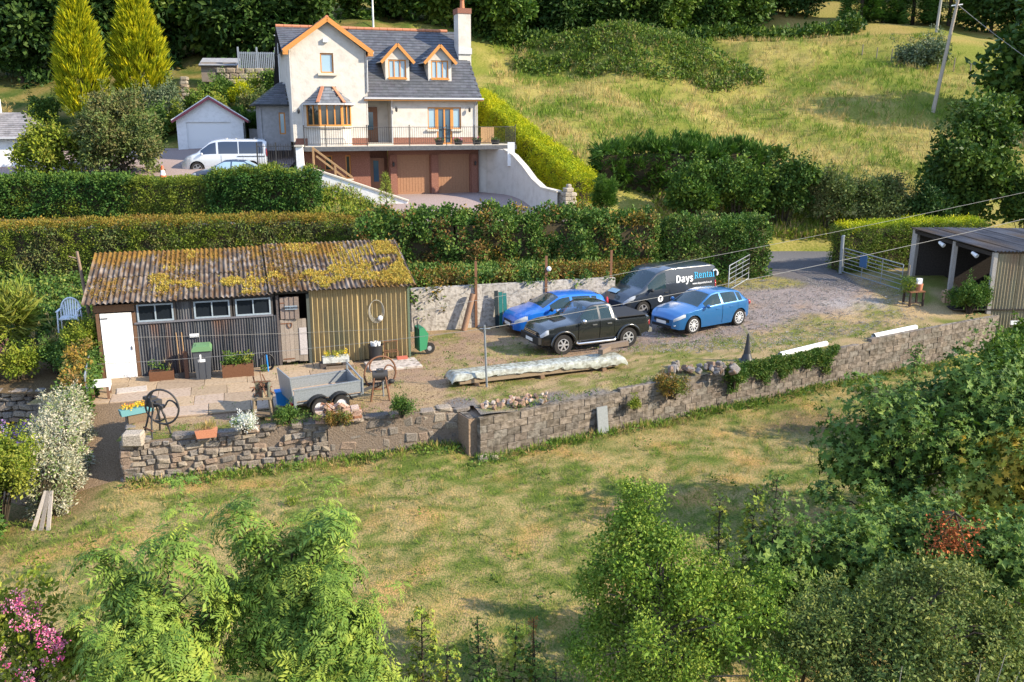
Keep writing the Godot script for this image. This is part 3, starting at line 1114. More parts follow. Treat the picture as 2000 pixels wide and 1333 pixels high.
func build_shed() -> void:
	var s := thing("long_shed", "long low tin shed with mossy corrugated roof and white door", "shed", Vector3(-12.85, 0, -26.8), 17.3)
	var X := Vector3.RIGHT
	var Y := Vector3.UP
	var Z := Vector3.BACK
	# carcass behind the sheets
	var b := MB.new()
	b.col = Color(0.02, 0.018, 0.016)
	b.box(Vector3(4.87, 1.15, -3.6), Vector3(9.6, 2.3, 0.08))
	b.box(Vector3(0.05, 1.2, -1.8), Vector3(0.08, 2.4, 3.5))
	b.box(Vector3(9.66, 1.25, -1.8), Vector3(0.08, 2.5, 3.5))
	b.box(Vector3(4.87, -0.02, -1.8), Vector3(9.6, 0.06, 3.5))
	b.box(Vector3(5.45, 1.2, -1.8), Vector3(0.06, 2.4, 3.4))
	part(s, "inner_walls", b, M.darkwood)
	# roof sheets, two courses, two bays
	var roof := Node3D.new()
	roof.name = "roof"
	s.add_child(roof, true)
	var mossf := func(p: Vector3, e: float) -> Color:
		var q := s.transform * p
		var n1 := fn.get_noise_2d(q.x * 7.0, q.z * 7.0)
		var n2 := fn.get_noise_2d(q.x * 30.0, q.z * 30.0)
		var n3 := fn2.get_noise_2d(q.x * 60.0, q.z * 60.0)
		var c := mixc(Color(0.1, 0.075, 0.058), Color(0.35, 0.29, 0.24), 0.1 + n3 * 1.6 + (0.25 if e > 0.7 and n2 > -0.1 else 0.0))
		c = mixc(c, Color(0.105, 0.06, 0.034), n2 * 1.7 + 0.15)
		var up := clampf((0.3 - p.z) / 3.9, 0, 1)
		var mm := n1 * 1.7 + up * 1.7 - 0.85 + n2 * 0.8
		if p.x > 5.4:
			mm = n1 * 1.8 + up * 0.5 - 0.4 + n2 * 0.6
		c = mixc(c, mixc(Color(0.17, 0.085, 0.025), Color(0.26, 0.15, 0.035), n2 + 0.4), mm * 1.5)
		return c
	for bay in [[-0.3, 5.3, 0.0, 6], [5.22, 9.98, 0.07, 5]]:
		var wd: float = (bay[1] - bay[0]) / bay[3]
		for i in bay[3]:
			for r in 2:
				var w0: float = 0.32 if r == 0 else -1.55
				var ln: float = 2.05 if r == 0 else 2.15
				var sl := Vector3(0, 0.256, -1.0).normalized()
				var nrm := Vector3(0, 1.0, 0.256).normalized()
				var lift: float = bay[2] + (0.02 if r == 1 else 0.0) + (i % 2) * 0.008 + rng.randf_range(-0.006, 0.006)
				if i == 4 and bay[0] > 5.0:
					lift -= 0.03
				b = MB.new()
				corr(b, Vector3(bay[0] + i * wd, roof_y(w0, lift), w0 + rng.randf_range(-0.04, 0.04)), (X + Y * rng.randf_range(-0.004, 0.004)).normalized(), sl, nrm, wd + 0.03, ln, 0.155, 0.055, false, mossf, 8)
				part(roof, "roof_sheet", b, M.sheet)
	# cushions of yellow stonecrop
	b = MB.new()
	for i in 13000:
		var x := rng.randf_range(1.2, 9.9)
		var w := rng.randf_range(-3.5, 0.2)
		var q := s.transform * Vector3(x, 0, w)
		var k := fn.get_noise_2d(q.x * 9.0 + 31.0, q.z * 9.0) * 1.5 + fn2.get_noise_2d(q.x * 24.0, q.z * 24.0) * 0.5 + smoothstep(2.0, 9.5, x) * 0.45 - 0.42
		if x > 7.4 and w < -0.2:
			k += 0.16
		if k > 0.12:
			put(b, "stonecrop", Vector3(x, roof_y(w, 0.07 if x > 5.25 else 0.0) + 0.035, w), Vector3(0, 1, 0.2), rng.randf_range(0.035, 0.075))
	part(roof, "stonecrop", b, M.leaf_dull).set_meta("kind", "stuff")
	b = MB.new()
	for i in 9000:
		var x := rng.randf_range(-0.2, 9.9)
		var w := rng.randf_range(-3.5, 0.25)
		var q := s.transform * Vector3(x, 0, w)
		if fn.get_noise_2d(q.x * 7.0, q.z * 7.0) * 1.7 + clampf((0.3 - w) / 3.9, 0, 1) * 1.5 - 0.45 + rng.randf_range(-0.5, 0.5) > 0.1:
			put(b, "moss", Vector3(x, roof_y(w, 0.07 if x > 5.25 else 0.0) + 0.02 + rng.randf() * 0.02, w), Vector3(0, 1, 0.2), rng.randf_range(0.03, 0.065))
	part(roof, "moss", b, M.leaf_dull).set_meta("kind", "stuff")
	# fascia, lintel
	bp(s, "lintel", Vector3(0.62, 2.28, -0.03), Vector3(1.3, 0.22, 0.08), M.oldwood, Basis(), Color(0.19, 0.11, 0.07))
	for u in [0.06, 1.1]:
		bp(s, "door_post", Vector3(u, 1.07, -0.02), Vector3(0.1, 2.14, 0.1), M.oldwood, Basis(), Color(0.17, 0.10, 0.065))
	# white door
	var d := bp(s, "white_door", Vector3(0.585, 1.08, 0.01), Vector3(0.9, 2.1, 0.05), M.whitepaint)
	d.set_meta("label", "white painted plank door")
	for i in 9:
		bp(d, "plank", Vector3(0.185 + i * 0.1, 1.08, 0.038), Vector3(0.096, 2.1, 0.012), M.whitepaint)
	bp(d, "latch", Vector3(0.96, 1.0, 0.055), Vector3(0.03, 0.12, 0.03), M.iron)
	bp(d, "hinge", Vector3(0.25, 1.98, 0.05), Vector3(0.2, 0.035, 0.015), M.iron)
	# dark corrugated front
	var dark := func(p: Vector3, e: float) -> Color:
		var n1 := fn.get_noise_2d(p.x * 9.0 + 700.0, p.y * 3.0)
		var n2 := fn2.get_noise_2d(p.x * 60.0, p.y * 6.0)
		var c := mixc(Color(0.05, 0.052, 0.06), Color(0.115, 0.12, 0.132), 0.4 + n2 * 1.2)
		return mixc(c, Color(0.15, 0.07, 0.04), (n1 * 2.4 - 0.3 + n2 * 0.8) * (1.0 - smoothstep(3.2, 4.6, p.x)))
	var u := 1.16
	for i in 5:
		b = MB.new()
		corr(b, Vector3(u, 0.02, -0.02 + (i % 2) * 0.012), X, Y, Z, 0.87, 1.74, 0.082, 0.045, false, dark, 6)
		part(s, "wall_sheet", b, M.tin)
		u += 0.86
	b = MB.new()
	corr(b, Vector3(2.3, 1.77, -0.05), X, Y, Z, 0.56, 0.62, 0.082, 0.03, false, dark, 3)
	part(s, "wall_sheet", b, M.tin)
	bp(s, "sill_rail", Vector3(3.2, 1.77, 0.02), Vector3(4.2, 0.05, 0.09), M.oldwood, Basis(), Color(0.18, 0.18, 0.2))
	bp(s, "wall_plate", Vector3(3.2, 2.42, -0.06), Vector3(4.3, 0.1, 0.1), M.oldwood, Basis(), Color(0.07, 0.06, 0.055))
	for wv in [[1.2, 2.27], [2.88, 3.97], [4.14, 5.24]]:
		window(s, wv[0], wv[1], 1.8, 2.36, 0.03, M.greypaint, M.shedglass, 2, 0.05, 0.06)
		for e in wv:
			bp(s, "window_post", Vector3(e + (0.035 if e == wv[1] else -0.035), 2.08, -0.03), Vector3(0.06, 0.6, 0.08), M.oldwood, Basis(), Color(0.09, 0.08, 0.075))
	# stable door of weathered planks
	bp(s, "door_post", Vector3(5.45, 1.2, -0.02), Vector3(0.09, 2.4, 0.1), M.oldwood, Basis(), Color(0.12, 0.105, 0.10))
	bp(s, "door_post", Vector3(6.42, 1.2, -0.02), Vector3(0.09, 2.4, 0.1), M.oldwood, Basis(), Color(0.10, 0.11, 0.10))
	var lower := Node3D.new()
	lower.name = "lower_door"
	s.add_child(lower, true)
	for i in 6:
		var t := rng.randf_range(0.85, 1.15)
		var l := rng.randf_range(0.0, 0.05)
		bp(lower, "plank", Vector3(5.57 + i * 0.138, 0.86 + l / 2, 0.02 + rng.randf() * 0.006), Vector3(0.132, 1.46 - l, 0.03), M.oldwood, Basis(), Color(0.32 * t, 0.27 * t, 0.225 * t))
	bp(lower, "hinge_strap", Vector3(5.68, 1.46, 0.045), Vector3(0.34, 0.035, 0.012), M.rust)
	bp(lower, "hinge_strap", Vector3(5.72, 0.26, 0.045), Vector3(0.36, 0.035, 0.012), M.rust)
	bp(lower, "patch_board", Vector3(6.21, 0.83, 0.05), Vector3(0.24, 0.92, 0.018), M.oldwood, Basis(), Color(0.5, 0.46, 0.45))
	b = MB.new()
	b.tube([Vector3(5.74, 1.48, 0.06), Vector3(5.73, 1.4, 0.06), Vector3(5.76, 1.33, 0.06), Vector3(5.80, 1.31, 0.06), Vector3(5.84, 1.33, 0.06), Vector3(5.87, 1.4, 0.06), Vector3(5.86, 1.48, 0.06)], [0.016], 5)
	part(lower, "horseshoe", b, M.rust)
	var upper := Node3D.new()
	upper.name = "upper_door"
	s.add_child(upper, true)
	for i in 4:
		var t := rng.randf_range(0.8, 1.1)
		bp(upper, "plank", Vector3(5.6 + i * 0.15, 1.98, 0.05 + i * 0.02), Vector3(0.145, 0.72 + (i % 2) * 0.02, 0.03), M.oldwood, Basis(), Color(0.25 * t, 0.20 * t, 0.175 * t))
	var sign := bp(upper, "sign_board", Vector3(5.87, 2.0, 0.145), Vector3(0.4, 0.13, 0.012), M.greypaint, Basis(Vector3.UP, -0.13))
	sign.set_meta("label", "small pale lettered name board")
	letters(sign, "WORCESTER", Vector3(5.87, 2.0, 0.158), 0.085, Vector3.ZERO, M.darkwood, -0.13)
	bp(upper, "hinge_strap", Vector3(5.64, 2.15, 0.07), Vector3(0.22, 0.03, 0.012), M.rust)
	# yellow box-profile sheets
	var yel := func(p: Vector3, e: float) -> Color:
		var n1 := fn.get_noise_2d(p.x * 11.0 + 70.0, p.y * 5.0)
		var n2 := fn2.get_noise_2d(p.x * 90.0, p.y * 9.0)
		var c := mixc(Color(0.34, 0.25, 0.11), Color(0.40, 0.3, 0.145), n2 + 0.5)
		c = mixc(c, Color(0.2, 0.19, 0.11), n1 * 1.8 - 0.25)
		return mixc(c, Color(0.2, 0.17, 0.09), n2 * 1.6 - 0.2)
	u = 6.47
	for i in 4:
		b = MB.new()
		corr(b, Vector3(u, 0.02 + rng.randf() * 0.04, 0.0 + (i % 2) * 0.012), X, Y, Z, 0.84, 2.47, 0.162, 0.07, true, yel, 6)
		part(s, "yellow_sheet", b, M.tin)
		u += 0.815
	bp(s, "corner_post", Vector3(9.76, 1.24, 0.0), Vector3(0.08, 2.48, 0.09), M.oldwood, Basis(), Color(0.13, 0.17, 0.12))
	bp(s, "wall_plate", Vector3(7.6, 2.47, -0.05), Vector3(4.4, 0.08, 0.08), M.oldwood, Basis(), Color(0.07, 0.065, 0.055))
	# loose coil of pale hose hung on the yellow sheets
	var hose := thing("hose_coil", "pale hose coil hanging on the yellow shed wall", "hose", s.transform * Vector3(8.65, 1.75, 0.08), 17.3)
	b = MB.new()
	for k in 4:
		var pts := []
		for i in 21:
			var a := TAU * i / 20.0 + k
			pts.append(Vector3(cos(a) * (0.21 + k * 0.018), sin(a) * (0.33 + k * 0.02) - 0.02 * k, 0.015 * k))
		b.tube(pts, [0.008], 5, false)
	part(hose, "loops", b, M.hose)
	b = MB.new()
	b.ball(Vector3(0.12, -0.3, 0.05), Vector3(0.09, 0.1, 0.06), 8)
	part(hose, "nozzle", b, M.plasticwhite)

func letters(parent: Node3D, text: String, at: Vector3, size: float, _e: Vector3, m: Material, yaw := 0.0, font := "Droid Sans", bold := 700, italic := false, depth := 0.006) -> MeshInstance3D:
	var t := TextMesh.new()
	var f := SystemFont.new()
	f.font_names = PackedStringArray([font])
	f.font_weight = bold
	f.font_italic = italic
	t.font = f
	t.text = text
	t.font_size = 64
	t.pixel_size = size / 64.0
	t.depth = depth
	t.material = m
	var o := MeshInstance3D.new()
	o.name = "lettering"
	o.mesh = t
	o.transform = Transform3D(Basis(Vector3.UP, yaw), at)
	parent.add_child(o, true)
	return o
# ---------------------------------------------------------------- the house
# slated plane: eave from a to b, up to c (above b) and d (above a); slates as courses of real lapped pieces joined
func slates(b: MB, A: Vector3, B: Vector3, C: Vector3, D: Vector3, w := 0.3, course := 0.24, tone := Color(0.085, 0.088, 0.1)) -> void:
	var up := (D - A)
	var rows := int(up.length() / course)
	var n := (B - A).cross(D - A).normalized()
	if n.y < 0.0:
		n = -n
	for r in rows:
		var t0 := float(r) / rows
		var t1 := float(r + 1) / rows
		var l0 := A.lerp(D, t0)
		var r0 := B.lerp(C, t0)
		var l1 := A.lerp(D, t1)
		var r1 := B.lerp(C, t1)
		var k := maxi(1, int(l0.distance_to(r0) / w))
		for i in k:
			var o := 0.5 if r % 2 else 0.0
			var a := clampf((i + o - 0.5) / k, 0, 1)
			var e := clampf((i + o + 0.5) / k, 0, 1)
			if e - a < 0.002:
				continue
			var f := rng.randf_range(0.8, 1.22)
			b.col = Color(tone.r * f, tone.g * f, tone.b * f)
			var lift := n * (0.022 + rng.randf() * 0.006)
			var p := l0.lerp(r0, a) + lift
			var q := l0.lerp(r0, e) + lift
			b.quad(p, l1.lerp(r1, a) + n * 0.004, l1.lerp(r1, e) + n * 0.004, q)
			b.quad(p - lift, p, q, q - lift)

func ridge_tiles(parent: Node3D, a: Vector3, b2: Vector3, ln: float) -> void:
	var k := maxi(1, int(a.distance_to(b2) / ln))
	for i in k:
		var b := MB.new()
		var t := rng.randf_range(0.8, 1.15)
		b.col = Color(0.30 * t, 0.135 * t, 0.085 * t)
		b.tube([a.lerp(b2, (i + 0.02) / k), a.lerp(b2, (i + 0.98) / k)], [0.1], 8)
		part(parent, "ridge_tile", b, M.clay)

func barge(parent: Node3D, a: Vector3, apex: Vector3, c: Vector3, d: float, h: float) -> void:
	for q in [[a, apex], [c, apex]]:
		var b := MB.new()
		b.bar(q[0] + Vector3(0, -h / 2, 0), q[1] + Vector3(0, -h / 2, 0), d, h)
		part(parent, "bargeboard", b, M.oak)

func lantern(parent: Node3D, p: Vector3) -> void:
	var b := MB.new()
	b.bar(p + Vector3(0, 0.12, -0.1), p + Vector3(0, 0.12, 0.08), 0.02, 0.02)
	b.lathe([[0.0, 0.1], [0.075, 0.03], [0.065, -0.13], [0.03, -0.17], [0.0, -0.17]], 8, p + Vector3(0, 0, 0.08))
	part(parent, "wall_lantern", b, M.iron)

func build_house() -> void:
	var s := thing("house", "cream rendered house with slate roof, two dormers and timber garage doors", "house", Vector3(-12.0, 0, -50.5), 19.24)
	var GF := 6.48
	var LF := 3.6
	# lower storey
	var b := MB.new()
	holes_wall(b, 0.0, 10.6, LF, GF - 0.1, [[5.69, 7.63, LF, 5.93], [8.14, 10.05, LF, 5.93], [4.12, 5.2, LF, 6.2], [1.55, 2.0, 5.1, 5.95], [2.72, 3.02, 4.65, 5.95]], 0.0, 0.25)
	b.box(Vector3(4.66, 4.9, -0.9), Vector3(1.3, 2.8, 0.05))
	part(s, "brick_base", b, M.brick)
	for g in [[5.69, 7.63], [8.14, 10.05]]:
		var d := bp(s, "garage_door", Vector3((g[0] + g[1]) / 2, 4.78, -0.17), Vector3(g[1] - g[0], 2.3, 0.06), M.cedar)
		var k := 11
		for i in k:
			bp(d, "board", Vector3(lerpf(g[0], g[1], (i + 0.5) / k), 4.78, -0.128), Vector3((g[1] - g[0]) / k - 0.014, 2.28, 0.02), M.cedar)
		for e in [LF + 0.12, 5.86]:
			bp(d, "rail", Vector3((g[0] + g[1]) / 2, e, -0.11), Vector3(g[1] - g[0], 0.14, 0.02), M.cedar)
	bp(s, "pier", Vector3(7.885, 4.78, 0.06), Vector3(0.42, 2.3, 0.12), M.brick)
	bp(s, "pier", Vector3(10.3, 4.78, 0.06), Vector3(0.36, 2.3, 0.12), M.brick)
	bp(s, "pier", Vector3(5.44, 4.78, 0.06), Vector3(0.36, 2.3, 0.12), M.brick)
	var ld := bp(s, "lower_door", Vector3(4.62, 4.7, -0.6), Vector3(0.85, 2.1, 0.06), M.darkoak)
	bp(ld, "pane", Vector3(4.55, 5.0, -0.56), Vector3(0.3, 1.2, 0.02), M.glassblue)
	window(s, 1.55, 2.0, 5.1, 5.95, -0.08, M.oak, M.glassdark, 1)
	window(s, 2.72, 3.02, 4.65, 5.95, -0.08, M.oak, M.glassdark, 1)
	bp(s, "sill", Vector3(2.87, 4.6, 0.05), Vector3(0.5, 0.09, 0.14), M.stonecream)
	for u in [5.42, 10.33]:
		lantern(s, Vector3(u, 5.45, 0.16))
	# terrace slab
	b = MB.new()
	b.box(Vector3(6.4, GF - 0.13, 0.45), Vector3(12.2, 0.24, 1.9))
	part(s, "terrace_slab", b, M.slab)
	bp(s, "terrace_paving", Vector3(6.4, GF + 0.005, 0.43), Vector3(12.1, 0.03, 1.84), M.stonecream)
	# upper walls
	var WZ := -0.25     # main front wall set back from the gable
	b = MB.new()
	holes_wall(b, 0.0, 4.05, GF + 0.42, 11.45, [[1.58, 2.3, 10.4, 11.46 - 0.0]], 0.0, 0.2)
	b.prism([Vector2(0, 11.45), Vector2(4.05, 11.45), Vector2(4.05, 11.6), Vector2(2.03, 13.1), Vector2(0, 11.6)], -0.2, 0.0)
	b.box(Vector3(-0.02, 9.2, -3.0), Vector3(0.1, 5.0, 6.0))
	b.box(Vector3(4.06, 9.6, -0.9), Vector3(0.1, 4.0, 1.8))
	part(s, "gable_wall", b, M.render)
	b = MB.new()
	holes_wall(b, 5.55, 10.62, GF + 0.42, 9.05, [[7.62, 9.63, 7.37, 8.6], [8.15, 9.1, GF + 0.42, 7.371]], WZ, 0.2)
	b.box(Vector3(10.6, 7.9, -3.6), Vector3(0.1, 2.9, 6.7))
	b.box(Vector3(4.8, 7.75, -1.55), Vector3(1.6, 2.6, 0.1))
	b.box(Vector3(5.58, 7.75, -0.92), Vector3(0.1, 2.6, 1.3))
	b.tri(Vector3(10.62, 9.0, -0.3), Vector3(10.62, 13.1, -4.4), Vector3(10.62, 9.0, -8.5))
	part(s, "front_wall", b, M.render)
	b = MB.new()
	b.box(Vector3(2.02, GF + 0.21, -0.1), Vector3(4.05, 0.42, 0.18))
	b.box(Vector3(6.85, GF + 0.21, WZ - 0.1), Vector3(2.6, 0.42, 0.18))
	b.box(Vector3(9.86, GF + 0.21, WZ - 0.1), Vector3(1.52, 0.42, 0.18))
	part(s, "brick_plinth", b, M.brick)
	# openings
	window(s, 1.58, 2.3, 10.4, 11.45, -0.06, M.oak, M.glasspale, 1)
	bp(s, "sill", Vector3(1.94, 10.32, 0.06), Vector3(1.05, 0.12, 0.18), M.stonecream)
	window(s, 7.62, 8.15, 7.37, 8.6, WZ - 0.06, M.oak, M.glasspale, 1)
	window(s, 9.1, 9.63, 7.37, 8.6, WZ - 0.06, M.oak, M.glasspale, 1)
	var fd := window(s, 8.15, 9.1, GF + 0.02, 8.6, WZ - 0.05, M.oak, M.glassblue, 2, 0.11, 0.08, "french_door")
	bp(fd, "handle", Vector3(8.62, 7.45, WZ), Vector3(0.16, 0.04, 0.05), M.chrome)
	for u in [7.88, 9.36]:
		bp(s, "sill", Vector3(u, 7.3, WZ + 0.05), Vector3(0.7, 0.1, 0.16), M.stonecream)
	var fdoor := bp(s, "front_door", Vector3(4.46, GF + 1.08, -1.47), Vector3(0.9, 2.1, 0.07), M.darkoak)
	bp(fdoor, "pane", Vector3(4.46, GF + 1.35, -1.43), Vector3(0.38, 1.0, 0.02), M.glassblue)
	bp(s, "doorstep", Vector3(4.8, GF + 0.07, -0.8), Vector3(1.45, 0.12, 1.4), M.stonecream)
	for p in [Vector3(5.75, 8.5, WZ + 0.1), Vector3(10.1, 8.5, WZ + 0.1), Vector3(0.25, 8.4, 0.1)]:
		lantern(s, p)
	# bay window
	var bay := Node3D.new()
	bay.name = "bay_window"
	s.add_child(bay, true)
	var P := [Vector2(0.68, 0.0), Vector2(1.3, 0.75), Vector2(2.55, 0.75), Vector2(3.15, 0.0)]
	b = MB.new()
	for i in 3:
		var p: Vector2 = P[i]
		var q: Vector2 = P[i + 1]
		b.quad(Vector3(p.x, GF, p.y), Vector3(p.x, 7.46, p.y), Vector3(q.x, 7.46, q.y), Vector3(q.x, GF, q.y))
	part(bay, "bay_wall", b, M.render)
	b = MB.new()
	for i in 3:
		b.bar(Vector3(P[i].x, 7.5, P[i].y + 0.02), Vector3(P[i + 1].x, 7.5, P[i + 1].y + 0.02), 0.16, 0.1)
	part(bay, "sill", b, M.stonecream)
	for i in 3:
		var p: Vector2 = P[i]
		var q: Vector2 = P[i + 1]
		var ln := p.distance_to(q)
		var f := window(bay, 0.0, ln, 7.55, 8.75, 0.0, M.oak, M.glassdark, 2 if i != 1 else 3, 0.09, 0.08)
		f.transform = Transform3D(Basis(Vector3.UP, -atan2(q.y - p.y, q.x - p.x)), Vector3(p.x, 0, p.y))
	var E := [Vector3(0.5, 8.78, 0.0), Vector3(1.2, 8.78, 0.95), Vector3(2.65, 8.78, 0.95), Vector3(3.33, 8.78, 0.0)]
	var T := [Vector3(1.55, 9.62, 0.0), Vector3(1.62, 9.62, 0.12), Vector3(2.2, 9.62, 0.12), Vector3(2.28, 9.62, 0.0)]
	b = MB.new()
	for i in 3:
		slates(b, E[i], E[i + 1], T[i + 1], T[i], 0.3, 0.22, Color(0.15, 0.16, 0.18))
	part(bay, "bay_roof", b, M.slate).set_meta("kind", "stuff")
	for i in [1, 2]:
		b = MB.new()
		b.bar(E[i] + Vector3(0, 0.05, 0), T[i] + Vector3(0, 0.05, 0), 0.17, 0.06)
		part(bay, "hip_tile", b, M.clay)
	b = MB.new()
	for i in 3:
		b.bar(E[i] - Vector3(0, 0.04, 0), E[i + 1] - Vector3(0, 0.04, 0), 0.08, 0.09)
	part(bay, "gutter", b, M.gutter)
	bp(bay, "flashing", Vector3(1.92, 9.66, 0.03), Vector3(0.9, 0.05, 0.14), M.slab)
	# roofs
	var roof := Node3D.new()
	roof.name = "roof"
	s.add_child(roof, true)
	var RY := 13.15
	b = MB.new()
	slates(b, Vector3(3.9, 9.05, 0.1), Vector3(10.85, 9.05, 0.1), Vector3(10.85, RY, -4.4), Vector3(3.9, RY, -4.4))
	slates(b, Vector3(-0.3, 11.6, -1.6), Vector3(3.9, 11.6, -1.6), Vector3(3.9, RY, -4.4), Vector3(-0.3, RY, -4.4))
	b.col = Color(0.07, 0.07, 0.08)
	b.quad(Vector3(-0.3, RY, -4.4), Vector3(10.85, RY, -4.4), Vector3(10.85, 9.05, -8.9), Vector3(-0.3, 9.05, -8.9))
	b.quad(Vector3(3.9, 9.0, 0.1), Vector3(10.85, 9.0, 0.1), Vector3(10.85, 13.05, -4.4), Vector3(3.9, 13.05, -4.4))
	part(roof, "main_slates", b, M.slate).set_meta("kind", "stuff")
	b = MB.new()
	slates(b, Vector3(-0.36, 11.52, 0.32), Vector3(-0.36, 11.52, -5.0), Vector3(2.02, 13.26, -5.0), Vector3(2.02, 13.26, 0.32))
	slates(b, Vector3(4.4, 11.52, 0.32), Vector3(4.4, 11.52, -3.2), Vector3(2.02, 13.26, -4.6), Vector3(2.02, 13.26, 0.32))
	part(roof, "gable_slates", b, M.slate).set_meta("kind", "stuff")
	ridge_tiles(roof, Vector3(-0.3, RY + 0.03, -4.4), Vector3(10.0, RY + 0.03, -4.4), 0.45)
	ridge_tiles(roof, Vector3(2.02, 13.29, 0.3), Vector3(2.02, 13.29, -4.4), 0.45)
	barge(s, Vector3(-0.4, 11.6, 0.3), Vector3(2.02, 13.32, 0.3), Vector3(4.44, 11.6, 0.3), 0.06, 0.24)
	for u in [-0.28, 4.32]:
		bp(s, "eave_box", Vector3(u, 11.42, 0.22), Vector3(0.28, 0.22, 0.2), M.oak)
	bp(s, "soffit", Vector3(4.3, 11.4, -1.3), Vector3(0.2, 0.05, 2.8), M.oak)
	for q in [[Vector3(4.46, 11.5, 0.3), Vector3(4.46, 11.5, -2.6)], [Vector3(3.9, 9.06, 0.17), Vector3(10.9, 9.06, 0.17)]]:
		b = MB.new()
		b.tube(q, [0.058], 6)
		part(s, "gutter", b, M.gutter)
	for q in [[Vector3(5.5, 9.05, 0.14), Vector3(5.5, 8.8, WZ + 0.06), Vector3(5.5, 6.6, WZ + 0.06)], [Vector3(10.5, 9.05, 0.14), Vector3(10.5, 8.8, WZ + 0.06), Vector3(10.5, 6.6, WZ + 0.06)], [Vector3(4.46, 11.5, 0.2), Vector3(4.15, 11.2, 0.06), Vector3(4.12, 9.4, 0.06)], [Vector3(0.5, 8.7, 0.05), Vector3(0.5, 6.6, 0.05)]]:
		b = MB.new()
		b.tube(q, [0.035], 6)
		part(s, "downpipe", b, M.gutter)
	bp(s, "soffit", Vector3(7.4, 8.98, -0.05), Vector3(7.0, 0.05, 0.42), M.oak)
	b = MB.new()
	b.box(Vector3(1.9, 12.1, 0.08), Vector3(0.26, 0.2, 0.16))
	part(s, "alarm_box", b, M.plasticwhite)
	# dormers
	for k in 2:
		var dm := Node3D.new()
		dm.name = "dormer"
		s.add_child(dm, true)
		var u0: float = 5.38 if k == 0 else 7.9
		var u1 := u0 + 1.4
		var z := -1.02
		b = MB.new()
		holes_wall(b, u0, u1, 9.9, 11.3, [[u0 + 0.18, u1 - 0.18, 10.22, 11.25]], z, 0.12)
		b.prism([Vector2(u0, 11.3), Vector2(u1, 11.3), Vector2((u0 + u1) / 2, 12.0)], z - 0.12, z)
		b.box(Vector3(u0 + 0.03, 10.7, z - 1.0), Vector3(0.08, 1.5, 1.9))
		b.box(Vector3(u1 - 0.03, 10.7, z - 1.0), Vector3(0.08, 1.5, 1.9))
		part(dm, "cheek", b, M.render)
		window(dm, u0 + 0.18, u1 - 0.18, 10.22, 11.25, z - 0.04, M.oak, M.glasspale, 3, 0.07, 0.07)
		bp(dm, "sill", Vector3((u0 + u1) / 2, 10.2, z + 0.03), Vector3(1.1, 0.09, 0.1), M.oak)
		bp(dm, "lead_apron", Vector3((u0 + u1) / 2, 9.88, z + 0.07), Vector3(1.5, 0.03, 0.22), M.gutter, Basis(Vector3.RIGHT, 0.7))
		var m := (u0 + u1) / 2
		b = MB.new()
		slates(b, Vector3(u0 - 0.25, 11.12, z + 0.2), Vector3(u0 - 0.25, 11.12, z - 1.4), Vector3(m, 12.12, z - 2.4), Vector3(m, 12.12, z + 0.2), 0.3, 0.22)
		slates(b, Vector3(u1 + 0.25, 11.12, z + 0.2), Vector3(u1 + 0.25, 11.12, z - 1.4), Vector3(m, 12.12, z - 2.4), Vector3(m, 12.12, z + 0.2), 0.3, 0.22)
		part(dm, "dormer_slates", b, M.slate).set_meta("kind", "stuff")
		barge(dm, Vector3(u0 - 0.27, 11.14, z + 0.2), Vector3(m, 12.16, z + 0.2), Vector3(u1 + 0.27, 11.14, z + 0.2), 0.05, 0.17)
		b = MB.new()
		b.tube([Vector3(u0 - 0.3, 11.1, z + 0.15), Vector3(u0 - 0.3, 11.1, z - 1.2)], [0.04], 5)
		b.tube([Vector3(u1 + 0.3, 11.1, z + 0.15), Vector3(u1 + 0.3, 11.1, z - 1.2)], [0.04], 5)
		part(dm, "gutter", b, M.gutter)
	# chimney
	var ch := bp(s, "chimney", Vector3(10.55, 12.4, -2.9), Vector3(0.78, 3.3, 0.95), M.render)
	bp(ch, "brick_cap", Vector3(10.55, 14.19, -2.9), Vector3(0.86, 0.3, 1.03), M.brick)
	bp(ch, "lead_flashing", Vector3(10.55, 11.9, -2.4), Vector3(0.84, 0.35, 0.12), M.gutter)
	b = MB.new()
	b.lathe([[0.0, 14.3], [0.16, 14.3], [0.12, 14.8], [0.15, 14.86], [0.1, 14.86]], 10, Vector3(10.55, 0, -2.9))
	part(ch, "chimney_pot", b, M.clay)
	# side wing
	var wg := Node3D.new()
	wg.name = "side_wing"
	s.add_child(wg, true)
	b = MB.new()
	holes_wall(b, -1.6, -0.05, 6.2, 8.75, [[-0.65, -0.3, 7.1, 8.3]], -1.8, 0.15)
	b.box(Vector3(-1.6, 7.4, -3.6), Vector3(0.1, 2.6, 3.6))
	part(wg, "wing_wall", b, M.rendergrey)
	window(wg, -0.65, -0.3, 7.1, 8.3, -1.85, M.oak, M.glasspale, 1)
	b = MB.new()
	slates(b, Vector3(-1.95, 8.75, -1.5), Vector3(0.0, 8.75, -1.5), Vector3(0.0, 10.0, -3.2), Vector3(-0.3, 10.0, -3.2))
	slates(b, Vector3(-1.95, 8.75, -5.5), Vector3(-1.95, 8.75, -1.5), Vector3(-0.3, 10.0, -3.2), Vector3(-0.3, 10.0, -5.5))
	part(wg, "wing_slates", b, M.slate).set_meta("kind", "stuff")
	b = MB.new()
	b.tube([Vector3(-1.97, 8.7, -5.5), Vector3(-1.97, 8.7, -1.48), Vector3(0, 8.7, -1.48)], [0.05], 6)
	part(wg, "gutter", b, M.iron)
	# railing
	var rl := Node3D.new()
	rl.name = "terrace_railing"
	s.add_child(rl, true)
	b = MB.new()
	for h in [7.5, 6.62]:
		b.tube([Vector3(0.35, h, 1.33), Vector3(12.45, h, 1.33), Vector3(12.45, h, -0.6)], [0.016], 5)
	part(rl, "rail", b, M.iron)
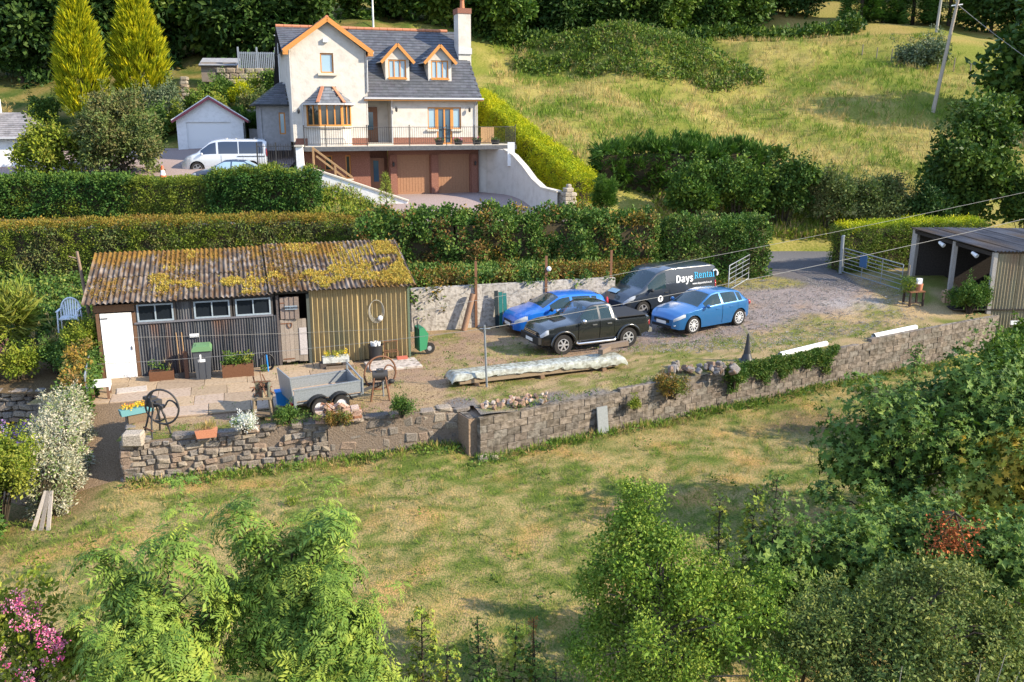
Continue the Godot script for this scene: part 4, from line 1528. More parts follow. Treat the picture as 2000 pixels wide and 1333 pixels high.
	for u in [0.35, 1.5, 3.75, 6.15, 8.3, 9.95, 12.45]:
		b = MB.new()
		b.tube([Vector3(u, 6.46, 1.33), Vector3(u, 7.56, 1.33)], [0.026], 5)
		b.ball(Vector3(u, 7.59, 1.33), Vector3.ONE * 0.04, 6)
		part(rl, "post", b, M.iron)
	var bar := MB.new()
	bar.tube([Vector3(0, 6.6, 0), Vector3(0, 7.5, 0)], [0.0095], 4)
	var bm := bar.mesh(M.iron)
	for i in 98:
		place(rl, "baluster", bm, Transform3D(Basis(), Vector3(0.47 + i * 0.122, 0, 1.33)))
	for i in 14:
		place(rl, "baluster", bm, Transform3D(Basis(), Vector3(12.45, 0, 1.2 - i * 0.125)))
	# stored timber gate leaning at the end of the terrace
	b = MB.new()
	for i in 6:
		b.box(Vector3(11.0 + i * 0.14, 7.0, -0.6), Vector3(0.13, 0.95, 0.04))
	part(s, "timber_screen", b, M.oldpine)
	# pots along the terrace
	for i in 4:
		var pl := thing("terrace_planter", ["dark planter of trailing flowers on the terrace under the left sidelight", "dark planter of pink flowers in front of the french doors", "dark planter on the terrace right of the french doors", "dark planter on the terrace beyond the house corner"][i], "planter", s.transform * Vector3(7.95 + i * 1.12, GF + 0.02, 1.05), 19.24, "planters along the terrace edge")
		b = MB.new()
		b.lathe([[0.0, 0.0], [0.2, 0.0], [0.27, 0.26], [0.24, 0.26], [0.23, 0.2], [0.0, 0.2]], 12)
		part(pl, "pot", b, M.plasticblack)
		b = MB.new()
		for j in 26:
			put(b, "flower_pink" if rng.randf() < (0.35 if i == 1 else 0.08) else "leaf_small", Vector3(rng.randf_range(-0.22, 0.22), rng.randf_range(0.22, 0.36), rng.randf_range(-0.22, 0.22)), Vector3.UP, 0.1)
		part(pl, "flowers", b, M.leaf)
	# sloping wall between the upper and lower drives
	var sw := thing("sloping_wall", "white rendered wall sloping down beside the house steps", "wall", Vector3(-11.6, 0, -48.9), 2.0)
	b = MB.new()
	b.prism([Vector2(0.0, 4.7), Vector2(0.0, 6.5), Vector2(0.35, 6.5), Vector2(0.38, 5.45), Vector2(5.9, 3.55), Vector2(5.9, 2.9)], -0.12, 0.12)
	part(sw, "wall_face", b, M.whiterender)
	b = MB.new()
	b.bar(Vector3(0.36, 5.5, 0), Vector3(5.95, 3.6, 0), 0.34, 0.08)
	b.box(Vector3(0.17, 6.54, 0), Vector3(0.45, 0.09, 0.4))
	part(sw, "coping", b, M.stonecream)
	var hr := thing("timber_handrail", "pale timber handrail on the sloping white wall", "handrail", Vector3(-11.6, 0, -49.15), 2.0)
	for q in [[0.3, 6.45, 2.9, 4.85], [0.5, 6.0, 2.6, 4.75]]:
		b = MB.new()
		b.bar(Vector3(q[0] + 0.5, q[1], 0), Vector3(q[2], q[3], 0), 0.07, 0.1)
		part(hr, "rail", b, M.oldpine)
	for q in [[0.85, 5.0, 6.45], [2.0, 4.7, 5.55]]:
		bp(hr, "post", Vector3(q[0], (q[1] + q[2]) / 2, 0), Vector3(0.1, q[2] - q[1], 0.1), M.oldpine)
	# curved retaining wall right of the garages
	var C := [Vector3(-1.3, 6.25, -53.9), Vector3(-0.9, 6.25, -53.5), Vector3(-0.25, 6.2, -52.6), Vector3(0.3, 5.9, -51.2), Vector3(0.85, 5.35, -49.7), Vector3(1.3, 4.8, -48.2), Vector3(1.75, 4.45, -46.8), Vector3(2.5, 4.35, -45.6)]
	var cw := thing("curved_wall", "curved cream retaining wall between the drive and the golden hedge", "wall")
	b = MB.new()
	var cap := MB.new()
	var inner := []
	var outer := []
	var topi := []
	var topo := []
	for i in C.size():
		var d: Vector3 = (C[mini(i + 1, C.size() - 1)] - C[maxi(i - 1, 0)])
		d.y = 0
		var nn := Vector3(-d.z, 0, d.x).normalized() * 0.24
		inner.append(Vector3(C[i].x, 2.6, C[i].z)); topi.append(C[i])
		outer.append(Vector3(C[i].x, 2.6, C[i].z) + nn); topo.append(C[i] + nn)
	b.grid([inner, topi])
	b.grid([topi, topo])
	b.grid([topo, outer])
	part(cw, "wall_face", b, M.render)
	for i in C.size() - 1:
		if i > 1:
			cap.bar((topi[i] + topo[i]) * 0.5 + Vector3(0, 0.04, 0), (topi[i + 1] + topo[i + 1]) * 0.5 + Vector3(0, 0.04, 0), 0.34, 0.07)
	part(cw, "coping", cap, M.stonecream)
	bp(cw, "end_pier", Vector3(-0.05, 6.0, -51.7), Vector3(0.4, 1.3, 0.4), M.whiterender)
	b = MB.new()
	b.quad(Vector3(-2.1, 3.4, -54.2), Vector3(-2.1, 6.3, -54.2), Vector3(-0.9, 6.3, -53.6), Vector3(-0.9, 3.4, -53.6))
	part(cw, "back_face", b, M.render)
	# stone gate pillar
	var tones := [[0.42, 0.38, 0.32], [0.36, 0.32, 0.27], [0.46, 0.41, 0.34]]
	var sm := stones(M.stone, tones, 8)
	var pil := thing("stone_pillar", "square rubble stone gate pillar with a white cap stone", "pillar", Vector3(2.85, 2.75, -45.5), 20.0)
	for r in 8:
		for k in 4:
			var a := k * PI / 2
			for j in 2:
				var o := Vector3((-0.14 if j == 0 else 0.15), 0.11 + r * 0.2, 0.2)
				place(pil, "stone", sm[rng.randi() % 8], Transform3D(Basis(Vector3.UP, a), Vector3.ZERO) * Transform3D(Basis.from_scale(Vector3(0.29 + (r % 2) * 0.03, 0.19, 0.2)), o + Vector3((r % 2) * 0.03, 0, 0)))
	bp(pil, "core", Vector3(0, 0.8, 0), Vector3(0.44, 1.6, 0.44), M.stone, Basis(), Color(0.2, 0.18, 0.15))
	place(pil, "cap_stone", sm[2], Transform3D(Basis.from_scale(Vector3(0.45, 0.22, 0.45)), Vector3(0, 1.72, 0)))
	place(pil, "cap_stone", sm[0], Transform3D(Basis.from_scale(Vector3(0.22, 0.2, 0.24)), Vector3(0.02, 1.9, 0)))

func build_outbuildings() -> void:
	# white garage
	var g := thing("garage", "white gabled garage with red trimmed verges behind the silver van", "garage", Vector3(-20.0, 5.9, -54.6), 14.0)
	var b := MB.new()
	holes_wall(b, 0.0, 3.9, -0.4, 2.0, [[0.55, 3.1, -0.4, 1.85]], 0.0, 0.15)
	b.prism([Vector2(0, 2.0), Vector2(3.9, 2.0), Vector2(1.95, 3.25)], -0.15, 0.0)
	b.box(Vector3(0.05, 0.8, -2.6), Vector3(0.1, 2.4, 5.0))
	b.box(Vector3(3.85, 0.8, -2.6), Vector3(0.1, 2.4, 5.0))
	part(g, "wall", b, M.whiterender)
	var d := bp(g, "roller_door", Vector3(1.825, 0.72, -0.12), Vector3(2.55, 2.25, 0.05), M.plasticwhite)
	for i in 4:
		bp(d, "panel", Vector3(1.825, -0.1 + i * 0.55, -0.09), Vector3(2.5, 0.52, 0.02), M.plasticwhite)
	var roof := Node3D.new()
	roof.name = "roof"
	g.add_child(roof, true)
	b = MB.new()
	slates(b, Vector3(4.15, 1.92, 0.25), Vector3(4.15, 1.92, -5.3), Vector3(1.95, 3.34, -5.3), Vector3(1.95, 3.34, 0.25), 0.35, 0.3, Color(0.19, 0.18, 0.2))
	slates(b, Vector3(-0.25, 1.92, 0.25), Vector3(-0.25, 1.92, -5.3), Vector3(1.95, 3.34, -5.3), Vector3(1.95, 3.34, 0.25), 0.35, 0.3, Color(0.19, 0.18, 0.2))
	part(roof, "tiles", b, M.slate).set_meta("kind", "stuff")
	for q in [-0.25, 4.15]:
		b = MB.new()
		b.bar(Vector3(q, 1.86, 0.26), Vector3(1.95, 3.26, 0.26), 0.04, 0.14)
		part(roof, "verge_board", b, M.redpaint)
		b = MB.new()
		b.bar(Vector3(q, 1.97, 0.24), Vector3(1.95, 3.38, 0.24), 0.1, 0.05)
		part(roof, "verge_cap", b, M.whiterender)
	b = MB.new()
	b.tube([Vector3(4.2, 1.88, 0.3), Vector3(4.2, 1.88, -5.2)], [0.06], 6)
	b.tube([Vector3(3.85, 1.8, 0.05), Vector3(3.85, -0.3, 0.05)], [0.035], 6)
	part(g, "gutter", b, M.iron)
	# low white shed right of it
	var lw := thing("yard_wall", "low grey rendered wall and white gate right of the white garage", "wall", Vector3(-16.1, 5.9, -56.2), 14.0)
	bp(lw, "wall_face", Vector3(1.2, 0.5, 0), Vector3(2.5, 1.9, 0.2), M.rendergrey)
	bp(lw, "white_gate", Vector3(0.8, 0.2, 0.14), Vector3(1.5, 1.2, 0.05), M.plasticwhite)
	# cottage at the picture's edge
	var c := thing("cottage", "white cottage corner with a stone slate roof at the left edge", "cottage", Vector3(-30.0, 4.4, -50.3), 10.0)
	b = MB.new()
	b.box(Vector3(1.0, 1.1, -2.0), Vector3(4.4, 3.0, 4.0))
	b.quad(Vector3(2.2, -0.4, 0.0), Vector3(3.1, 2.4, -0.3), Vector3(3.2, 2.4, -2.0), Vector3(3.4, -0.4, -0.4))
	part(c, "wall", b, M.whiterender)
	b = MB.new()
	slates(b, Vector3(-2.0, 2.55, 0.35), Vector3(3.5, 2.55, 0.35), Vector3(2.4, 3.9, -2.0), Vector3(-2.0, 3.9, -2.0), 0.3, 0.2, Color(0.24, 0.22, 0.215))
	slates(b, Vector3(3.5, 2.55, 0.35), Vector3(3.5, 2.55, -4.4), Vector3(2.4, 3.9, -2.0), Vector3(2.4, 3.9, -2.0), 0.3, 0.2, Color(0.2, 0.185, 0.18))
	part(c, "roof", b, M.slate).set_meta("kind", "stuff")
	bp(c, "chimney", Vector3(0.3, 4.0, -2.0), Vector3(1.6, 1.3, 0.8), M.whiterender)
	b = MB.new()
	b.tube([Vector3(-2, 2.5, 0.36), Vector3(3.5, 2.5, 0.36)], [0.06], 6)
	part(c, "gutter", b, M.gutter)
	window(c, 0.2, 1.1, 0.1, 1.0, 0.06, M.greypaint, M.glassdark, 2)
	# open-fronted barn on the right
	var br := thing("open_barn", "open fronted barn with grey sheet roof and tin side wall by the gate", "barn", Vector3(20.0, 0, -36.6), 0.0)
	var A := Vector3(0, 2.62, 0.0)
	var F := Vector3(-1.55, 3.05, -4.3)
	var dark := func(p: Vector3, e: float) -> Color:
		var n := fn.get_noise_2d(p.x * 20.0, p.z * 20.0)
		return mixc(mixc(Color(0.1, 0.095, 0.1), Color(0.2, 0.19, 0.19), 0.35 + n * 1.6), Color(0.2, 0.135, 0.085), fn.get_noise_2d(p.x * 9.0 + 5.0, p.z * 9.0) * 2.0 - 0.1)
	var ax := Vector3(1, 0.0, 0.06).normalized()
	var ay := (F - A).normalized()
	for i in 6:
		b = MB.new()
		corr(b, A + ax * i * 1.0 + Vector3(-0.15, 0.02 + (i % 2) * 0.01, 0.15), ax, ay, ax.cross(ay).normalized() * signf(ax.cross(ay).y), 1.03, (F - A).length() + 0.2, 0.15, 0.05, false, dark, 5)
		part(br, "roof_sheet", b, M.sheet)
	var tin := func(p: Vector3, e: float) -> Color:
		var n := fn.get_noise_2d(p.x * 12.0 + 9.0, p.y * 5.0)
		return mixc(mixc(Color(0.2, 0.18, 0.115), Color(0.29, 0.255, 0.165), 0.5 + n), Color(0.2, 0.12, 0.07), n * 1.5)
	for i in 6:
		b = MB.new()
		corr(b, Vector3(0.05 + i * 0.98, -1.3, 0.0), Vector3.RIGHT, Vector3.UP, Vector3.BACK, 1.0, 3.85, 0.13, 0.05, false, tin, 3)
		part(br, "wall_sheet", b, M.tin)
	b = MB.new()
	b.box(Vector3(2.4, 1.0, -4.3), Vector3(7.6, 4.0, 0.1))
	b.box(Vector3(5.6, 1.0, -2.1), Vector3(0.1, 4.0, 4.3))
	b.box(Vector3(2.2, 0.2, -2.1), Vector3(7.4, 0.05, 4.4))
	part(br, "back_wall", b, M.darkwood)
	for p in [[Vector3(-1.5, 0.2, -4.2), Vector3(-1.42, 3.05, -4.25), 0.17], [Vector3(-0.72, 0.1, -2.0), Vector3(-0.7, 2.8, -2.0), 0.12], [Vector3(0.0, -0.2, 0.0), Vector3(0.0, 2.6, 0.0), 0.12]]:
		b = MB.new()
		b.col = Color(0.42, 0.39, 0.36)
		b.bar(p[0], p[1], p[2] * 1.4, p[2] * 1.4)
		part(br, "post", b, M.oldwood)
	b = MB.new()
	b.bar(Vector3(0.0, 2.5, 0.02), Vector3(-1.5, 2.95, -4.25), 0.09, 0.16)
	part(br, "verge_beam", b, M.darkwood)
	for p in [Vector3(-0.45, 2.45, -1.0), Vector3(-1.05, 2.65, -2.75)]:
		b = MB.new()
		b.tube([p, p + Vector3(0.1, -0.12, 0.25)], [0.07, 0.1], 8)
		part(br, "floodlight", b, M.plasticwhite)
# ---------------------------------------------------------------- vehicles
func key(t: Array, x: float) -> float:
	if x <= t[0][0]:
		return t[0][1]
	for i in t.size() - 1:
		if x <= t[i + 1][0]:
			var u: float = (x - t[i][0]) / maxf(t[i + 1][0] - t[i][0], 0.0001)
			return lerpf(t[i][1], t[i + 1][1], u)
	return t[-1][1]

func smooth_key(t: Array, x: float) -> float:
	return (key(t, x - 0.06) + 2.0 * key(t, x) + key(t, x + 0.06)) * 0.25

# one section point of a lofted body; q runs 0 (sill) .. 1 (belt) .. 2 (roof edge) .. 3 (centre line)
func car_pt(P: Dictionary, x: float, q: float, side: float) -> Vector3:
	var hw := smooth_key(P.hw, x)
	var belt := smooth_key(P.belt, x)
	var roof := smooth_key(P.roof, x)
	var rw := smooth_key(P.rw, x)
	var sill: float = smooth_key(P.sill, x)
	for wx in [P.wf, P.wr]:
		var d: float = absf(x - wx)
		if d < P.arch:
			sill = maxf(sill, P.wrad + sqrt(maxf(P.arch * P.arch - d * d, 0.0)) - 0.005)
	var crown_h: float = P.get("crown", 0.07) * clampf((rw / hw), 0.0, 1.0)
	var edge := roof - crown_h
	if q <= 1.0:
		var y := lerpf(sill, belt, q)
		var f: float = (y - P.sill0) / maxf(belt - P.sill0, 0.05)
		var bulge := 1.0 - 0.05 * pow(absf(f - 0.62) / 0.62, 2.0)
		return Vector3(x, y, side * hw * bulge)
	if q <= 2.0:
		var t := q - 1.0
		var e2 := maxf(edge, belt + 0.003)
		var w0 := hw * (1.0 - 0.05 * pow(0.38 / 0.62, 2.0))
		return Vector3(x, lerpf(belt, e2, t), side * (lerpf(w0, rw, t) + sin(t * PI) * 0.015))
	var t2 := q - 2.0
	var e3 := maxf(edge, belt + 0.003)
	return Vector3(x, e3 + (maxf(roof, e3) - e3) * (1.0 - (1.0 - t2) * (1.0 - t2)), side * rw * (1.0 - t2))

func car(called: String, label: String, cat: String, at: Vector3, turn: float, P: Dictionary) -> Node3D:
	var c := thing(called, label, cat, at, turn)
	var xs := []
	var x: float = P.x0
	while x < P.x1 - 0.001:
		xs.append(x)
		x += 0.05
	xs.append(P.x1)
	for e in P.seams:
		xs.append(e - 0.012)
		xs.append(e + 0.012)
	for e in [0.015, 0.03]:
		xs.append(P.x0 + e)
		xs.append(P.x1 - e)
	for w in P.glass:
		xs.append(w[0])
		xs.append(w[1])
	for w in [P.screen, P.rear]:
		xs.append(w[0])
		xs.append(w[1])
	xs = xs.filter(func(e: float) -> bool: return e >= P.x0 and e <= P.x1)
	xs.sort()
	var qs := [0.0, 0.06, 0.2, 0.4, 0.6, 0.75, 0.88, 0.97, 1.0, 1.08, 1.2, 1.4, 1.6, 1.78, 1.88, 1.95, 2.0, 2.05, 2.1, 2.25, 2.5, 2.75, 3.0]
	# smooth normals from finite differences
	var nrm := func(px: float, q: float, side: float) -> Vector3:
		var dx := car_pt(P, px + 0.02, q, side) - car_pt(P, px - 0.02, q, side)
		var dq := car_pt(P, px, minf(q + 0.04, 3.0), side) - car_pt(P, px, maxf(q - 0.04, 0.0), side)
		if px - 0.02 < P.x0 or px + 0.02 > P.x1:
			dx = car_pt(P, clampf(px + 0.02, P.x0, P.x1), q, side) - car_pt(P, clampf(px - 0.02, P.x0, P.x1), q, side)
		var n := dx.cross(dq)
		var p := car_pt(P, px, q, side)
		if n.dot(p - Vector3(px - signf(px) * 0.3, 0.3, 0)) < 0.0:
			n = -n
		return n.normalized()
	var body := MB.new()
	var doors := {}
	var panes := {}
	for side in [-1.0, 1.0]:
		var pt := []
		var nn := []
		for px in xs:
			var r := []
			var rn := []
			for q in qs:
				r.append(car_pt(P, px, q, side))
				rn.append(nrm.call(px, q, side))
			pt.append(r)
			nn.append(rn)
		for i in xs.size() - 1:
			var mx: float = (xs[i] + xs[i + 1]) * 0.5
			if xs[i + 1] - xs[i] < 0.0005:
				continue
			for j in qs.size() - 1:
				var mq: float = (qs[j] + qs[j + 1]) * 0.5
				var b := body
				if mq > 1.08 and mq < 1.88:
					for k in P.glass.size():
						if mx > P.glass[k][0] and mx < P.glass[k][1]:
							var id := "%d_%d" % [k, int(side)]
							if not panes.has(id):
								panes[id] = MB.new()
							b = panes[id]
				elif mq > 2.05:
					if mx > P.screen[0] and mx < P.screen[1]:
						if not panes.has("screen"):
							panes["screen"] = MB.new()
						b = panes["screen"]
					elif mx > P.rear[0] and mx < P.rear[1]:
						if not panes.has("rear"):
							panes["rear"] = MB.new()
						b = panes["rear"]
				if b == body and mq > 0.06 and mq < 2.0 and P.seams.size() > 1 and mx > P.seams[0] and mx < P.seams[-1]:
					var near := false
					for k in P.seams.size() - 1:
						if mx > P.seams[k] + 0.012 and mx < P.seams[k + 1] - 0.012:
							var id := "%d_%d" % [k, int(side)]
							if not doors.has(id):
								doors[id] = MB.new()
							b = doors[id]
							near = true
					if not near and mq < 1.0:
						continue      # the shut line between two panels
				var A: Vector3 = pt[i][j]
				var B: Vector3 = pt[i + 1][j]
				var C: Vector3 = pt[i + 1][j + 1]
				var D: Vector3 = pt[i][j + 1]
				if A.distance_to(D) < 0.001 and B.distance_to(C) < 0.001:
					continue
				b.triN(A, B, C, nn[i][j], nn[i + 1][j], nn[i + 1][j + 1])
				b.triN(A, C, D, nn[i][j], nn[i + 1][j + 1], nn[i][j + 1])
	# end caps
	for e in [P.x0, P.x1]:
		var nx := Vector3(signf(e), 0, 0)
		for j in qs.size() - 1:
			var l0 := car_pt(P, e, qs[j], -1.0)
			var l1 := car_pt(P, e, qs[j + 1], -1.0)
			var r0 := car_pt(P, e, qs[j], 1.0)
			var r1 := car_pt(P, e, qs[j + 1], 1.0)
			body.triN(l0, r0, r1, nx, nx, nx)
			body.triN(l0, r1, l1, nx, nx, nx)
	part(c, "body", body, P.paint)
	for id in doors:
		part(c, P.get("panel", "door"), doors[id], P.paint)
	for id in panes:
		part(c, "windscreen" if id == "screen" else "rear_window" if id == "rear" else "side_window", panes[id], P.get("pane", M.carglass))
	# dark underbody and arches
	var u := MB.new()
	u.box(Vector3((P.x0 + P.x1) / 2, P.wrad + 0.12, 0), Vector3(P.x1 - P.x0 - 0.3, 0.42, P.track * 1.35))
	u.box(Vector3((P.wf + P.wr) / 2, P.sill0 + 0.2, 0), Vector3(P.wf - P.wr - 2.0 * P.arch, 0.35, P.track * 1.9))
	u.box(Vector3((P.seams[0] + P.seams[-1]) / 2, P.sill0 + 0.42, 0), Vector3(P.seams[-1] - P.seams[0], 0.5, P.track * 1.86))
	part(c, "underbody", u, M.carblack)
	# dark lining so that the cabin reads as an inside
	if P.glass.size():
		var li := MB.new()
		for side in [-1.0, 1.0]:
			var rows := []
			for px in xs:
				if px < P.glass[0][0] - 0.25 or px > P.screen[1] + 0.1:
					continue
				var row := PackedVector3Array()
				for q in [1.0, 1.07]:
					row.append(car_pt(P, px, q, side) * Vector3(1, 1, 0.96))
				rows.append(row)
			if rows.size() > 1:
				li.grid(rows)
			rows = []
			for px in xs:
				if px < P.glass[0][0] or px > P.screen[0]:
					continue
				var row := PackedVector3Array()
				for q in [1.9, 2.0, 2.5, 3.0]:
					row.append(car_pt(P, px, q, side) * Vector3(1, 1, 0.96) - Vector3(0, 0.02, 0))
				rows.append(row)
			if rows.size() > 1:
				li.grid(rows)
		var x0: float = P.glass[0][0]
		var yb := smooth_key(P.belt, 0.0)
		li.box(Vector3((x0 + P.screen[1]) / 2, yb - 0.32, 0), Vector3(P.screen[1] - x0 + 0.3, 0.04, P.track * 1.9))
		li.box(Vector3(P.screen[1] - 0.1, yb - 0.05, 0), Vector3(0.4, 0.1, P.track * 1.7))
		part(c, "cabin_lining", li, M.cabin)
	# wheels
	for wx in [P.wf, P.wr]:
		for side in [-1.0, 1.0]:
			var w := Node3D.new()
			w.name = "wheel"
			c.add_child(w, true)
			w.transform = Transform3D(Basis(Vector3.RIGHT, PI / 2 * side), Vector3(wx, P.wrad, side * P.track))
			var R: float = P.wrad
			var rr: float = R * P.get("rimr", 0.66)
			var b := MB.new()
			b.lathe([[rr * 0.96, -0.1], [R * 0.96, -0.1], [R, -0.06], [R, 0.07], [R * 0.95, 0.1], [rr, 0.095], [rr * 0.97, 0.05]], 26)
			part(w, "tyre", b, M.tyre)
			b = MB.new()
			b.lathe([[rr * 0.99, 0.09], [rr * 0.9, 0.085], [rr * 0.88, 0.0], [0.0, 0.0]], 26)
			part(w, "wheel_well", b, M.carblack)
			b = MB.new()
			b.lathe([[rr * 1.0, 0.092], [rr * 0.9, 0.095], [rr * 0.88, 0.06]], 26)
			var sp: int = P.get("spokes", 5)
			for k in sp:
				var a := TAU * k / sp
				for o in ([-0.17, 0.17] if P.get("twin", false) else [0.0]):
					b.bar(Vector3(cos(a) * rr * 0.1, 0.085, sin(a) * rr * 0.1), Vector3(cos(a + o) * rr * 0.93, 0.08, sin(a + o) * rr * 0.93), rr * P.get("spokew", 0.2), 0.025)
			b.lathe([[rr * 0.24, 0.04], [rr * 0.22, 0.1], [0.0, 0.105]], 12)
			part(w, "rim", b, P.get("rim", M.alloy))
	return c

func plate(c: Node3D, x: float, y: float, dir: float) -> void:
	bp(c, "number_plate", Vector3(x, y, 0), Vector3(0.015, 0.11, 0.5), M.plateW if dir > 0 else M.plateY)

func mirrors(c: Node3D, x: float, y: float, z: float, m: Material) -> void:
	for s in [-1.0, 1.0]:
		var b := MB.new()
		b.ball(Vector3(x, y, s * (z + 0.1)), Vector3(0.07, 0.075, 0.11), 10)
		b.bar(Vector3(x + 0.03, y - 0.04, s * (z - 0.06)), Vector3(x, y - 0.03, s * (z + 0.06)), 0.05, 0.04)
		part(c, "door_mirror", b, m)

func lamp(c: Node3D, called: String, x: float, y: float, z: float, s: Vector3, m: Material, yaw := 0.0, tilt := 0.0) -> void:
	for e in [-1.0, 1.0]:
		var b := MB.new()
		b.ball(Vector3(x, y, z * e), s * 0.5, 12, Basis(Vector3.UP, yaw * e) * Basis(Vector3.BACK, tilt))
		part(c, called, b, m)

# lamp lens that follows the body's own skin
func lens(c: Node3D, called: String, P: Dictionary, x0: float, x1: float, q0: float, q1: float, m: Material) -> void:
	for e in [-1.0, 1.0]:
		var rows := []
		for i in 7:
			var row := PackedVector3Array()
			for j in 5:
				var p := car_pt(P, lerpf(x0, x1, i / 6.0), lerpf(q0 + (q1 - q0) * 0.25 * (1.0 - i / 6.0), q1, j / 4.0), e)
				row.append(p + (p - Vector3(p.x - signf(p.x) * 0.4, 0.5, 0)).normalized() * (0.012 if i > 0 and i < 6 and j > 0 and j < 4 else 0.0))
			rows.append(row)
		var b := MB.new()
		b.grid(rows)
		part(c, called, b, m)

func handle(c: Node3D, xs2: Array, y: float, z: float, m: Material) -> void:
	for e in [-1.0, 1.0]:
		for x in xs2:
			bp(c, "door_handle", Vector3(x, y, e * z), Vector3(0.18, 0.035, 0.05), m)

func cabin(c: Node3D, x0: float, x1: float, y: float, hw: float) -> void:
	# seats and headrests behind the glass
	for x in [x0, x1]:
		for e in [-1.0, 1.0]:
			var b := MB.new()
			b.box(Vector3(x, y, e * hw * 0.5), Vector3(0.14, 0.55, 0.46), Basis(Vector3.BACK, 0.2))
			b.ball(Vector3(x - 0.1, y + 0.38, e * hw * 0.5), Vector3(0.06, 0.11, 0.13), 8)
			part(c, "seat", b, M.cabin)

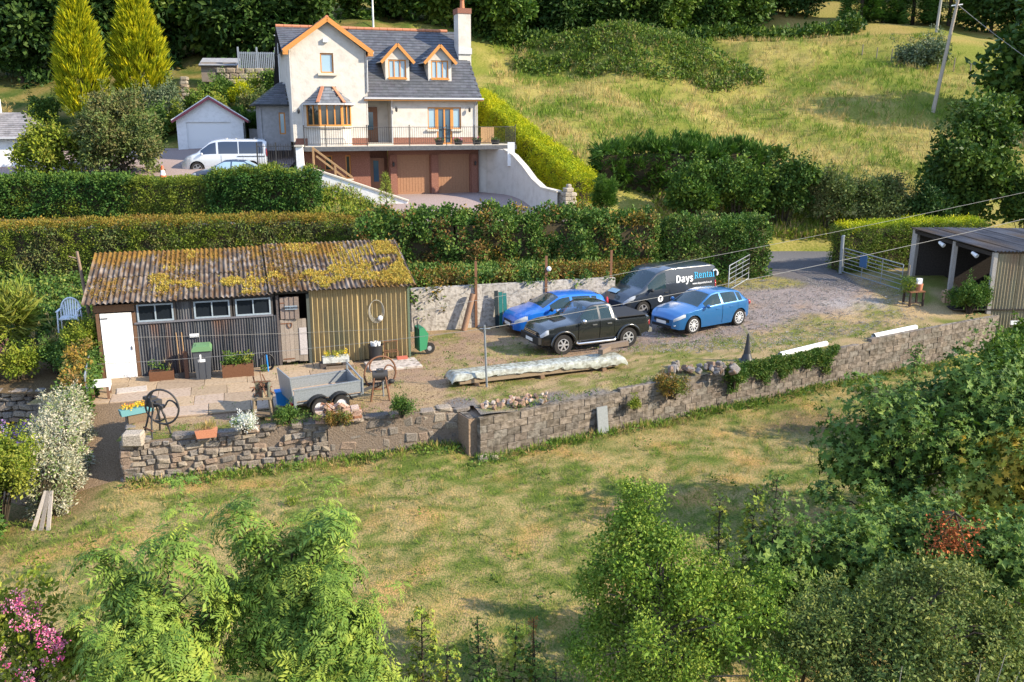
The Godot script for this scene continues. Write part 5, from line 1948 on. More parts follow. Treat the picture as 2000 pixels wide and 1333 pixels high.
func build_cars() -> void:
	# mid-blue hatchback nearest the drive
	var P := {"x0": -1.92, "x1": 2.07, "wf": 1.22, "wr": -1.25, "wrad": 0.33, "arch": 0.39, "track": 0.745, "sill0": 0.2, "paint": M.bluepaint,
		"sill": [[-1.92, 0.42], [-1.7, 0.3], [-1.3, 0.2], [1.5, 0.2], [1.85, 0.2], [2.07, 0.26]],
		"hw": [[-1.92, 0.66], [-1.86, 0.76], [-1.6, 0.84], [-1.0, 0.865], [1.0, 0.865], [1.5, 0.84], [1.85, 0.74], [2.0, 0.64], [2.07, 0.54]],
		"belt": [[-1.92, 0.8], [-1.85, 0.95], [-1.6, 0.99], [0.0, 0.95], [0.75, 0.92], [1.2, 0.88], [1.7, 0.8], [1.98, 0.68], [2.07, 0.56]],
		"roof": [[-1.92, 0.82], [-1.88, 1.0], [-1.7, 1.14], [-1.42, 1.37], [-0.9, 1.45], [-0.2, 1.47], [0.15, 1.42], [0.95, 1.0], [1.2, 0.96], [1.7, 0.87], [1.98, 0.74], [2.07, 0.58]],
		"rw": [[-1.92, 0.5], [-1.7, 0.56], [-1.4, 0.56], [0.1, 0.56], [0.95, 0.72], [1.2, 0.74], [1.7, 0.68], [2.07, 0.42]],
		"glass": [[-1.38, -1.16], [-1.1, -0.32], [-0.22, 0.66]], "screen": [0.2, 0.92], "rear": [-1.8, -1.48], "seams": [-1.12, -0.27, 0.8], "spokes": 10, "rim": M.alloybright, "spokew": 0.13, "rimr": 0.72}
	var c := car("blue_hatchback", "mid blue five-door hatchback with bright alloy wheels nearest the gate", "car", Vector3(7.35, yard_y(7.35, 33.9), -33.85), 214.0, P)
	lens(c, "headlight", P, 1.62, 2.04, 0.7, 0.98, M.lampglass)
	lamp(c, "tail_light", -1.86, 0.86, 0.7, Vector3(0.14, 0.22, 0.2), M.redglass)
	lamp(c, "fog_light", 2.0, 0.36, 0.56, Vector3(0.06, 0.07, 0.22), M.chrome)
	bp(c, "grille", Vector3(2.07, 0.5, 0), Vector3(0.03, 0.12, 0.8), M.carblack)
	bp(c, "lower_grille", Vector3(2.075, 0.3, 0), Vector3(0.03, 0.1, 1.0), M.carblack)
	plate(c, 2.095, 0.44, 1)
	mirrors(c, 0.62, 1.0, 0.86, M.bluepaint)
	handle(c, [-0.75, 0.0], 0.83, 0.855, M.bluepaint)
	cabin(c, 0.0, -0.95, 0.85, 0.7)
	# brighter blue older hatchback by the wall
	P = P.duplicate(true)
	P.paint = M.brightblue
	P.rim = M.alloy
	P.spokes = 5
	P.spokew = 0.3
	P.wrad = 0.3
	P.arch = 0.36
	P.roof = [[-1.92, 0.8], [-1.88, 0.98], [-1.78, 1.24], [-1.62, 1.38], [-0.9, 1.45], [-0.2, 1.46], [0.2, 1.41], [1.05, 1.0], [1.3, 0.95], [1.7, 0.84], [1.98, 0.7], [2.07, 0.56]]
	c = car("bright_blue_hatchback", "bright blue older hatchback parked against the pale concrete wall", "car", Vector3(1.75, 0.0, -33.95), 203.0, P)
	lens(c, "headlight", P, 1.6, 2.05, 0.62, 0.97, M.lampglass)
	lamp(c, "tail_light", -1.84, 1.05, 0.66, Vector3(0.12, 0.42, 0.14), M.redglass)
	bp(c, "grille", Vector3(2.07, 0.5, 0), Vector3(0.03, 0.1, 0.7), M.carblack)
	bp(c, "lower_grille", Vector3(2.075, 0.32, 0), Vector3(0.03, 0.12, 0.9), M.carblack)
	plate(c, 2.095, 0.42, 1)
	mirrors(c, 0.68, 0.99, 0.86, M.carblack)
	handle(c, [-0.75, 0.0], 0.82, 0.855, M.carblack)
	cabin(c, 0.0, -0.95, 0.85, 0.7)
	# black pick-up
	P = {"x0": -2.2, "x1": 2.14, "wf": 1.32, "wr": -1.32, "wrad": 0.365, "arch": 0.45, "track": 0.76, "sill0": 0.42, "paint": M.blackpaint, "panel": "door", "crown": 0.06,
		"sill": [[-2.2, 0.55], [-1.9, 0.46], [-1.0, 0.42], [1.5, 0.42], [1.9, 0.36], [2.14, 0.42]],
		"hw": [[-2.2, 0.84], [-2.1, 0.87], [-0.7, 0.87], [1.2, 0.88], [1.7, 0.85], [2.0, 0.74], [2.14, 0.6]],
		"belt": [[-2.2, 1.06], [-0.75, 1.06], [-0.7, 1.12], [0.6, 1.1], [0.9, 1.07], [1.5, 1.02], [1.95, 0.94], [2.14, 0.72]],
		"roof": [[-2.2, 1.11], [-0.83, 1.11], [-0.8, 1.4], [-0.72, 1.62], [-0.55, 1.68], [0.05, 1.68], [0.25, 1.63], [0.85, 1.16], [1.5, 1.1], [1.95, 1.0], [2.14, 0.74]],
		"rw": [[-2.2, 0.78], [-0.9, 0.78], [-0.72, 0.6], [0.15, 0.6], [0.85, 0.72], [1.5, 0.76], [1.95, 0.66], [2.14, 0.5]],
		"glass": [[-0.6, -0.16], [-0.08, 0.6]], "screen": [0.28, 0.84], "rear": [-0.8, -0.72], "seams": [-0.72, -0.12, 0.74], "spokes": 6, "spokew": 0.26, "rimr": 0.6}
	c = car("pickup_truck", "black double-cab pickup truck with covered bed and silver side step", "pickup truck", Vector3(2.62, 0.0, -31.2), 205.0, P)
	lens(c, "headlight", P, 1.86, 2.12, 0.6, 0.98, M.lampglass)
	lamp(c, "tail_light", -2.17, 0.85, 0.8, Vector3(0.1, 0.34, 0.12), M.redglass)
	var gr := bp(c, "grille", Vector3(2.14, 0.74, 0), Vector3(0.05, 0.18, 0.9), M.carblack)
	for k in 3:
		bp(gr, "chrome_bar", Vector3(2.172, 0.68 + k * 0.06, 0), Vector3(0.02, 0.025, 0.86), M.chrome)
	bp(c, "bumper", Vector3(2.16, 0.55, 0), Vector3(0.12, 0.24, 1.4), M.carblack)
	bp(c, "rear_bumper", Vector3(-2.26, 0.55, 0), Vector3(0.16, 0.16, 1.6), M.chrome)
	plate(c, 2.23, 0.52, 1)
	mirrors(c, 0.58, 1.16, 0.88, M.chrome)
	handle(c, [-0.5, 0.1], 0.98, 0.88, M.chrome)
	for e in [-1.0, 1.0]:
		var b := MB.new()
		b.tube([Vector3(-0.8, 0.42, e * 0.8), Vector3(-0.72, 0.36, e * 0.9), Vector3(0.75, 0.36, e * 0.9), Vector3(0.85, 0.42, e * 0.8)], [0.045], 8)
		part(c, "side_step", b, M.chrome)
		for wx in [1.32, -1.32]:
			b = MB.new()
			var pts := []
			for i in 15:
				var a := lerpf(0.05, PI - 0.05, i / 14.0)
				pts.append(Vector3(wx + cos(a) * 0.475, 0.365 + sin(a) * 0.475, e * 0.885))
			b.tube(pts, [0.045], 6)
			part(c, "arch_flare", b, M.blackpaint)
	bp(c, "bonnet_scoop", Vector3(1.15, 1.15, 0), Vector3(0.5, 0.07, 0.42), M.blackpaint)
	bp(c, "bed_cover", Vector3(-1.5, 1.125, 0), Vector3(1.35, 0.03, 1.5), M.carblack)
	cabin(c, 0.1, -0.5, 1.0, 0.72)
	# black rental van
	P = {"x0": -2.05, "x1": 2.55, "wf": 1.72, "wr": -1.2, "wrad": 0.34, "arch": 0.41, "track": 0.8, "sill0": 0.26, "paint": M.vanpaint, "crown": 0.06, "panel": "door",
		"sill": [[-2.05, 0.4], [-1.8, 0.3], [-1.0, 0.26], [2.0, 0.26], [2.35, 0.24], [2.55, 0.34]],
		"hw": [[-2.05, 0.88], [-1.95, 0.92], [-1.0, 0.93], [1.5, 0.93], [2.0, 0.9], [2.35, 0.78], [2.55, 0.6]],
		"belt": [[-2.05, 1.05], [1.0, 1.05], [1.5, 1.05], [2.0, 1.0], [2.35, 0.88], [2.55, 0.64]],
		"roof": [[-2.05, 1.8], [-1.98, 1.88], [-1.8, 1.92], [0.3, 1.93], [0.75, 1.87], [1.0, 1.78], [1.75, 1.18], [2.0, 1.1], [2.35, 0.95], [2.55, 0.66]],
		"rw": [[-2.05, 0.78], [-1.8, 0.8], [0.6, 0.8], [1.0, 0.76], [1.75, 0.82], [2.1, 0.76], [2.55, 0.48]],
		"glass": [[0.62, 1.5]], "screen": [1.0, 1.72], "rear": [-9, -8.9], "seams": [-0.75, 0.42, 1.56], "spokes": 5, "rim": M.steelrim, "spokew": 0.3}
	c = car("rental_van", "black panel van lettered in white and blue behind the pickup", "van", Vector3(6.25, yard_y(6.3, 36.2), -36.2), 210.0, P)
	lens(c, "headlight", P, 2.1, 2.53, 0.7, 0.98, M.lampglass)
	lamp(c, "tail_light", -2.02, 1.0, 0.86, Vector3(0.08, 0.5, 0.12), M.redglass)
	bp(c, "grille", Vector3(2.55, 0.55, 0), Vector3(0.04, 0.2, 1.0), M.carblack)
	bp(c, "bonnet_sticker", Vector3(2.3, 1.0, 0.3), Vector3(0.26, 0.012, 0.55), M.stickerblue, Basis(Vector3.BACK, -0.42))
	mirrors(c, 1.42, 1.12, 0.92, M.carblack)
	handle(c, [0.6, -0.6], 0.95, 0.93, M.carblack)
	bp(c, "side_moulding", Vector3(0.2, 0.62, 0.935), Vector3(2.0, 0.1, 0.03), M.carblack)
	for e in [-1.0, 1.0]:
		var side := Transform3D(Basis(Vector3.UP, 0.0 if e > 0 else PI), Vector3.ZERO)
		var sg := Node3D.new()
		sg.name = "side_lettering"
		c.add_child(sg, true)
		sg.transform = side
		sg.rotate_object_local(Vector3.RIGHT, 0.0)
		var k := -1.0 if e > 0 else 1.0
		var tl := -0.13
		for t in [["Days", -0.08 if e < 0 else -1.72, 1.42, 0.40, "Droid Sans", 800, false, M.vinylwhite], ["Rental", 0.98 if e < 0 else -0.66, 1.5, 0.36, "Droid Serif", 400, true, M.vinylblue], ["www.daysrental.co.uk", 0.85 if e < 0 else -0.78, 1.18, 0.105, "Droid Sans", 400, false, M.vinylwhite]]:
			var o := letters(sg, t[0], Vector3.ZERO, t[3], Vector3.ZERO, t[7], 0.0, t[4], t[5], t[6], 0.01)
			o.transform = Transform3D(Basis(Vector3.RIGHT, tl), Vector3(t[1] + 0.42, t[2], 0.94 - 0.137 * (t[2] - 1.05)))
		var b := MB.new()
		b.tube([Vector3(0, 0, 0), Vector3(0, 0, 0.006)], [0.13], 18)
		var r := part(sg, "roundel", b, M.vinylwhite)
		r.position = Vector3(-0.9 if e < 0 else 0.75, 0.72, 0.932)
		b = MB.new()
		b.bar(Vector3(0, -0.08, 0.012), Vector3(0, 0.06, 0.012), 0.03, 0.006, Vector3.BACK)
		b.bar(Vector3(-0.06, 0.02, 0.012), Vector3(0, 0.08, 0.012), 0.03, 0.006, Vector3.BACK)
		b.bar(Vector3(0.06, 0.02, 0.012), Vector3(0, 0.08, 0.012), 0.03, 0.006, Vector3.BACK)
		part(r, "arrow", b, M.carblack)
		b = MB.new()
		var arc := []
		for i in 9:
			var a := lerpf(-0.6, 2.4, i / 8.0)
			arc.append(Vector3(cos(a) * 0.14, sin(a) * 0.16, 0))
		b.tube(arc, [0.03, 0.05, 0.05, 0.03], 5)
		part(sg, "swirl_mark", b, M.vinylwhite).position = Vector3(1.95 if e < 0 else 0.28, 1.5, 0.9)
	# silver minibus on the upper drive
	P = P.duplicate(true)
	P.paint = M.silverpaint
	P.glass = [[-1.85, -0.55], [-0.5, 0.55], [0.66, 1.5]]
	P.pane = M.glassnavy
	P.rear = [-2.04, -1.95]
	c = car("minibus", "silver white minibus with dark side windows on the upper drive", "minibus", Vector3(-15.9, 4.95, -51.3), 192.0, P)
	lamp(c, "tail_light", -2.02, 1.15, 0.86, Vector3(0.08, 0.6, 0.12), M.redglass)
	lens(c, "headlight", P, 2.1, 2.53, 0.7, 0.98, M.lampglass)
	bp(c, "door_track", Vector3(-1.2, 0.98, 0.945), Vector3(1.5, 0.04, 0.02), M.carblack)
	bp(c, "door_track", Vector3(-1.2, 0.98, -0.945), Vector3(1.5, 0.04, 0.02), M.carblack)
	mirrors(c, 1.42, 1.12, 0.92, M.silverpaint)
	for e in [-0.4, 0.6, 1.1]:
		bp(c, "roof_strip", Vector3(e - 1.0, 1.94, 0), Vector3(0.06, 0.03, 1.3), M.gutter)
	# dark blue car in front of it, mostly behind the hedge
	P = {"x0": -2.1, "x1": 2.1, "wf": 1.28, "wr": -1.28, "wrad": 0.31, "arch": 0.37, "track": 0.75, "sill0": 0.2, "paint": M.navypaint,
		"sill": [[-2.1, 0.4], [-1.7, 0.22], [1.7, 0.2], [2.1, 0.28]],
		"hw": [[-2.1, 0.66], [-1.9, 0.8], [-1.2, 0.87], [1.2, 0.87], [1.8, 0.76], [2.1, 0.56]],
		"belt": [[-2.1, 0.82], [-1.7, 0.95], [0.0, 0.93], [1.2, 0.86], [1.8, 0.76], [2.1, 0.58]],
		"roof": [[-2.1, 0.86], [-1.6, 1.02], [-0.85, 1.4], [-0.3, 1.44], [0.2, 1.42], [1.05, 0.98], [1.4, 0.93], [1.9, 0.78], [2.1, 0.6]],
		"rw": [[-2.1, 0.55], [-1.0, 0.56], [0.2, 0.56], [1.05, 0.72], [1.7, 0.66], [2.1, 0.42]],
		"glass": [[-0.95, -0.25], [-0.17, 0.7]], "screen": [0.25, 1.0], "rear": [-1.55, -0.9], "seams": [-0.9, -0.21, 0.85], "pane": M.glasspale}
	c = car("dark_blue_car", "dark blue car whose roof shows above the hedge beside the minibus", "car", Vector3(-15.2, 4.4, -48.9), 184.0, P)
	mirrors(c, 0.7, 1.0, 0.87, M.navypaint)
	lens(c, "headlight", P, 1.65, 2.08, 0.68, 0.97, M.lampglass)
# ---------------------------------------------------------------- things in the yard
func cable(called: String, label: String, a: Vector3, b2: Vector3, sag: float, r: float, m: Material) -> void:
	var b := MB.new()
	var pts := []
	for i in 17:
		var t := i / 16.0
		pts.append(a.lerp(b2, t) - Vector3(0, sag * 4.0 * t * (1.0 - t), 0))
	b.tube(pts, [r], 4)
	single(called, b, m, label, "cable")

func field_gate(called: String, label: String, a: Vector3, b2: Vector3, h: float, bars: int, m: Material) -> Node3D:
	var d := b2 - a
	var g := thing(called, label, "gate", a, rad_to_deg(atan2(-d.z, d.x)))
	var L := Vector2(d.x, d.z).length()
	var rise := d.y
	var b := MB.new()
	b.tube([Vector3(0, 0.06, 0), Vector3(0, h, 0), Vector3(L, h + rise, 0), Vector3(L, 0.06 + rise, 0), Vector3(0, 0.06, 0)], [0.026], 6)
	part(g, "frame", b, m)
	for i in range(1, bars):
		var y := 0.06 + (h - 0.06) * pow(float(i) / bars, 0.85)
		b = MB.new()
		b.tube([Vector3(0, y, 0), Vector3(L, y + rise, 0)], [0.018], 5)
		part(g, "bar", b, m)
	for k in [1.0 / 3.0, 2.0 / 3.0]:
		b = MB.new()
		b.tube([Vector3(L * k, 0.06 + rise * k, 0), Vector3(L * k, h + rise * k, 0)], [0.015], 5)
		part(g, "upright", b, m)
	return g

func wheel_iron(parent: Node3D, o: Vector3, r: float, b0: Basis, m: Material) -> void:
	var b := MB.new()
	var pts := []
	for i in 33:
		var a := TAU * i / 32.0
		pts.append(o + b0 * Vector3(cos(a) * r, sin(a) * r, 0))
	b.tube(pts, [0.028], 6, false)
	part(parent, "wheel_rim", b, m)
	for k in 3:
		# cast S-shaped spokes
		b = MB.new()
		var sp := []
		for i in 9:
			var t := i / 8.0
			var a := TAU * k / 3.0 + sin(t * PI) * 0.75
			sp.append(o + b0 * Vector3(cos(a) * r * (0.08 + 0.9 * t), sin(a) * r * (0.08 + 0.9 * t), 0))
		b.tube(sp, [0.03, 0.026, 0.024, 0.024, 0.024, 0.024, 0.024, 0.024, 0.028], 5)
		part(parent, "spoke", b, m)
	b = MB.new()
	b.tube([o - b0.z * 0.08, o + b0.z * 0.08], [0.06], 8)
	part(parent, "hub", b, m)

func planter_box(label: String, at: Vector3, turn: float, s: Vector3, plants: int, kinds: Array) -> Node3D:
	var p := thing("wooden_planter", label, "planter", at, turn, "wooden planters by the shed")
	for i in 2:
		bp(p, "side_board", Vector3(0, s.y / 2, (s.z / 2 - 0.015) * (1 if i else -1)), Vector3(s.x, s.y, 0.03), M.oldwood, Basis(), Color(0.17, 0.085, 0.05))
		bp(p, "end_board", Vector3((s.x / 2 - 0.016) * (1 if i else -1), s.y / 2, 0), Vector3(0.032, s.y - 0.01, s.z - 0.06), M.oldwood, Basis(), Color(0.14, 0.07, 0.045))
	bp(p, "soil", Vector3(0, s.y - 0.05, 0), Vector3(s.x - 0.06, 0.04, s.z - 0.06), M.earth, Basis(), Color(0.1, 0.07, 0.05))
	var b := MB.new()
	for i in plants:
		put(b, kinds[rng.randi() % kinds.size()], Vector3(rng.randf_range(-0.42, 0.42) * s.x, s.y + rng.randf_range(0.0, 0.3), rng.randf_range(-0.4, 0.4) * s.z), Vector3.UP, rng.randf_range(0.1, 0.17))
	part(p, "foliage", b, M.leaf)
	return p

func build_props() -> void:
	var b := MB.new()
	# wheelie bin
	var t := thing("wheelie_bin", "dark grey wheelie bin with green lid against the shed", "bin", Vector3(-9.72, 0.05, -27.0), 17.3)
	b = MB.new()
	b.prism([Vector2(-0.21, 0.0), Vector2(0.21, 0.0), Vector2(0.27, 0.92), Vector2(-0.27, 0.92)], -0.24, 0.27)
	part(t, "body", b, M.bingrey)
	b = MB.new()
	b.prism([Vector2(-0.3, 0.92), Vector2(0.3, 0.92), Vector2(0.3, 0.98), Vector2(0.24, 1.07), Vector2(-0.24, 1.07), Vector2(-0.3, 0.98)], -0.3, 0.32)
	b.box(Vector3(0, 1.08, 0.05), Vector3(0.34, 0.02, 0.3))
	part(t, "lid", b, M.bingreen)
	for e in [-0.2, 0.2]:
		b = MB.new()
		b.tube([Vector3(e - 0.03, 0.1, -0.26), Vector3(e + 0.03, 0.1, -0.26)], [0.1], 12)
		part(t, "wheel", b, M.tyre)
	bp(t, "front_rib", Vector3(-0.1, 0.4, 0.275), Vector3(0.03, 0.7, 0.02), M.bingrey)
	bp(t, "front_rib", Vector3(0.1, 0.4, 0.275), Vector3(0.03, 0.7, 0.02), M.bingrey)
	bp(t, "address_label", Vector3(-0.02, 0.62, 0.277), Vector3(0.22, 0.09, 0.01), M.vinylwhite)
	bp(t, "house_number", Vector3(-0.05, 0.75, 0.277), Vector3(0.05, 0.13, 0.01), M.vinylwhite)
	# planters, posts along the shed front
	planter_box("small brown wooden planter between the white door and the bin", Vector3(-10.95, 0.05, -26.75), 17.3, Vector3(0.72, 0.3, 0.32), 10, ["leaf_small", "straw"])
	planter_box("long brown wooden planter with bushy green plants right of the bin", Vector3(-8.7, 0.05, -27.2), 17.3, Vector3(0.95, 0.42, 0.42), 60, ["leaf_lime", "leaf_small", "leaf_small"])
	t = thing("timber_post", "dark brown square timber post standing left of the bin", "post", Vector3(-10.2, 0.05, -26.85), 17.3)
	b = MB.new()
	b.col = Color(0.16, 0.09, 0.06)
	b.box(Vector3(0, 0.42, 0), Vector3(0.12, 0.84, 0.12))
	b.box(Vector3(0, 0.86, 0), Vector3(0.15, 0.04, 0.15))
	part(t, "shaft", b, M.oldwood)
	t = thing("tool_handles", "pair of thin tool handles leaning on the shed left of the bin", "tools", Vector3(-10.42, 0.05, -26.95), 17.3)
	for k in 2:
		b = MB.new()
		b.tube([Vector3(k * 0.16, 0, 0.1), Vector3(k * 0.16 - 0.05, 1.45, -0.08)], [0.016], 5)
		part(t, "handle", b, M.oldpine)
		bp(t, "blade", Vector3(k * 0.16, 0.1, 0.1), Vector3(0.16, 0.2, 0.02), M.iron)
	t = thing("wall_plate", "small white plate fixed to the dark tin shed wall", "plate", Vector3(-10.12, 1.28, -27.55), 17.3)
	bp(t, "board", Vector3(0, 0, 0), Vector3(0.28, 0.11, 0.015), M.plasticwhite)
	bp(t, "screw", Vector3(0.11, 0, 0.01), Vector3(0.02, 0.02, 0.01), M.iron)
	# hose reel and blue stake
	t = thing("hose_reel", "black hose looped beside a bright blue stake by the shed", "hose", Vector3(-7.95, 0.05, -27.85), 17.3)
	b = MB.new()
	for k in 3:
		var pts := []
		for i in 19:
			var a := TAU * i / 18.0
			pts.append(Vector3(cos(a) * (0.2 + k * 0.02), 0.27 + sin(a) * (0.26 + k * 0.015), 0.03 * k))
		b.tube(pts, [0.018], 5, false)
	part(t, "loops", b, M.plasticblack)
	b = MB.new()
	b.tube([Vector3(0.02, 0.0, 0.22), Vector3(-0.01, 0.56, 0.2)], [0.026], 6)
	part(t, "stake", b, M.blueplastic)
	b = MB.new()
	for i in 8:
		put(b, "leaf_small", Vector3(rng.randf_range(-0.2, 0), rng.randf_range(0.03, 0.2), 0.2), Vector3.UP, 0.1)
	part(t, "weeds", b, M.leaf)
	# stone trough with plants
	t = thing("trough_planter", "low trough of seedlings on old timbers before the yellow sheets", "planter", Vector3(-5.8, 0.02, -28.25), 17.3)
	bp(t, "trough", Vector3(0, 0.3, 0), Vector3(0.85, 0.18, 0.35), M.concrete, Basis(), Color(0.5, 0.52, 0.5))
	for e in [-0.42, 0.3]:
		bp(t, "support", Vector3(e, 0.1, 0), Vector3(0.2, 0.21, 0.4), M.oldwood, Basis(), Color(0.1, 0.085, 0.075))
	bp(t, "timber", Vector3(0.1, 0.06, 0.25), Vector3(0.9, 0.1, 0.12), M.oldwood, Basis(), Color(0.2, 0.16, 0.12))
	b = MB.new()
	for i in 34:
		put(b, "leaf_lime" if i % 3 else "flower_yellow", Vector3(rng.randf_range(-0.38, 0.38), 0.42 + rng.randf() * 0.12, rng.randf_range(-0.14, 0.14)), Vector3.UP, 0.08)
	part(t, "seedlings", b, M.leaf)
	# black bucket, rack
	t = thing("black_bucket", "black bucket of white pots in front of the yellow shed wall", "bucket", Vector3(-4.6, 0.05, -29.05))
	b = MB.new()
	b.lathe([[0.0, 0.0], [0.2, 0.0], [0.25, 0.52], [0.27, 0.54], [0.23, 0.54], [0.19, 0.08], [0.0, 0.06]], 16)
	part(t, "pail", b, M.plasticblack)
	for k in 4:
		b = MB.new()
		b.lathe([[0.05, 0.5], [0.07, 0.64], [0.06, 0.64]], 8, Vector3(cos(k * 1.6) * 0.11, 0, sin(k * 1.6) * 0.11))
		part(t, "white_pot", b, M.plasticwhite)
	t = thing("metal_rack", "small rusty metal rack next to the black bucket", "rack", Vector3(-4.1, 0.04, -29.25), 17.3)
	b = MB.new()
	for x in [-0.22, 0.22]:
		for z in [-0.12, 0.12]:
			b.bar(Vector3(x, 0, z), Vector3(x, 0.62 if z < 0 else 0.3, z), 0.025, 0.025)
	part(t, "legs", b, M.rust)
	for y in [0.28, 0.6]:
		b = MB.new()
		b.bar(Vector3(-0.24, y, -0.12), Vector3(0.24, y, -0.12), 0.03, 0.02)
		part(t, "rail", b, M.rust)
	bp(t, "front_rail", Vector3(0, 0.28, 0.12), Vector3(0.48, 0.02, 0.03), M.rust)
	b = MB.new()
	b.box(Vector3(0, 0.06, 0), Vector3(0.36, 0.12, 0.16))
	b.box(Vector3(0.02, 0.01, 0.1), Vector3(0.3, 0.02, 0.08))
	var rb := single("red_brick", b, M.brickred, "red brick lying at the foot of the yellow shed wall", "brick")
	rb.position = Vector3(-3.72, 0.05, -29.1)
	rb.rotation_degrees.y = 20
	# green wheelbarrow stood on end
	t = thing("wheelbarrow", "green wheelbarrow stood on end at the shed corner", "wheelbarrow", Vector3(-3.25, 0.02, -30.0), 25.0)
	b = MB.new()
	b.prism([Vector2(-0.05, 0.15), Vector2(0.2, 0.22), Vector2(0.28, 0.75), Vector2(0.1, 1.0), Vector2(-0.05, 0.95)], -0.28, 0.28)
	part(t, "tray", b, M.barrowgreen)
	b = MB.new()
	b.lathe([[0.09, -0.05], [0.19, -0.05], [0.2, 0.0], [0.19, 0.05], [0.09, 0.05]], 16, Vector3(0.36, 0.2, 0.1), Basis(Vector3.RIGHT, PI / 2))
	part(t, "tyre", b, M.tyre)
	b = MB.new()
	b.lathe([[0.0, -0.04], [0.1, -0.03], [0.1, 0.03], [0.0, 0.04]], 12, Vector3(0.36, 0.2, 0.1), Basis(Vector3.RIGHT, PI / 2))
	part(t, "hub", b, M.alloy)
	for e in [-0.2, 0.2]:
		b = MB.new()
		b.tube([Vector3(0.3, 0.2, e * 0.5), Vector3(0.0, 0.3, e), Vector3(-0.1, 1.25, e)], [0.018], 6)
		part(t, "handle", b, M.iron)
	# galvanised trailer
	t = thing("trailer", "galvanised twin-axle box trailer standing on the terrace", "trailer", Vector3(-5.38, 0.02, -24.15), 30.0)
	var W := 1.2
	var L := 1.95
	bp(t, "floor", Vector3(0, 0.46, 0), Vector3(L, 0.04, W), M.plyfloor)
	for e in [-1.0, 1.0]:
		var sd := bp(t, "side_panel", Vector3(0, 0.62, e * W / 2), Vector3(L, 0.3, 0.025), M.galv)
		bp(sd, "top_rail", Vector3(0, 0.785, e * W / 2), Vector3(L + 0.04, 0.04, 0.05), M.galv)
		bp(t, "chassis_rail", Vector3(0, 0.4, e * (W / 2 - 0.08)), Vector3(L, 0.09, 0.05), M.galv)
		for wx in [-0.33, 0.28]:
			var w := Node3D.new()
			w.name = "wheel"
			t.add_child(w, true)
			w.transform = Transform3D(Basis(Vector3.RIGHT, PI / 2 * e), Vector3(wx, 0.255, e * (W / 2 + 0.13)))
			b = MB.new()
			b.lathe([[0.15, -0.07], [0.24, -0.07], [0.255, 0.0], [0.24, 0.07], [0.15, 0.06]], 20)
			part(w, "tyre", b, M.tyre)
			b = MB.new()
			b.lathe([[0.155, 0.055], [0.12, 0.04], [0.06, 0.05], [0.05, 0.07], [0.0, 0.07]], 18)
			part(w, "rim", b, M.alloybright)
			b = MB.new()
			var pts := []
			for i in 9:
				var a := lerpf(0.2, PI - 0.2, i / 8.0)
				pts.append(Vector3(wx + cos(a) * 0.33, 0.26 + sin(a) * 0.33, e * (W / 2 + 0.12)))
			for i in 8:
				b.bar(pts[i], pts[i + 1], 0.2, 0.014)
			part(t, "mudguard", b, M.carblack)
	bp(t, "tailboard", Vector3(-L / 2 - 0.06, 0.78, 0), Vector3(0.03, 0.75, W + 0.06), M.galv, Basis(Vector3.BACK, 0.1))
	b = MB.new()
	for e in [-1.0, 1.0]:
		b.bar(Vector3(L / 2, 0.4, e * (W / 2 + 0.02)), Vector3(L / 2, 1.12 if e < 0 else 0.86, e * (W / 2 + 0.02)), 0.045, 0.045)
	for y in [0.82, 0.62]:
		b.bar(Vector3(L / 2, y + 0.2, -W / 2), Vector3(L / 2, y, W / 2), 0.035, 0.035)
	part(t, "headboard_frame", b, M.galv)
	bp(t, "headboard", Vector3(L / 2 - 0.03, 0.62, 0), Vector3(0.02, 0.3, W), M.galv)
	b = MB.new()
	b.bar(Vector3(L / 2, 0.4, -0.4), Vector3(L / 2 + 0.75, 0.42, 0), 0.06, 0.07)
	b.bar(Vector3(L / 2, 0.4, 0.4), Vector3(L / 2 + 0.75, 0.42, 0), 0.06, 0.07)
	b.bar(Vector3(L / 2 + 0.6, 0.42, 0), Vector3(L / 2 + 1.15, 0.42, 0), 0.07, 0.08)
	part(t, "drawbar", b, M.iron)
	b = MB.new()
	b.tube([Vector3(L / 2 + 0.82, 0.05, 0.1), Vector3(L / 2 + 0.82, 0.85, 0.1), Vector3(L / 2 + 0.72, 0.87, 0.1)], [0.025], 6)
	part(t, "jockey_stand", b, M.galv)
	b = MB.new()
	b.ball(Vector3(L / 2 + 1.12, 0.44, 0), Vector3(0.12, 0.08, 0.08), 8)
	part(t, "coupling", b, M.carblack)
	for e in [-1.0, 1.0]:
		bp(t, "corner_post", Vector3(-L / 2, 0.42, e * (W / 2 + 0.03)), Vector3(0.07, 0.46, 0.06), M.galv)
	bp(t, "tail_lamp", Vector3(-L / 2 - 0.05, 0.36, W / 2 - 0.15), Vector3(0.04, 0.09, 0.18), M.redglass)
	t = thing("blue_crate", "bright blue plastic crate behind the trailer tailboard", "crate", Vector3(-6.55, 0.03, -24.25), 20.0)
	b = MB.new()
	b.prism([Vector2(-0.16, 0.0), Vector2(0.16, 0.0), Vector2(0.19, 0.42), Vector2(-0.19, 0.42)], -0.14, 0.14)
	part(t, "tub", b, M.blueplastic)
	bp(t, "rim", Vector3(0, 0.43, 0), Vector3(0.42, 0.035, 0.32), M.blueplastic)
	# old machines with iron flywheels
	t = thing("iron_flywheel_machine", "black cast-iron hand machine with big flywheel near the terrace corner", "machine", Vector3(-9.2, 0.0, -21.85), -35.0)
	for q in [[-0.22, 0.15], [0.1, 0.2], [-0.2, -0.2], [0.12, -0.2]]:
		b = MB.new()
		b.tube([Vector3(q[0] * 1.5, 0, q[1] * 1.3), Vector3(q[0] * 0.8, 0.4, q[1]), Vector3(q[0] * 0.5, 0.85, q[1] * 0.4)], [0.026], 5)
		part(t, "leg", b, M.iron)
	b = MB.new()
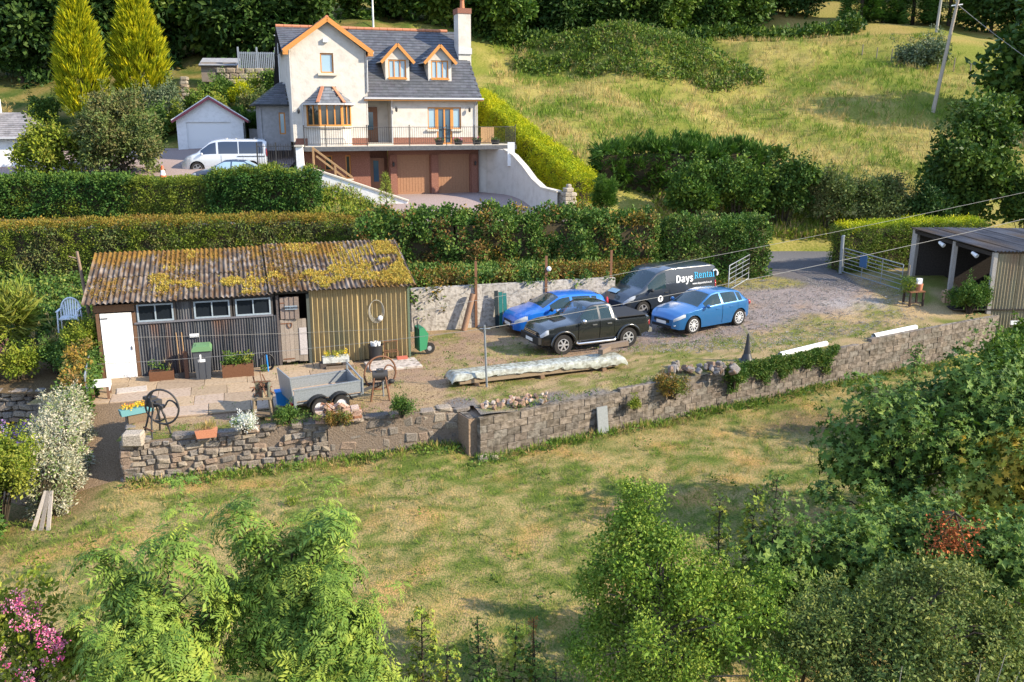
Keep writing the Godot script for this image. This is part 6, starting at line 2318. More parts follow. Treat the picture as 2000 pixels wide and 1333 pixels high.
	b.bar(Vector3(-0.3, 0.22, 0.2), Vector3(0.18, 0.22, 0.25), 0.03, 0.03)
	b.bar(Vector3(-0.3, 0.22, -0.22), Vector3(0.18, 0.22, -0.25), 0.03, 0.03)
	part(t, "stretcher", b, M.rust)
	b = MB.new()
	b.box(Vector3(-0.03, 0.88, 0), Vector3(0.26, 0.16, 0.3))
	b.box(Vector3(-0.2, 0.98, 0), Vector3(0.3, 0.08, 0.22))
	part(t, "gear_case", b, M.iron)
	wheel_iron(t, Vector3(0.3, 0.83, 0.0), 0.46, Basis(Vector3.UP, 0.45), M.iron)
	b = MB.new()
	b.tube([Vector3(0.0, 0.83, 0), Vector3(0.3, 0.83, 0)], [0.03], 6)
	part(t, "axle", b, M.iron)
	t = thing("rusty_flywheel_machine", "brown rusty hand machine with thin flywheel beside the trailer drawbar", "machine", Vector3(-3.85, 0.0, -24.95), 12.0)
	for q in [[-0.25, 0.18], [0.2, 0.2], [-0.2, -0.2], [0.22, -0.18]]:
		b = MB.new()
		b.tube([Vector3(q[0] * 1.2, 0, q[1] * 1.3), Vector3(q[0] * 0.95, 0.35, q[1]), Vector3(q[0] * 0.7, 0.72, q[1] * 0.6)], [0.027], 5)
		part(t, "leg", b, M.rust)
	b = MB.new()
	b.tube([Vector3(-0.22, 0.72, 0), Vector3(0.22, 0.72, 0)], [0.15, 0.15], 10)
	b.box(Vector3(0, 0.85, 0), Vector3(0.2, 0.1, 0.2))
	part(t, "drum", b, M.iron)
	wheel_iron(t, Vector3(0.02, 0.72, -0.24), 0.5, Basis(Vector3.UP, 0.35), M.rust)
	# brazier of rusty scrap on a stand
	t = thing("scrap_stand", "wooden stand holding a heap of rusty scrap iron", "stand", Vector3(-6.8, 0.0, -23.15), 10.0)
	for q in [[-0.2, 0.2], [0.2, 0.2], [-0.2, -0.18], [0.2, -0.18]]:
		b = MB.new()
		b.col = Color(0.24, 0.19, 0.13)
		b.bar(Vector3(q[0] * 1.25, 0, q[1] * 1.2), Vector3(q[0], 0.62, q[1]), 0.06, 0.06)
		part(t, "leg", b, M.oldwood)
	bp(t, "top", Vector3(0, 0.64, 0), Vector3(0.52, 0.06, 0.48), M.oldwood, Basis(), Color(0.28, 0.22, 0.15))
	bp(t, "shelf", Vector3(0, 0.14, 0), Vector3(0.5, 0.03, 0.4), M.oldwood, Basis(), Color(0.2, 0.15, 0.1))
	bp(t, "box_side", Vector3(0.2, 0.85, 0.0), Vector3(0.04, 0.36, 0.4), M.oldwood, Basis(), Color(0.2, 0.21, 0.16))
	bp(t, "box_back", Vector3(0.0, 0.85, -0.2), Vector3(0.4, 0.36, 0.04), M.oldwood, Basis(), Color(0.22, 0.2, 0.14))
	bp(t, "log", Vector3(0.08, 0.76, 0.1), Vector3(0.16, 0.18, 0.2), M.oldwood, Basis(Vector3.UP, 0.4), Color(0.36, 0.29, 0.19))
	b = MB.new()
	for i in 34:
		var o := Vector3(rng.randf_range(-0.2, 0.16), rng.randf_range(0.72, 1.0), rng.randf_range(-0.16, 0.16))
		b.bar(o, o + rdir() * rng.randf_range(0.12, 0.26), 0.03, 0.025)
	b.bar(Vector3(-0.25, 1.06, 0), Vector3(0.26, 1.08, 0.05), 0.025, 0.025)
	b.bar(Vector3(0.02, 1.0, 0), Vector3(-0.02, 1.35, 0), 0.02, 0.02)
	part(t, "scrap_iron", b, M.rust)
	# brick pile
	t = thing("brick_pile", "heap of old pinkish bricks at the terrace edge below the trailer", "brick pile", Vector3(-4.72, 0.0, -22.95), 15.0)
	var bm := []
	for c in [[0.44, 0.24, 0.17], [0.5, 0.33, 0.26], [0.36, 0.18, 0.11], [0.52, 0.4, 0.34]]:
		bm.append(chamfer(Vector3(0.22, 0.07, 0.105), 0.006, 0.02, Color(c[0], c[1], c[2])).mesh(M.stone))
	for y in 5:
		for x in 5:
			for z in 3:
				if rng.randf() < 0.9 - y * 0.05:
					place(t, "brick", bm[rng.randi() % 4], Transform3D(Basis.from_euler(Vector3(rng.randf_range(-0.08, 0.08), rng.randf_range(-0.12, 0.12), rng.randf_range(-0.06, 0.06))), Vector3(-0.5 + x * 0.24 + (y % 2) * 0.06, 0.035 + y * 0.072, -0.18 + z * 0.125)))
	for k in 9:
		place(t, "brick", bm[rng.randi() % 4], Transform3D(Basis.from_euler(rdir() * 0.7), Vector3(rng.randf_range(-0.45, 0.5), 0.42 + rng.randf() * 0.05, rng.randf_range(-0.1, 0.12))))
	# flower trough hung on the machine side
	t = thing("window_box", "sloping teal window box of yellow and orange flowers", "planter", Vector3(-10.15, 0.25, -22.9), 40.0)
	b = MB.new()
	b.prism([Vector2(-0.42, 0.0), Vector2(0.42, 0.0), Vector2(0.45, 0.17), Vector2(-0.45, 0.17)], -0.1, 0.1)
	part(t, "box", b, M.tealpaint)
	bp(t, "stand", Vector3(0, -0.12, 0), Vector3(0.5, 0.25, 0.1), M.oldwood, Basis(), Color(0.2, 0.15, 0.1))
	b = MB.new()
	for i in 46:
		put(b, ["flower_yellow", "flower_yellow", "flower_orange", "leaf_lime"][rng.randi() % 4], Vector3(rng.randf_range(-0.4, 0.4), rng.randf_range(0.17, 0.3), rng.randf_range(-0.1, 0.1)), Vector3.UP, 0.07)
	part(t, "flowers", b, M.leaf)
	t = thing("terracotta_trough", "terracotta trough of dry grass on the stone wall", "planter", Vector3(-7.9, 0.0, -21.75), 18.0)
	b = MB.new()
	b.prism([Vector2(-0.24, 0.0), Vector2(0.24, 0.0), Vector2(0.28, 0.2), Vector2(-0.28, 0.2)], -0.13, 0.13)
	part(t, "trough", b, M.clay)
	b = MB.new()
	for i in 30:
		put(b, "straw", Vector3(rng.randf_range(-0.22, 0.22), 0.22, rng.randf_range(-0.1, 0.1)), Vector3.UP, rng.randf_range(0.12, 0.22))
	part(t, "dry_grass", b, M.leaf_dull)
	# white bench by the gate, white plastic chair
	t = thing("white_bench", "white topped bench with plants beside the shed door", "bench", Vector3(-12.05, 0.0, -25.0), 20.0)
	bp(t, "top", Vector3(0, 0.46, 0), Vector3(0.5, 0.05, 0.75), M.plasticwhite)
	bp(t, "apron", Vector3(0.24, 0.38, 0), Vector3(0.03, 0.14, 0.7), M.plasticwhite)
	for e in [Vector2(-0.2, 0.32), Vector2(0.2, 0.32), Vector2(-0.2, -0.32), Vector2(0.2, -0.32)]:
		bp(t, "leg", Vector3(e.x, 0.22, e.y), Vector3(0.07, 0.44, 0.07), M.oldwood, Basis(), Color(0.2, 0.12, 0.08))
	t = thing("plastic_chair", "white plastic garden armchair in the bushes left of the shed", "chair", Vector3(-14.55, 1.15, -28.6), 15.0)
	t.scale = Vector3.ONE * 1.15
	b = MB.new()
	b.box(Vector3(0, 0.42, 0), Vector3(0.48, 0.04, 0.46))
	part(t, "seat", b, M.plasticchair)
	for k in 7:
		b = MB.new()
		var x := -0.21 + k * 0.07
		var hh := 0.92 - pow(absf(x) / 0.25, 2.0) * 0.18
		b.bar(Vector3(x * 0.85, 0.44, -0.22), Vector3(x, hh, -0.3), 0.045, 0.02)
		part(t, "back_slat", b, M.plasticchair)
	b = MB.new()
	var arc := []
	for i in 13:
		var a := PI * i / 12.0
		arc.append(Vector3(-cos(a) * 0.26, 0.6 + sin(a) * 0.34, -0.27))
	b.tube(arc, [0.024], 5)
	part(t, "back_frame", b, M.plasticchair)
	for e in [-1.0, 1.0]:
		bp(t, "armrest", Vector3(e * 0.27, 0.64, 0.0), Vector3(0.06, 0.03, 0.5), M.plasticchair)
		for z in [-0.22, 0.22]:
			b = MB.new()
			b.tube([Vector3(e * 0.28, 0, z * 1.15), Vector3(e * 0.26, 0.64, z)], [0.026], 5)
			part(t, "leg", b, M.plasticchair)
	# leaning post left of the shed, garden gate
	t = thing("rustic_post", "tall rough wooden post at the left end of the shed", "post", Vector3(-14.35, 0.6, -29.4))
	b = MB.new()
	b.col = Color(0.28, 0.2, 0.15)
	b.tube([Vector3(0.12, 0, 0), Vector3(0.02, 1.6, 0), Vector3(-0.1, 3.1, 0)], [0.07, 0.06, 0.045], 7)
	b.tube([Vector3(-0.08, 2.85, 0), Vector3(-0.35, 2.95, 0.1)], [0.02], 5)
	part(t, "shaft", b, M.oldwood)
	field_gate("garden_gate", "narrow galvanised garden gate standing open by the ivy", Vector3(-12.75, 0.0, -25.9), Vector3(-11.95, -0.05, -23.9), 1.05, 6, M.galv)
	# timber stack under plastic
	t = thing("wrapped_timber", "long stack of timber wrapped in torn clear plastic sheet", "timber stack", Vector3(-1.72, 0.0, -25.95), 22.4)
	for k in 3:
		bp(t, "bearer", Vector3(0.7 + k * 2.2, 0.05, -0.38), Vector3(0.14, 0.1, 0.85), M.oldwood, Basis(), Color(0.24, 0.16, 0.1))
	for r in 3:
		for k in 5:
			var tn := rng.randf_range(0.85, 1.15)
			bp(t, "beam", Vector3(2.95 + rng.randf_range(-0.08, 0.08), 0.15 + r * 0.1, -0.1 - k * 0.14), Vector3(5.5, 0.095, 0.135), M.oldwood, Basis(), Color(0.33 * tn, 0.25 * tn, 0.17 * tn))
	b = MB.new()
	var pts2 := []
	for i in 75:
		var x := -0.12 + 6.1 * i / 74.0
		var row := PackedVector3Array()
		var prof := [Vector2(0.02, 0.2), Vector2(0.015, 0.26), Vector2(0.005, 0.33), Vector2(-0.03, 0.41), Vector2(-0.2, 0.425), Vector2(-0.4, 0.42), Vector2(-0.6, 0.425), Vector2(-0.72, 0.4), Vector2(-0.76, 0.3), Vector2(-0.77, 0.12)]
		for j in prof.size():
			var q: Vector2 = prof[j]
			var nz := fn.get_noise_2d(x * 60.0, j * 33.0) * 0.022 + fn2.get_noise_2d(x * 25.0, j * 18.0) * 0.018
			var hem := 0.0
			if j == 0 or j == 9:
				hem = fn.get_noise_2d(x * 30.0 + 80.0, 0) * 0.12 + (0.06 if x < 3.6 else -0.04)
			var ends := clampf(minf(x + 0.12, 5.98 - x) / 0.12, 0.0, 1.0)
			row.append(Vector3(x, (q.y + nz + hem) * lerpf(0.55, 1.0, ends), q.x + nz * 0.8))
		pts2.append(row)
	b.grid(pts2)
	part(t, "plastic_sheet", b, M.polythene)
	# two short sleepers lying on the stack
	for k in 2:
		t = thing("short_beam", ["weathered beam lying flat on the far end of the wrapped timber", "weathered beam propped across the end of the wrapped timber"][k], "beam", Vector3(3.15 + k * 0.25, 0.5, -28.55 - k * 0.2), 60.0 - k * 35.0)
		b = MB.new()
		b.col = Color(0.22, 0.17, 0.13)
		b.box(Vector3(0, 0.09 + k * 0.06, 0), Vector3(1.05, 0.16, 0.17), Basis(Vector3.BACK, 0.05 * k))
		b.box(Vector3(0, 0.09 + k * 0.06, 0), Vector3(1.06, 0.1, 0.12), Basis(Vector3.BACK, 0.05 * k))
		part(t, "timber", b, M.oldwood)
	# clothes-line pole
	t = thing("clothes_pole", "galvanised clothes-line pole with a short crossbar at the timber stack", "pole", Vector3(-0.77, 0.0, -26.1))
	b = MB.new()
	b.tube([Vector3(0, 0, 0), Vector3(-0.06, 1.95, 0)], [0.034, 0.03], 8)
	part(t, "shaft", b, M.galv)
	b = MB.new()
	b.tube([Vector3(-0.2, 1.84, 0), Vector3(0.12, 1.84, 0)], [0.02], 6)
	part(t, "crossbar", b, M.galv)
	cable("line_cable", "long pale cable running from the clothes pole to beyond the barn", Vector3(-0.83, 1.84, -26.1), Vector3(24.5, 5.0, -36.2), 0.25, 0.008, M.wire)
	cable("line_cable", "upper pale cable from the shed corner to beyond the barn roof", Vector3(-3.6, 1.5, -29.9), Vector3(25.5, 5.5, -39.5), 0.15, 0.007, M.wire)
	cable("line_cable", "slack line from the clothes pole to the gate by the shed door", Vector3(-0.83, 1.84, -26.1), Vector3(-12.9, 0.75, -25.95), 0.12, 0.006, M.wire)
	cable("line_cable", "thin line strung along the dark tin front of the shed", Vector3(-4.2, 1.05, -29.4), Vector3(-11.8, 1.35, -27.0), 0.03, 0.006, M.wire)
	# rusty posts behind the cars
	var labels := ["rusty upright post on the wall nearest the shed", "rusty upright post behind the bright blue hatchback with a white lamp", "rusty upright post at the right end of the concrete wall"]
	for k in 3:
		var p: Vector3 = [Vector3(-1.4, 0.0, -34.05), Vector3(1.36, 0.0, -34.95), Vector3(4.05, 0.0, -36.0)][k]
		t = thing("rusty_post", labels[k], "post", p, 17.3, "rusty posts along the concrete wall")
		b = MB.new()
		b.box(Vector3(0, 1.32, 0), Vector3(0.1, 2.64 + k * 0.14, 0.02))
		b.box(Vector3(0, 1.32, -0.05), Vector3(0.02, 2.64 + k * 0.14, 0.09))
		part(t, "girder", b, M.rust)
		if k == 1:
			b = MB.new()
			b.ball(Vector3(0.08, 2.2, 0.08), Vector3.ONE * 0.1, 10)
			part(t, "lamp", b, M.plasticwhite)
	t = thing("leaning_log", "brown round log leaning on the concrete wall beside the post", "log", Vector3(-1.75, 0.0, -33.75))
	b = MB.new()
	b.col = Color(0.34, 0.21, 0.14)
	b.tube([Vector3(-0.12, 0, 0.15), Vector3(0.24, 1.4, -0.1)], [0.12, 0.11], 9)
	part(t, "trunk", b, M.oldwood)
	t = thing("green_board", "green painted boards leaning on the concrete wall", "boards", Vector3(-0.5, 0.0, -34.15), 17.3)
	for k in 3:
		bp(t, "board", Vector3(-0.12 + k * 0.17, 0.72 + k * 0.03, 0.05), Vector3(0.15, 1.5 - k * 0.18, 0.025), M.oldwood, Basis(Vector3.RIGHT, -0.12), [Color(0.03, 0.04, 0.045), Color(0.03, 0.15, 0.14), Color(0.03, 0.16, 0.15)][k])
	# field gates at the lane
	var g := field_gate("field_gate", "open galvanised field gate against the ivy behind the van", Vector3(9.45, yard_y(9.45, 38.3) - 0.0, -38.3), Vector3(10.75, yard_y(10.75, 40.0) + 0.05, -40.0), 1.15, 5, M.galv)
	g = field_gate("field_gate", "long galvanised field gate with a blue notice near the barn", Vector3(15.4, 1.0, -41.0), Vector3(16.85, 0.72, -37.95), 1.15, 6, M.galv)
	bp(g, "notice", Vector3(1.2, 0.72, 0.04), Vector3(0.42, 0.55, 0.015), M.bluesign)
	t = thing("gate_post", "pale steel gate post at the end of the clipped hedge", "post", Vector3(15.33, 0.95, -41.1))
	b = MB.new()
	b.tube([Vector3(0, 0, 0), Vector3(-0.03, 1.75, 0)], [0.08], 10)
	b.lathe([[0.085, 1.75], [0.05, 1.79], [0.0, 1.79]], 10)
	part(t, "shaft", b, M.galv)
	t = thing("gate_post", "thin timber post beside the closed end of the long gate", "post", Vector3(17.05, 0.55, -37.9))
	b = MB.new()
	b.col = Color(0.2, 0.17, 0.14)
	b.tube([Vector3(0, 0, 0), Vector3(0.03, 1.3, 0)], [0.06, 0.05], 7)
	b.ball(Vector3(0.03, 1.3, 0), Vector3(0.05, 0.03, 0.05), 6)
	part(t, "shaft", b, M.oldwood)
	# potting table
	t = thing("potting_table", "small dark table holding a leafy plant and brown pot by the gate", "table", Vector3(16.95, yard_y(16.95, 36.9), -36.9), 15.0)
	bp(t, "top", Vector3(0, 0.62, 0), Vector3(0.75, 0.05, 0.5), M.oldwood, Basis(), Color(0.22, 0.11, 0.06))
	for e in [Vector2(-0.32, 0.2), Vector2(0.32, 0.2), Vector2(-0.32, -0.2), Vector2(0.32, -0.2)]:
		bp(t, "leg", Vector3(e.x, 0.3, e.y), Vector3(0.07, 0.6, 0.07), M.oldwood, Basis(), Color(0.07, 0.05, 0.04))
	bp(t, "stretcher", Vector3(0, 0.15, 0.2), Vector3(0.6, 0.04, 0.04), M.oldwood, Basis(), Color(0.07, 0.05, 0.04))
	var pot := thing("clay_pot", "brown clay pot standing on the potting table", "pot", t.transform * Vector3(0.2, 0.645, 0.0))
	b = MB.new()
	b.lathe([[0.0, 0.0], [0.14, 0.0], [0.17, 0.28], [0.14, 0.28], [0.13, 0.05]], 12)
	part(pot, "body", b, M.clay)
	b = MB.new()
	b.box(Vector3(0, 0.35, 0), Vector3(0.2, 0.3, 0.16))
	part(pot, "stone", b, M.concrete)
	var pp := thing("potted_plant", "pale green leafy plant on the potting table", "plant", t.transform * Vector3(-0.2, 0.645, 0.0))
	b = MB.new()
	b.lathe([[0.0, 0.0], [0.1, 0.0], [0.13, 0.2], [0.1, 0.2]], 10)
	part(pp, "pot", b, M.plasticblack)
	b = MB.new()
	for i in 40:
		put(b, "leaf_lime" if i % 2 else "leaf_small", Vector3(rng.randf_range(-0.3, 0.12), rng.randf_range(0.0, 0.55), rng.randf_range(-0.15, 0.2)), Vector3.UP, 0.13)
	part(pp, "leaves", b, M.leaf)
	# pale firewood upright
	t = thing("split_logs", "bundle of pale split logs standing by the barn", "logs", Vector3(18.75, 0.15, -37.5))
	for k in 7:
		b = MB.new()
		var tn := rng.randf_range(0.8, 1.15)
		b.col = Color(0.48 * tn, 0.33 * tn, 0.21 * tn)
		b.tube([Vector3(k % 4 * 0.13 - 0.2, 0.0, -(k / 4) * 0.14), Vector3(k % 4 * 0.13 - 0.2, 0.62 + rng.randf() * 0.1, -(k / 4) * 0.14)], [0.065], 6)
		part(t, "log", b, M.oldwood)
	# black spike (a furled cover on a stand)
	t = thing("black_spike", "tall pointed black cone standing on the yard edge", "cone", Vector3(7.95, 0.0, -29.1))
	b = MB.new()
	b.lathe([[0.0, 0.98], [0.035, 0.95], [0.07, 0.6], [0.12, 0.28], [0.19, 0.1], [0.22, 0.04]], 14)
	part(t, "shaft", b, M.plasticblack)
	b = MB.new()
	b.lathe([[0.0, 0.05], [0.3, 0.05], [0.32, 0.0]], 12)
	part(t, "foot", b, M.plasticblack)
	# white pipes on the wall
	for k in 2:
		var a: Vector3 = [Vector3(9.2, 0.1, -29.55), Vector3(13.45, 0.13, -32.15)][k]
		var e: Vector3 = [Vector3(11.3, 0.12, -31.05), Vector3(15.6, 0.15, -33.5)][k]
		b = MB.new()
		var n := (e - a).normalized()
		b.tube([a, e], [0.1], 12, false)
		b.tube([a + n * 0.01, e - n * 0.01], [0.085], 12, false)
		single("drain_pipe", b, M.plasticwhite, ["long white drain pipe on the ivy covered stretch of wall", "white drain pipe on the wall nearer the barn"][k], "pipe", "white pipes on the block wall")
	b = MB.new()
	b.box(Vector3(0, 0.42, 0), Vector3(0.38, 0.84, 0.04), Basis(Vector3.RIGHT, -0.14))
	b.box(Vector3(0.01, 0.415, 0.0), Vector3(0.37, 0.83, 0.045), Basis(Vector3.RIGHT, -0.14))
	var sl := single("slate_slab", b, M.slategrey, "grey slate slab leaning on the front of the block wall", "slab")
	sl.position = Vector3(2.72, low(2.72, 25.3) + 0.02, -25.38)
	sl.rotation_degrees.y = 30.5
	# rubble heap on the wall top
	t = thing("rubble_heap", "small heap of broken stone on the front wall left of the spike", "rubble", Vector3(6.2, 0.0, -27.9))
	var sm := stones(M.stone, [[0.27, 0.25, 0.24], [0.22, 0.2, 0.19], [0.25, 0.18, 0.14]], 6)
	for k in 40:
		var sc := rng.randf_range(0.08, 0.26)
		place(t, "stone", sm[k % 6], Transform3D(Basis.from_euler(rdir() * 1.5).scaled_local(Vector3(sc * 1.3, sc * 0.6, sc)), Vector3(rng.randf_range(-1.1, 1.1), 0.05 + rng.randf() * 0.1, rng.randf_range(-0.5, 0.5))))
	t = thing("corner_rubble", "broken brick and stone scattered on the block wall corner", "rubble", Vector3(-0.4, 0.0, -24.3))
	var sm2 := stones(M.stone, [[0.4, 0.27, 0.2], [0.43, 0.37, 0.33], [0.3, 0.2, 0.15]], 6)
	for k in 46:
		var sc := rng.randf_range(0.06, 0.17)
		var q := Vector2(rng.randf_range(-0.5, 1.5), rng.randf_range(-0.45, 0.3))
		place(t, "stone", sm2[k % 6], Transform3D(Basis.from_euler(rdir() * 1.5).scaled_local(Vector3(sc * 1.3, sc * 0.7, sc)), Vector3(q.x, 0.02, q.y - q.x * 0.5)))
	t = thing("corner_stone", "big square pale stone on the left end of the stone wall", "stone", Vector3(-9.62, 0.0, -21.35), 10.0)
	place(t, "block", chamfer(Vector3(0.5, 0.34, 0.42), 0.04, 0.04, Color(0.44, 0.39, 0.33)).mesh(M.stone), Transform3D(Basis(), Vector3(0, 0.1, 0)))
	# leaning boards at the foot of the clematis fence
	t = thing("leaning_boards", "three weathered boards leaning at the foot of the clematis fence", "boards", Vector3(-10.95, -1.5, -19.35))
	for k in 3:
		b = MB.new()
		b.col = Color(0.5, 0.44, 0.39) * [1.0, 0.6, 0.95][k]
		b.bar(Vector3(-0.22 + k * 0.2, 0.0, 0.45), Vector3(-0.06 + k * 0.06, 0.95, -0.2), 0.09, 0.03, Vector3.BACK)
		part(t, "board", b, M.oldwood)
	# traffic cone above the hedge
	t = thing("traffic_cone", "orange and white traffic cone behind the upper hedge", "cone", Vector3(-18.7, 4.75, -48.4))
	b = MB.new()
	b.lathe([[0.19, 0.04], [0.15, 0.28]], 14)
	b.lathe([[0.09, 0.55], [0.045, 0.78], [0.0, 0.78]], 14)
	part(t, "cone_body", b, M.coneorange)
	b = MB.new()
	b.lathe([[0.15, 0.28], [0.09, 0.55]], 14)
	part(t, "white_band", b, M.plasticwhite)
	bp(t, "base", Vector3(0, 0.02, 0), Vector3(0.46, 0.04, 0.46), M.carblack)

func build_upper_garden() -> void:
	var ig := thing("iron_gate", "black iron railings and gate at the top of the house drive", "gate", Vector3(-13.9, 5.35, -49.6), 8.0)
	for k in 3:
		bp(ig, "post", Vector3(k * 1.0, 0.65, 0), Vector3(0.07, 1.4, 0.07), M.iron)
	for y in [0.15, 1.15]:
		bp(ig, "rail", Vector3(1.0, y, 0), Vector3(2.0, 0.035, 0.03), M.iron)
	var pk := MB.new()
	pk.tube([Vector3(0, 0.05, 0), Vector3(0, 1.28, 0)], [0.011], 4)
	var pm := pk.mesh(M.iron)
	for k in 15:
		place(ig, "paling", pm, Transform3D(Basis(), Vector3(0.1 + k * 0.13, 0, 0)))
	var wr := thing("white_rail", "low white rail on the grass right of the block wall end", "rail", Vector3(20.5, -0.25, -35.6), 4.0)
	bp(wr, "board", Vector3(0.9, 0.1, 0), Vector3(1.9, 0.16, 0.06), M.plasticwhite)
	for k in 2:
		bp(wr, "peg", Vector3(0.2 + k * 1.4, -0.3, -0.04), Vector3(0.06, 0.9, 0.05), M.oldwood, Basis(), Color(0.3, 0.25, 0.2))
	# terraces left of the house
	var sm := stones(M.stone, [[0.38, 0.33, 0.26], [0.33, 0.27, 0.2], [0.42, 0.37, 0.3]], 8)
	var t := thing("terrace_wall", "pale stone terrace wall among shrubs left of the house roof", "wall", Vector3(-20.2, 10.4, -63.2), 8.0)
	for r in 3:
		for k in 9:
			place(t, "stone", sm[rng.randi() % 8], Transform3D(Basis.from_scale(Vector3(0.6, 0.34, 0.3)), Vector3(0.4 + k * 0.63 + (r % 2) * 0.2, r * 0.36, 0)))
	bp(t, "core", Vector3(3.0, 0.2, -0.15), Vector3(6.0, 1.4, 0.2), M.stone, Basis(), Color(0.2, 0.17, 0.13))
	t = thing("raised_bed_wall", "low cream block bed edging above the white garage", "wall", Vector3(-17.6, 8.1, -58.5), 6.0)
	for r in 2:
		for k in 6:
			place(t, "block", sm[(r * 6 + k) % 8], Transform3D(Basis.from_scale(Vector3(0.5, 0.26, 0.28)), Vector3(0.3 + k * 0.52, r * 0.27, 0)))
	t = thing("garden_pier", "square brown stone pier above the white garage roof", "pillar", Vector3(-21.4, 9.0, -60.5), 8.0)
	for r in 7:
		place(t, "stone", sm[r % 8], Transform3D(Basis.from_scale(Vector3(0.5, 0.24, 0.45)), Vector3(0, r * 0.25, 0)))
	t = thing("deck_fence", "blue grey railing fence on the raised deck left of the house", "fence", Vector3(-18.9, 11.0, -64.4), 12.0)
	for k in 4:
		bp(t, "post", Vector3(k * 1.25, 0.85, 0), Vector3(0.11, 1.8, 0.11), M.fencegrey)
	for y in [0.3, 1.35]:
		bp(t, "rail", Vector3(1.88, y, 0), Vector3(3.75, 0.08, 0.06), M.fencegrey)
	var bm := MB.new()
	bm.box(Vector3(0, 0.85, 0.04), Vector3(0.07, 1.15, 0.02))
	var me := bm.mesh(M.fencegrey)
	for i in 30:
		place(t, "paling", me, Transform3D(Basis(), Vector3(0.12 + i * 0.125, 0, 0)))
	bp(t, "deck_edge", Vector3(1.9, -0.05, -0.4), Vector3(4.0, 0.15, 1.2), M.stonecream)
	t = thing("shed_roof", "small grey felted roof among the shrubs above the garage", "shed", Vector3(-21.6, 10.9, -64.5), 6.0)
	bp(t, "roof", Vector3(1.2, 0.9, -0.6), Vector3(2.6, 0.07, 1.6), M.rendergrey, Basis(Vector3.RIGHT, 0.35))
	bp(t, "wall", Vector3(1.2, 0.2, -0.7), Vector3(2.4, 1.3, 1.2), M.oldwood, Basis(), Color(0.3, 0.25, 0.2))
	# lamp on a mast by the gable
	t = thing("solar_lamp", "white panel lamp on a thin mast left of the gable", "lamp", Vector3(-13.9, 8.5, -55.5))
	b_mast(t)
	# utility poles
	t = thing("utility_pole", "tall weathered utility pole leaning in the field", "utility pole", Vector3(33.4, hill(33.4, 73.0) - 0.3, -73.0))
	var b := MB.new()
	b.col = Color(0.42, 0.37, 0.31)
	b.tube([Vector3(0, 0, 0), Vector3(1.0, 8.6, 0)], [0.17, 0.12], 8)
	part(t, "shaft", b, M.oldwood)
	b = MB.new()
	b.bar(Vector3(0.55, 8.2, 0), Vector3(1.4, 8.3, 0), 0.08, 0.08)
	part(t, "crossarm", b, M.oldwood)
	t = thing("utility_pole", "more distant utility pole at the top edge of the field", "utility pole", Vector3(47.0, hill(47.0, 104.0) - 0.3, -104.0))
	b = MB.new()
	b.col = Color(0.45, 0.42, 0.37)
	b.tube([Vector3(0, 0, 0), Vector3(0.35, 8.6, 0)], [0.17, 0.12], 8)
	part(t, "shaft", b, M.oldwood)
	b = MB.new()
	b.bar(Vector3(-0.1, 8.2, 0), Vector3(0.8, 8.3, 0), 0.08, 0.08)
	part(t, "crossarm", b, M.oldwood)
	t = thing("white_mast", "slim white mast above the house ridge", "mast", Vector3(-12.4, 14.0, -84.0))
	b = MB.new()
	b.tube([Vector3(0, 0, 0), Vector3(0, 7.0, 0)], [0.1, 0.07], 7)
	part(t, "shaft", b, M.plasticwhite)
	b = MB.new()
	b.ball(Vector3(0, 7.0, 0), Vector3.ONE * 0.1, 6)
	part(t, "finial", b, M.plasticwhite)
	cable("overhead_wire", "overhead wire from the field pole down towards the right", Vector3(34.4, hill(33.4, 73.0) + 8.0, -73.0), Vector3(44.0, 6.0, -60.0), 0.6, 0.02, M.wire)
	cable("overhead_wire", "overhead wire between the two utility poles", Vector3(34.4, hill(33.4, 73.0) + 8.1, -73.0), Vector3(47.3, hill(47.0, 104.0) + 8.0, -104.0), 0.8, 0.02, M.wire)
	# field fence stakes
	for k in 9:
		var p := Vector3(lerpf(36.0, 45.0, k / 8.0), 0, -lerpf(96.0, 88.0, k / 8.0))
		var s := thing("fence_stake", "%s stake from the left in the thin fence on the far field" % ["first", "second", "third", "fourth", "fifth", "sixth", "seventh", "eighth", "ninth"][k], "fence stake", Vector3(p.x, hill(p.x, -p.z) - 0.2, p.z), 0.0, "stakes of the far field fence")
		b = MB.new()
		b.col = Color(0.3, 0.25, 0.2)
		b.tube([Vector3(0, 0, 0), Vector3(0.05, 1.3, 0)], [0.06, 0.05], 5)
		part(s, "shaft", b, M.oldwood)

func b_mast(t: Node3D) -> void:
	var b := MB.new()
	b.tube([Vector3(0, 0, 0), Vector3(0, 4.1, 0)], [0.03], 6)
	part(t, "mast", b, M.plasticwhite)
	bp(t, "panel", Vector3(0.1, 4.15, 0), Vector3(0.55, 0.04, 0.35), M.plasticwhite, Basis(Vector3.BACK, -0.35))
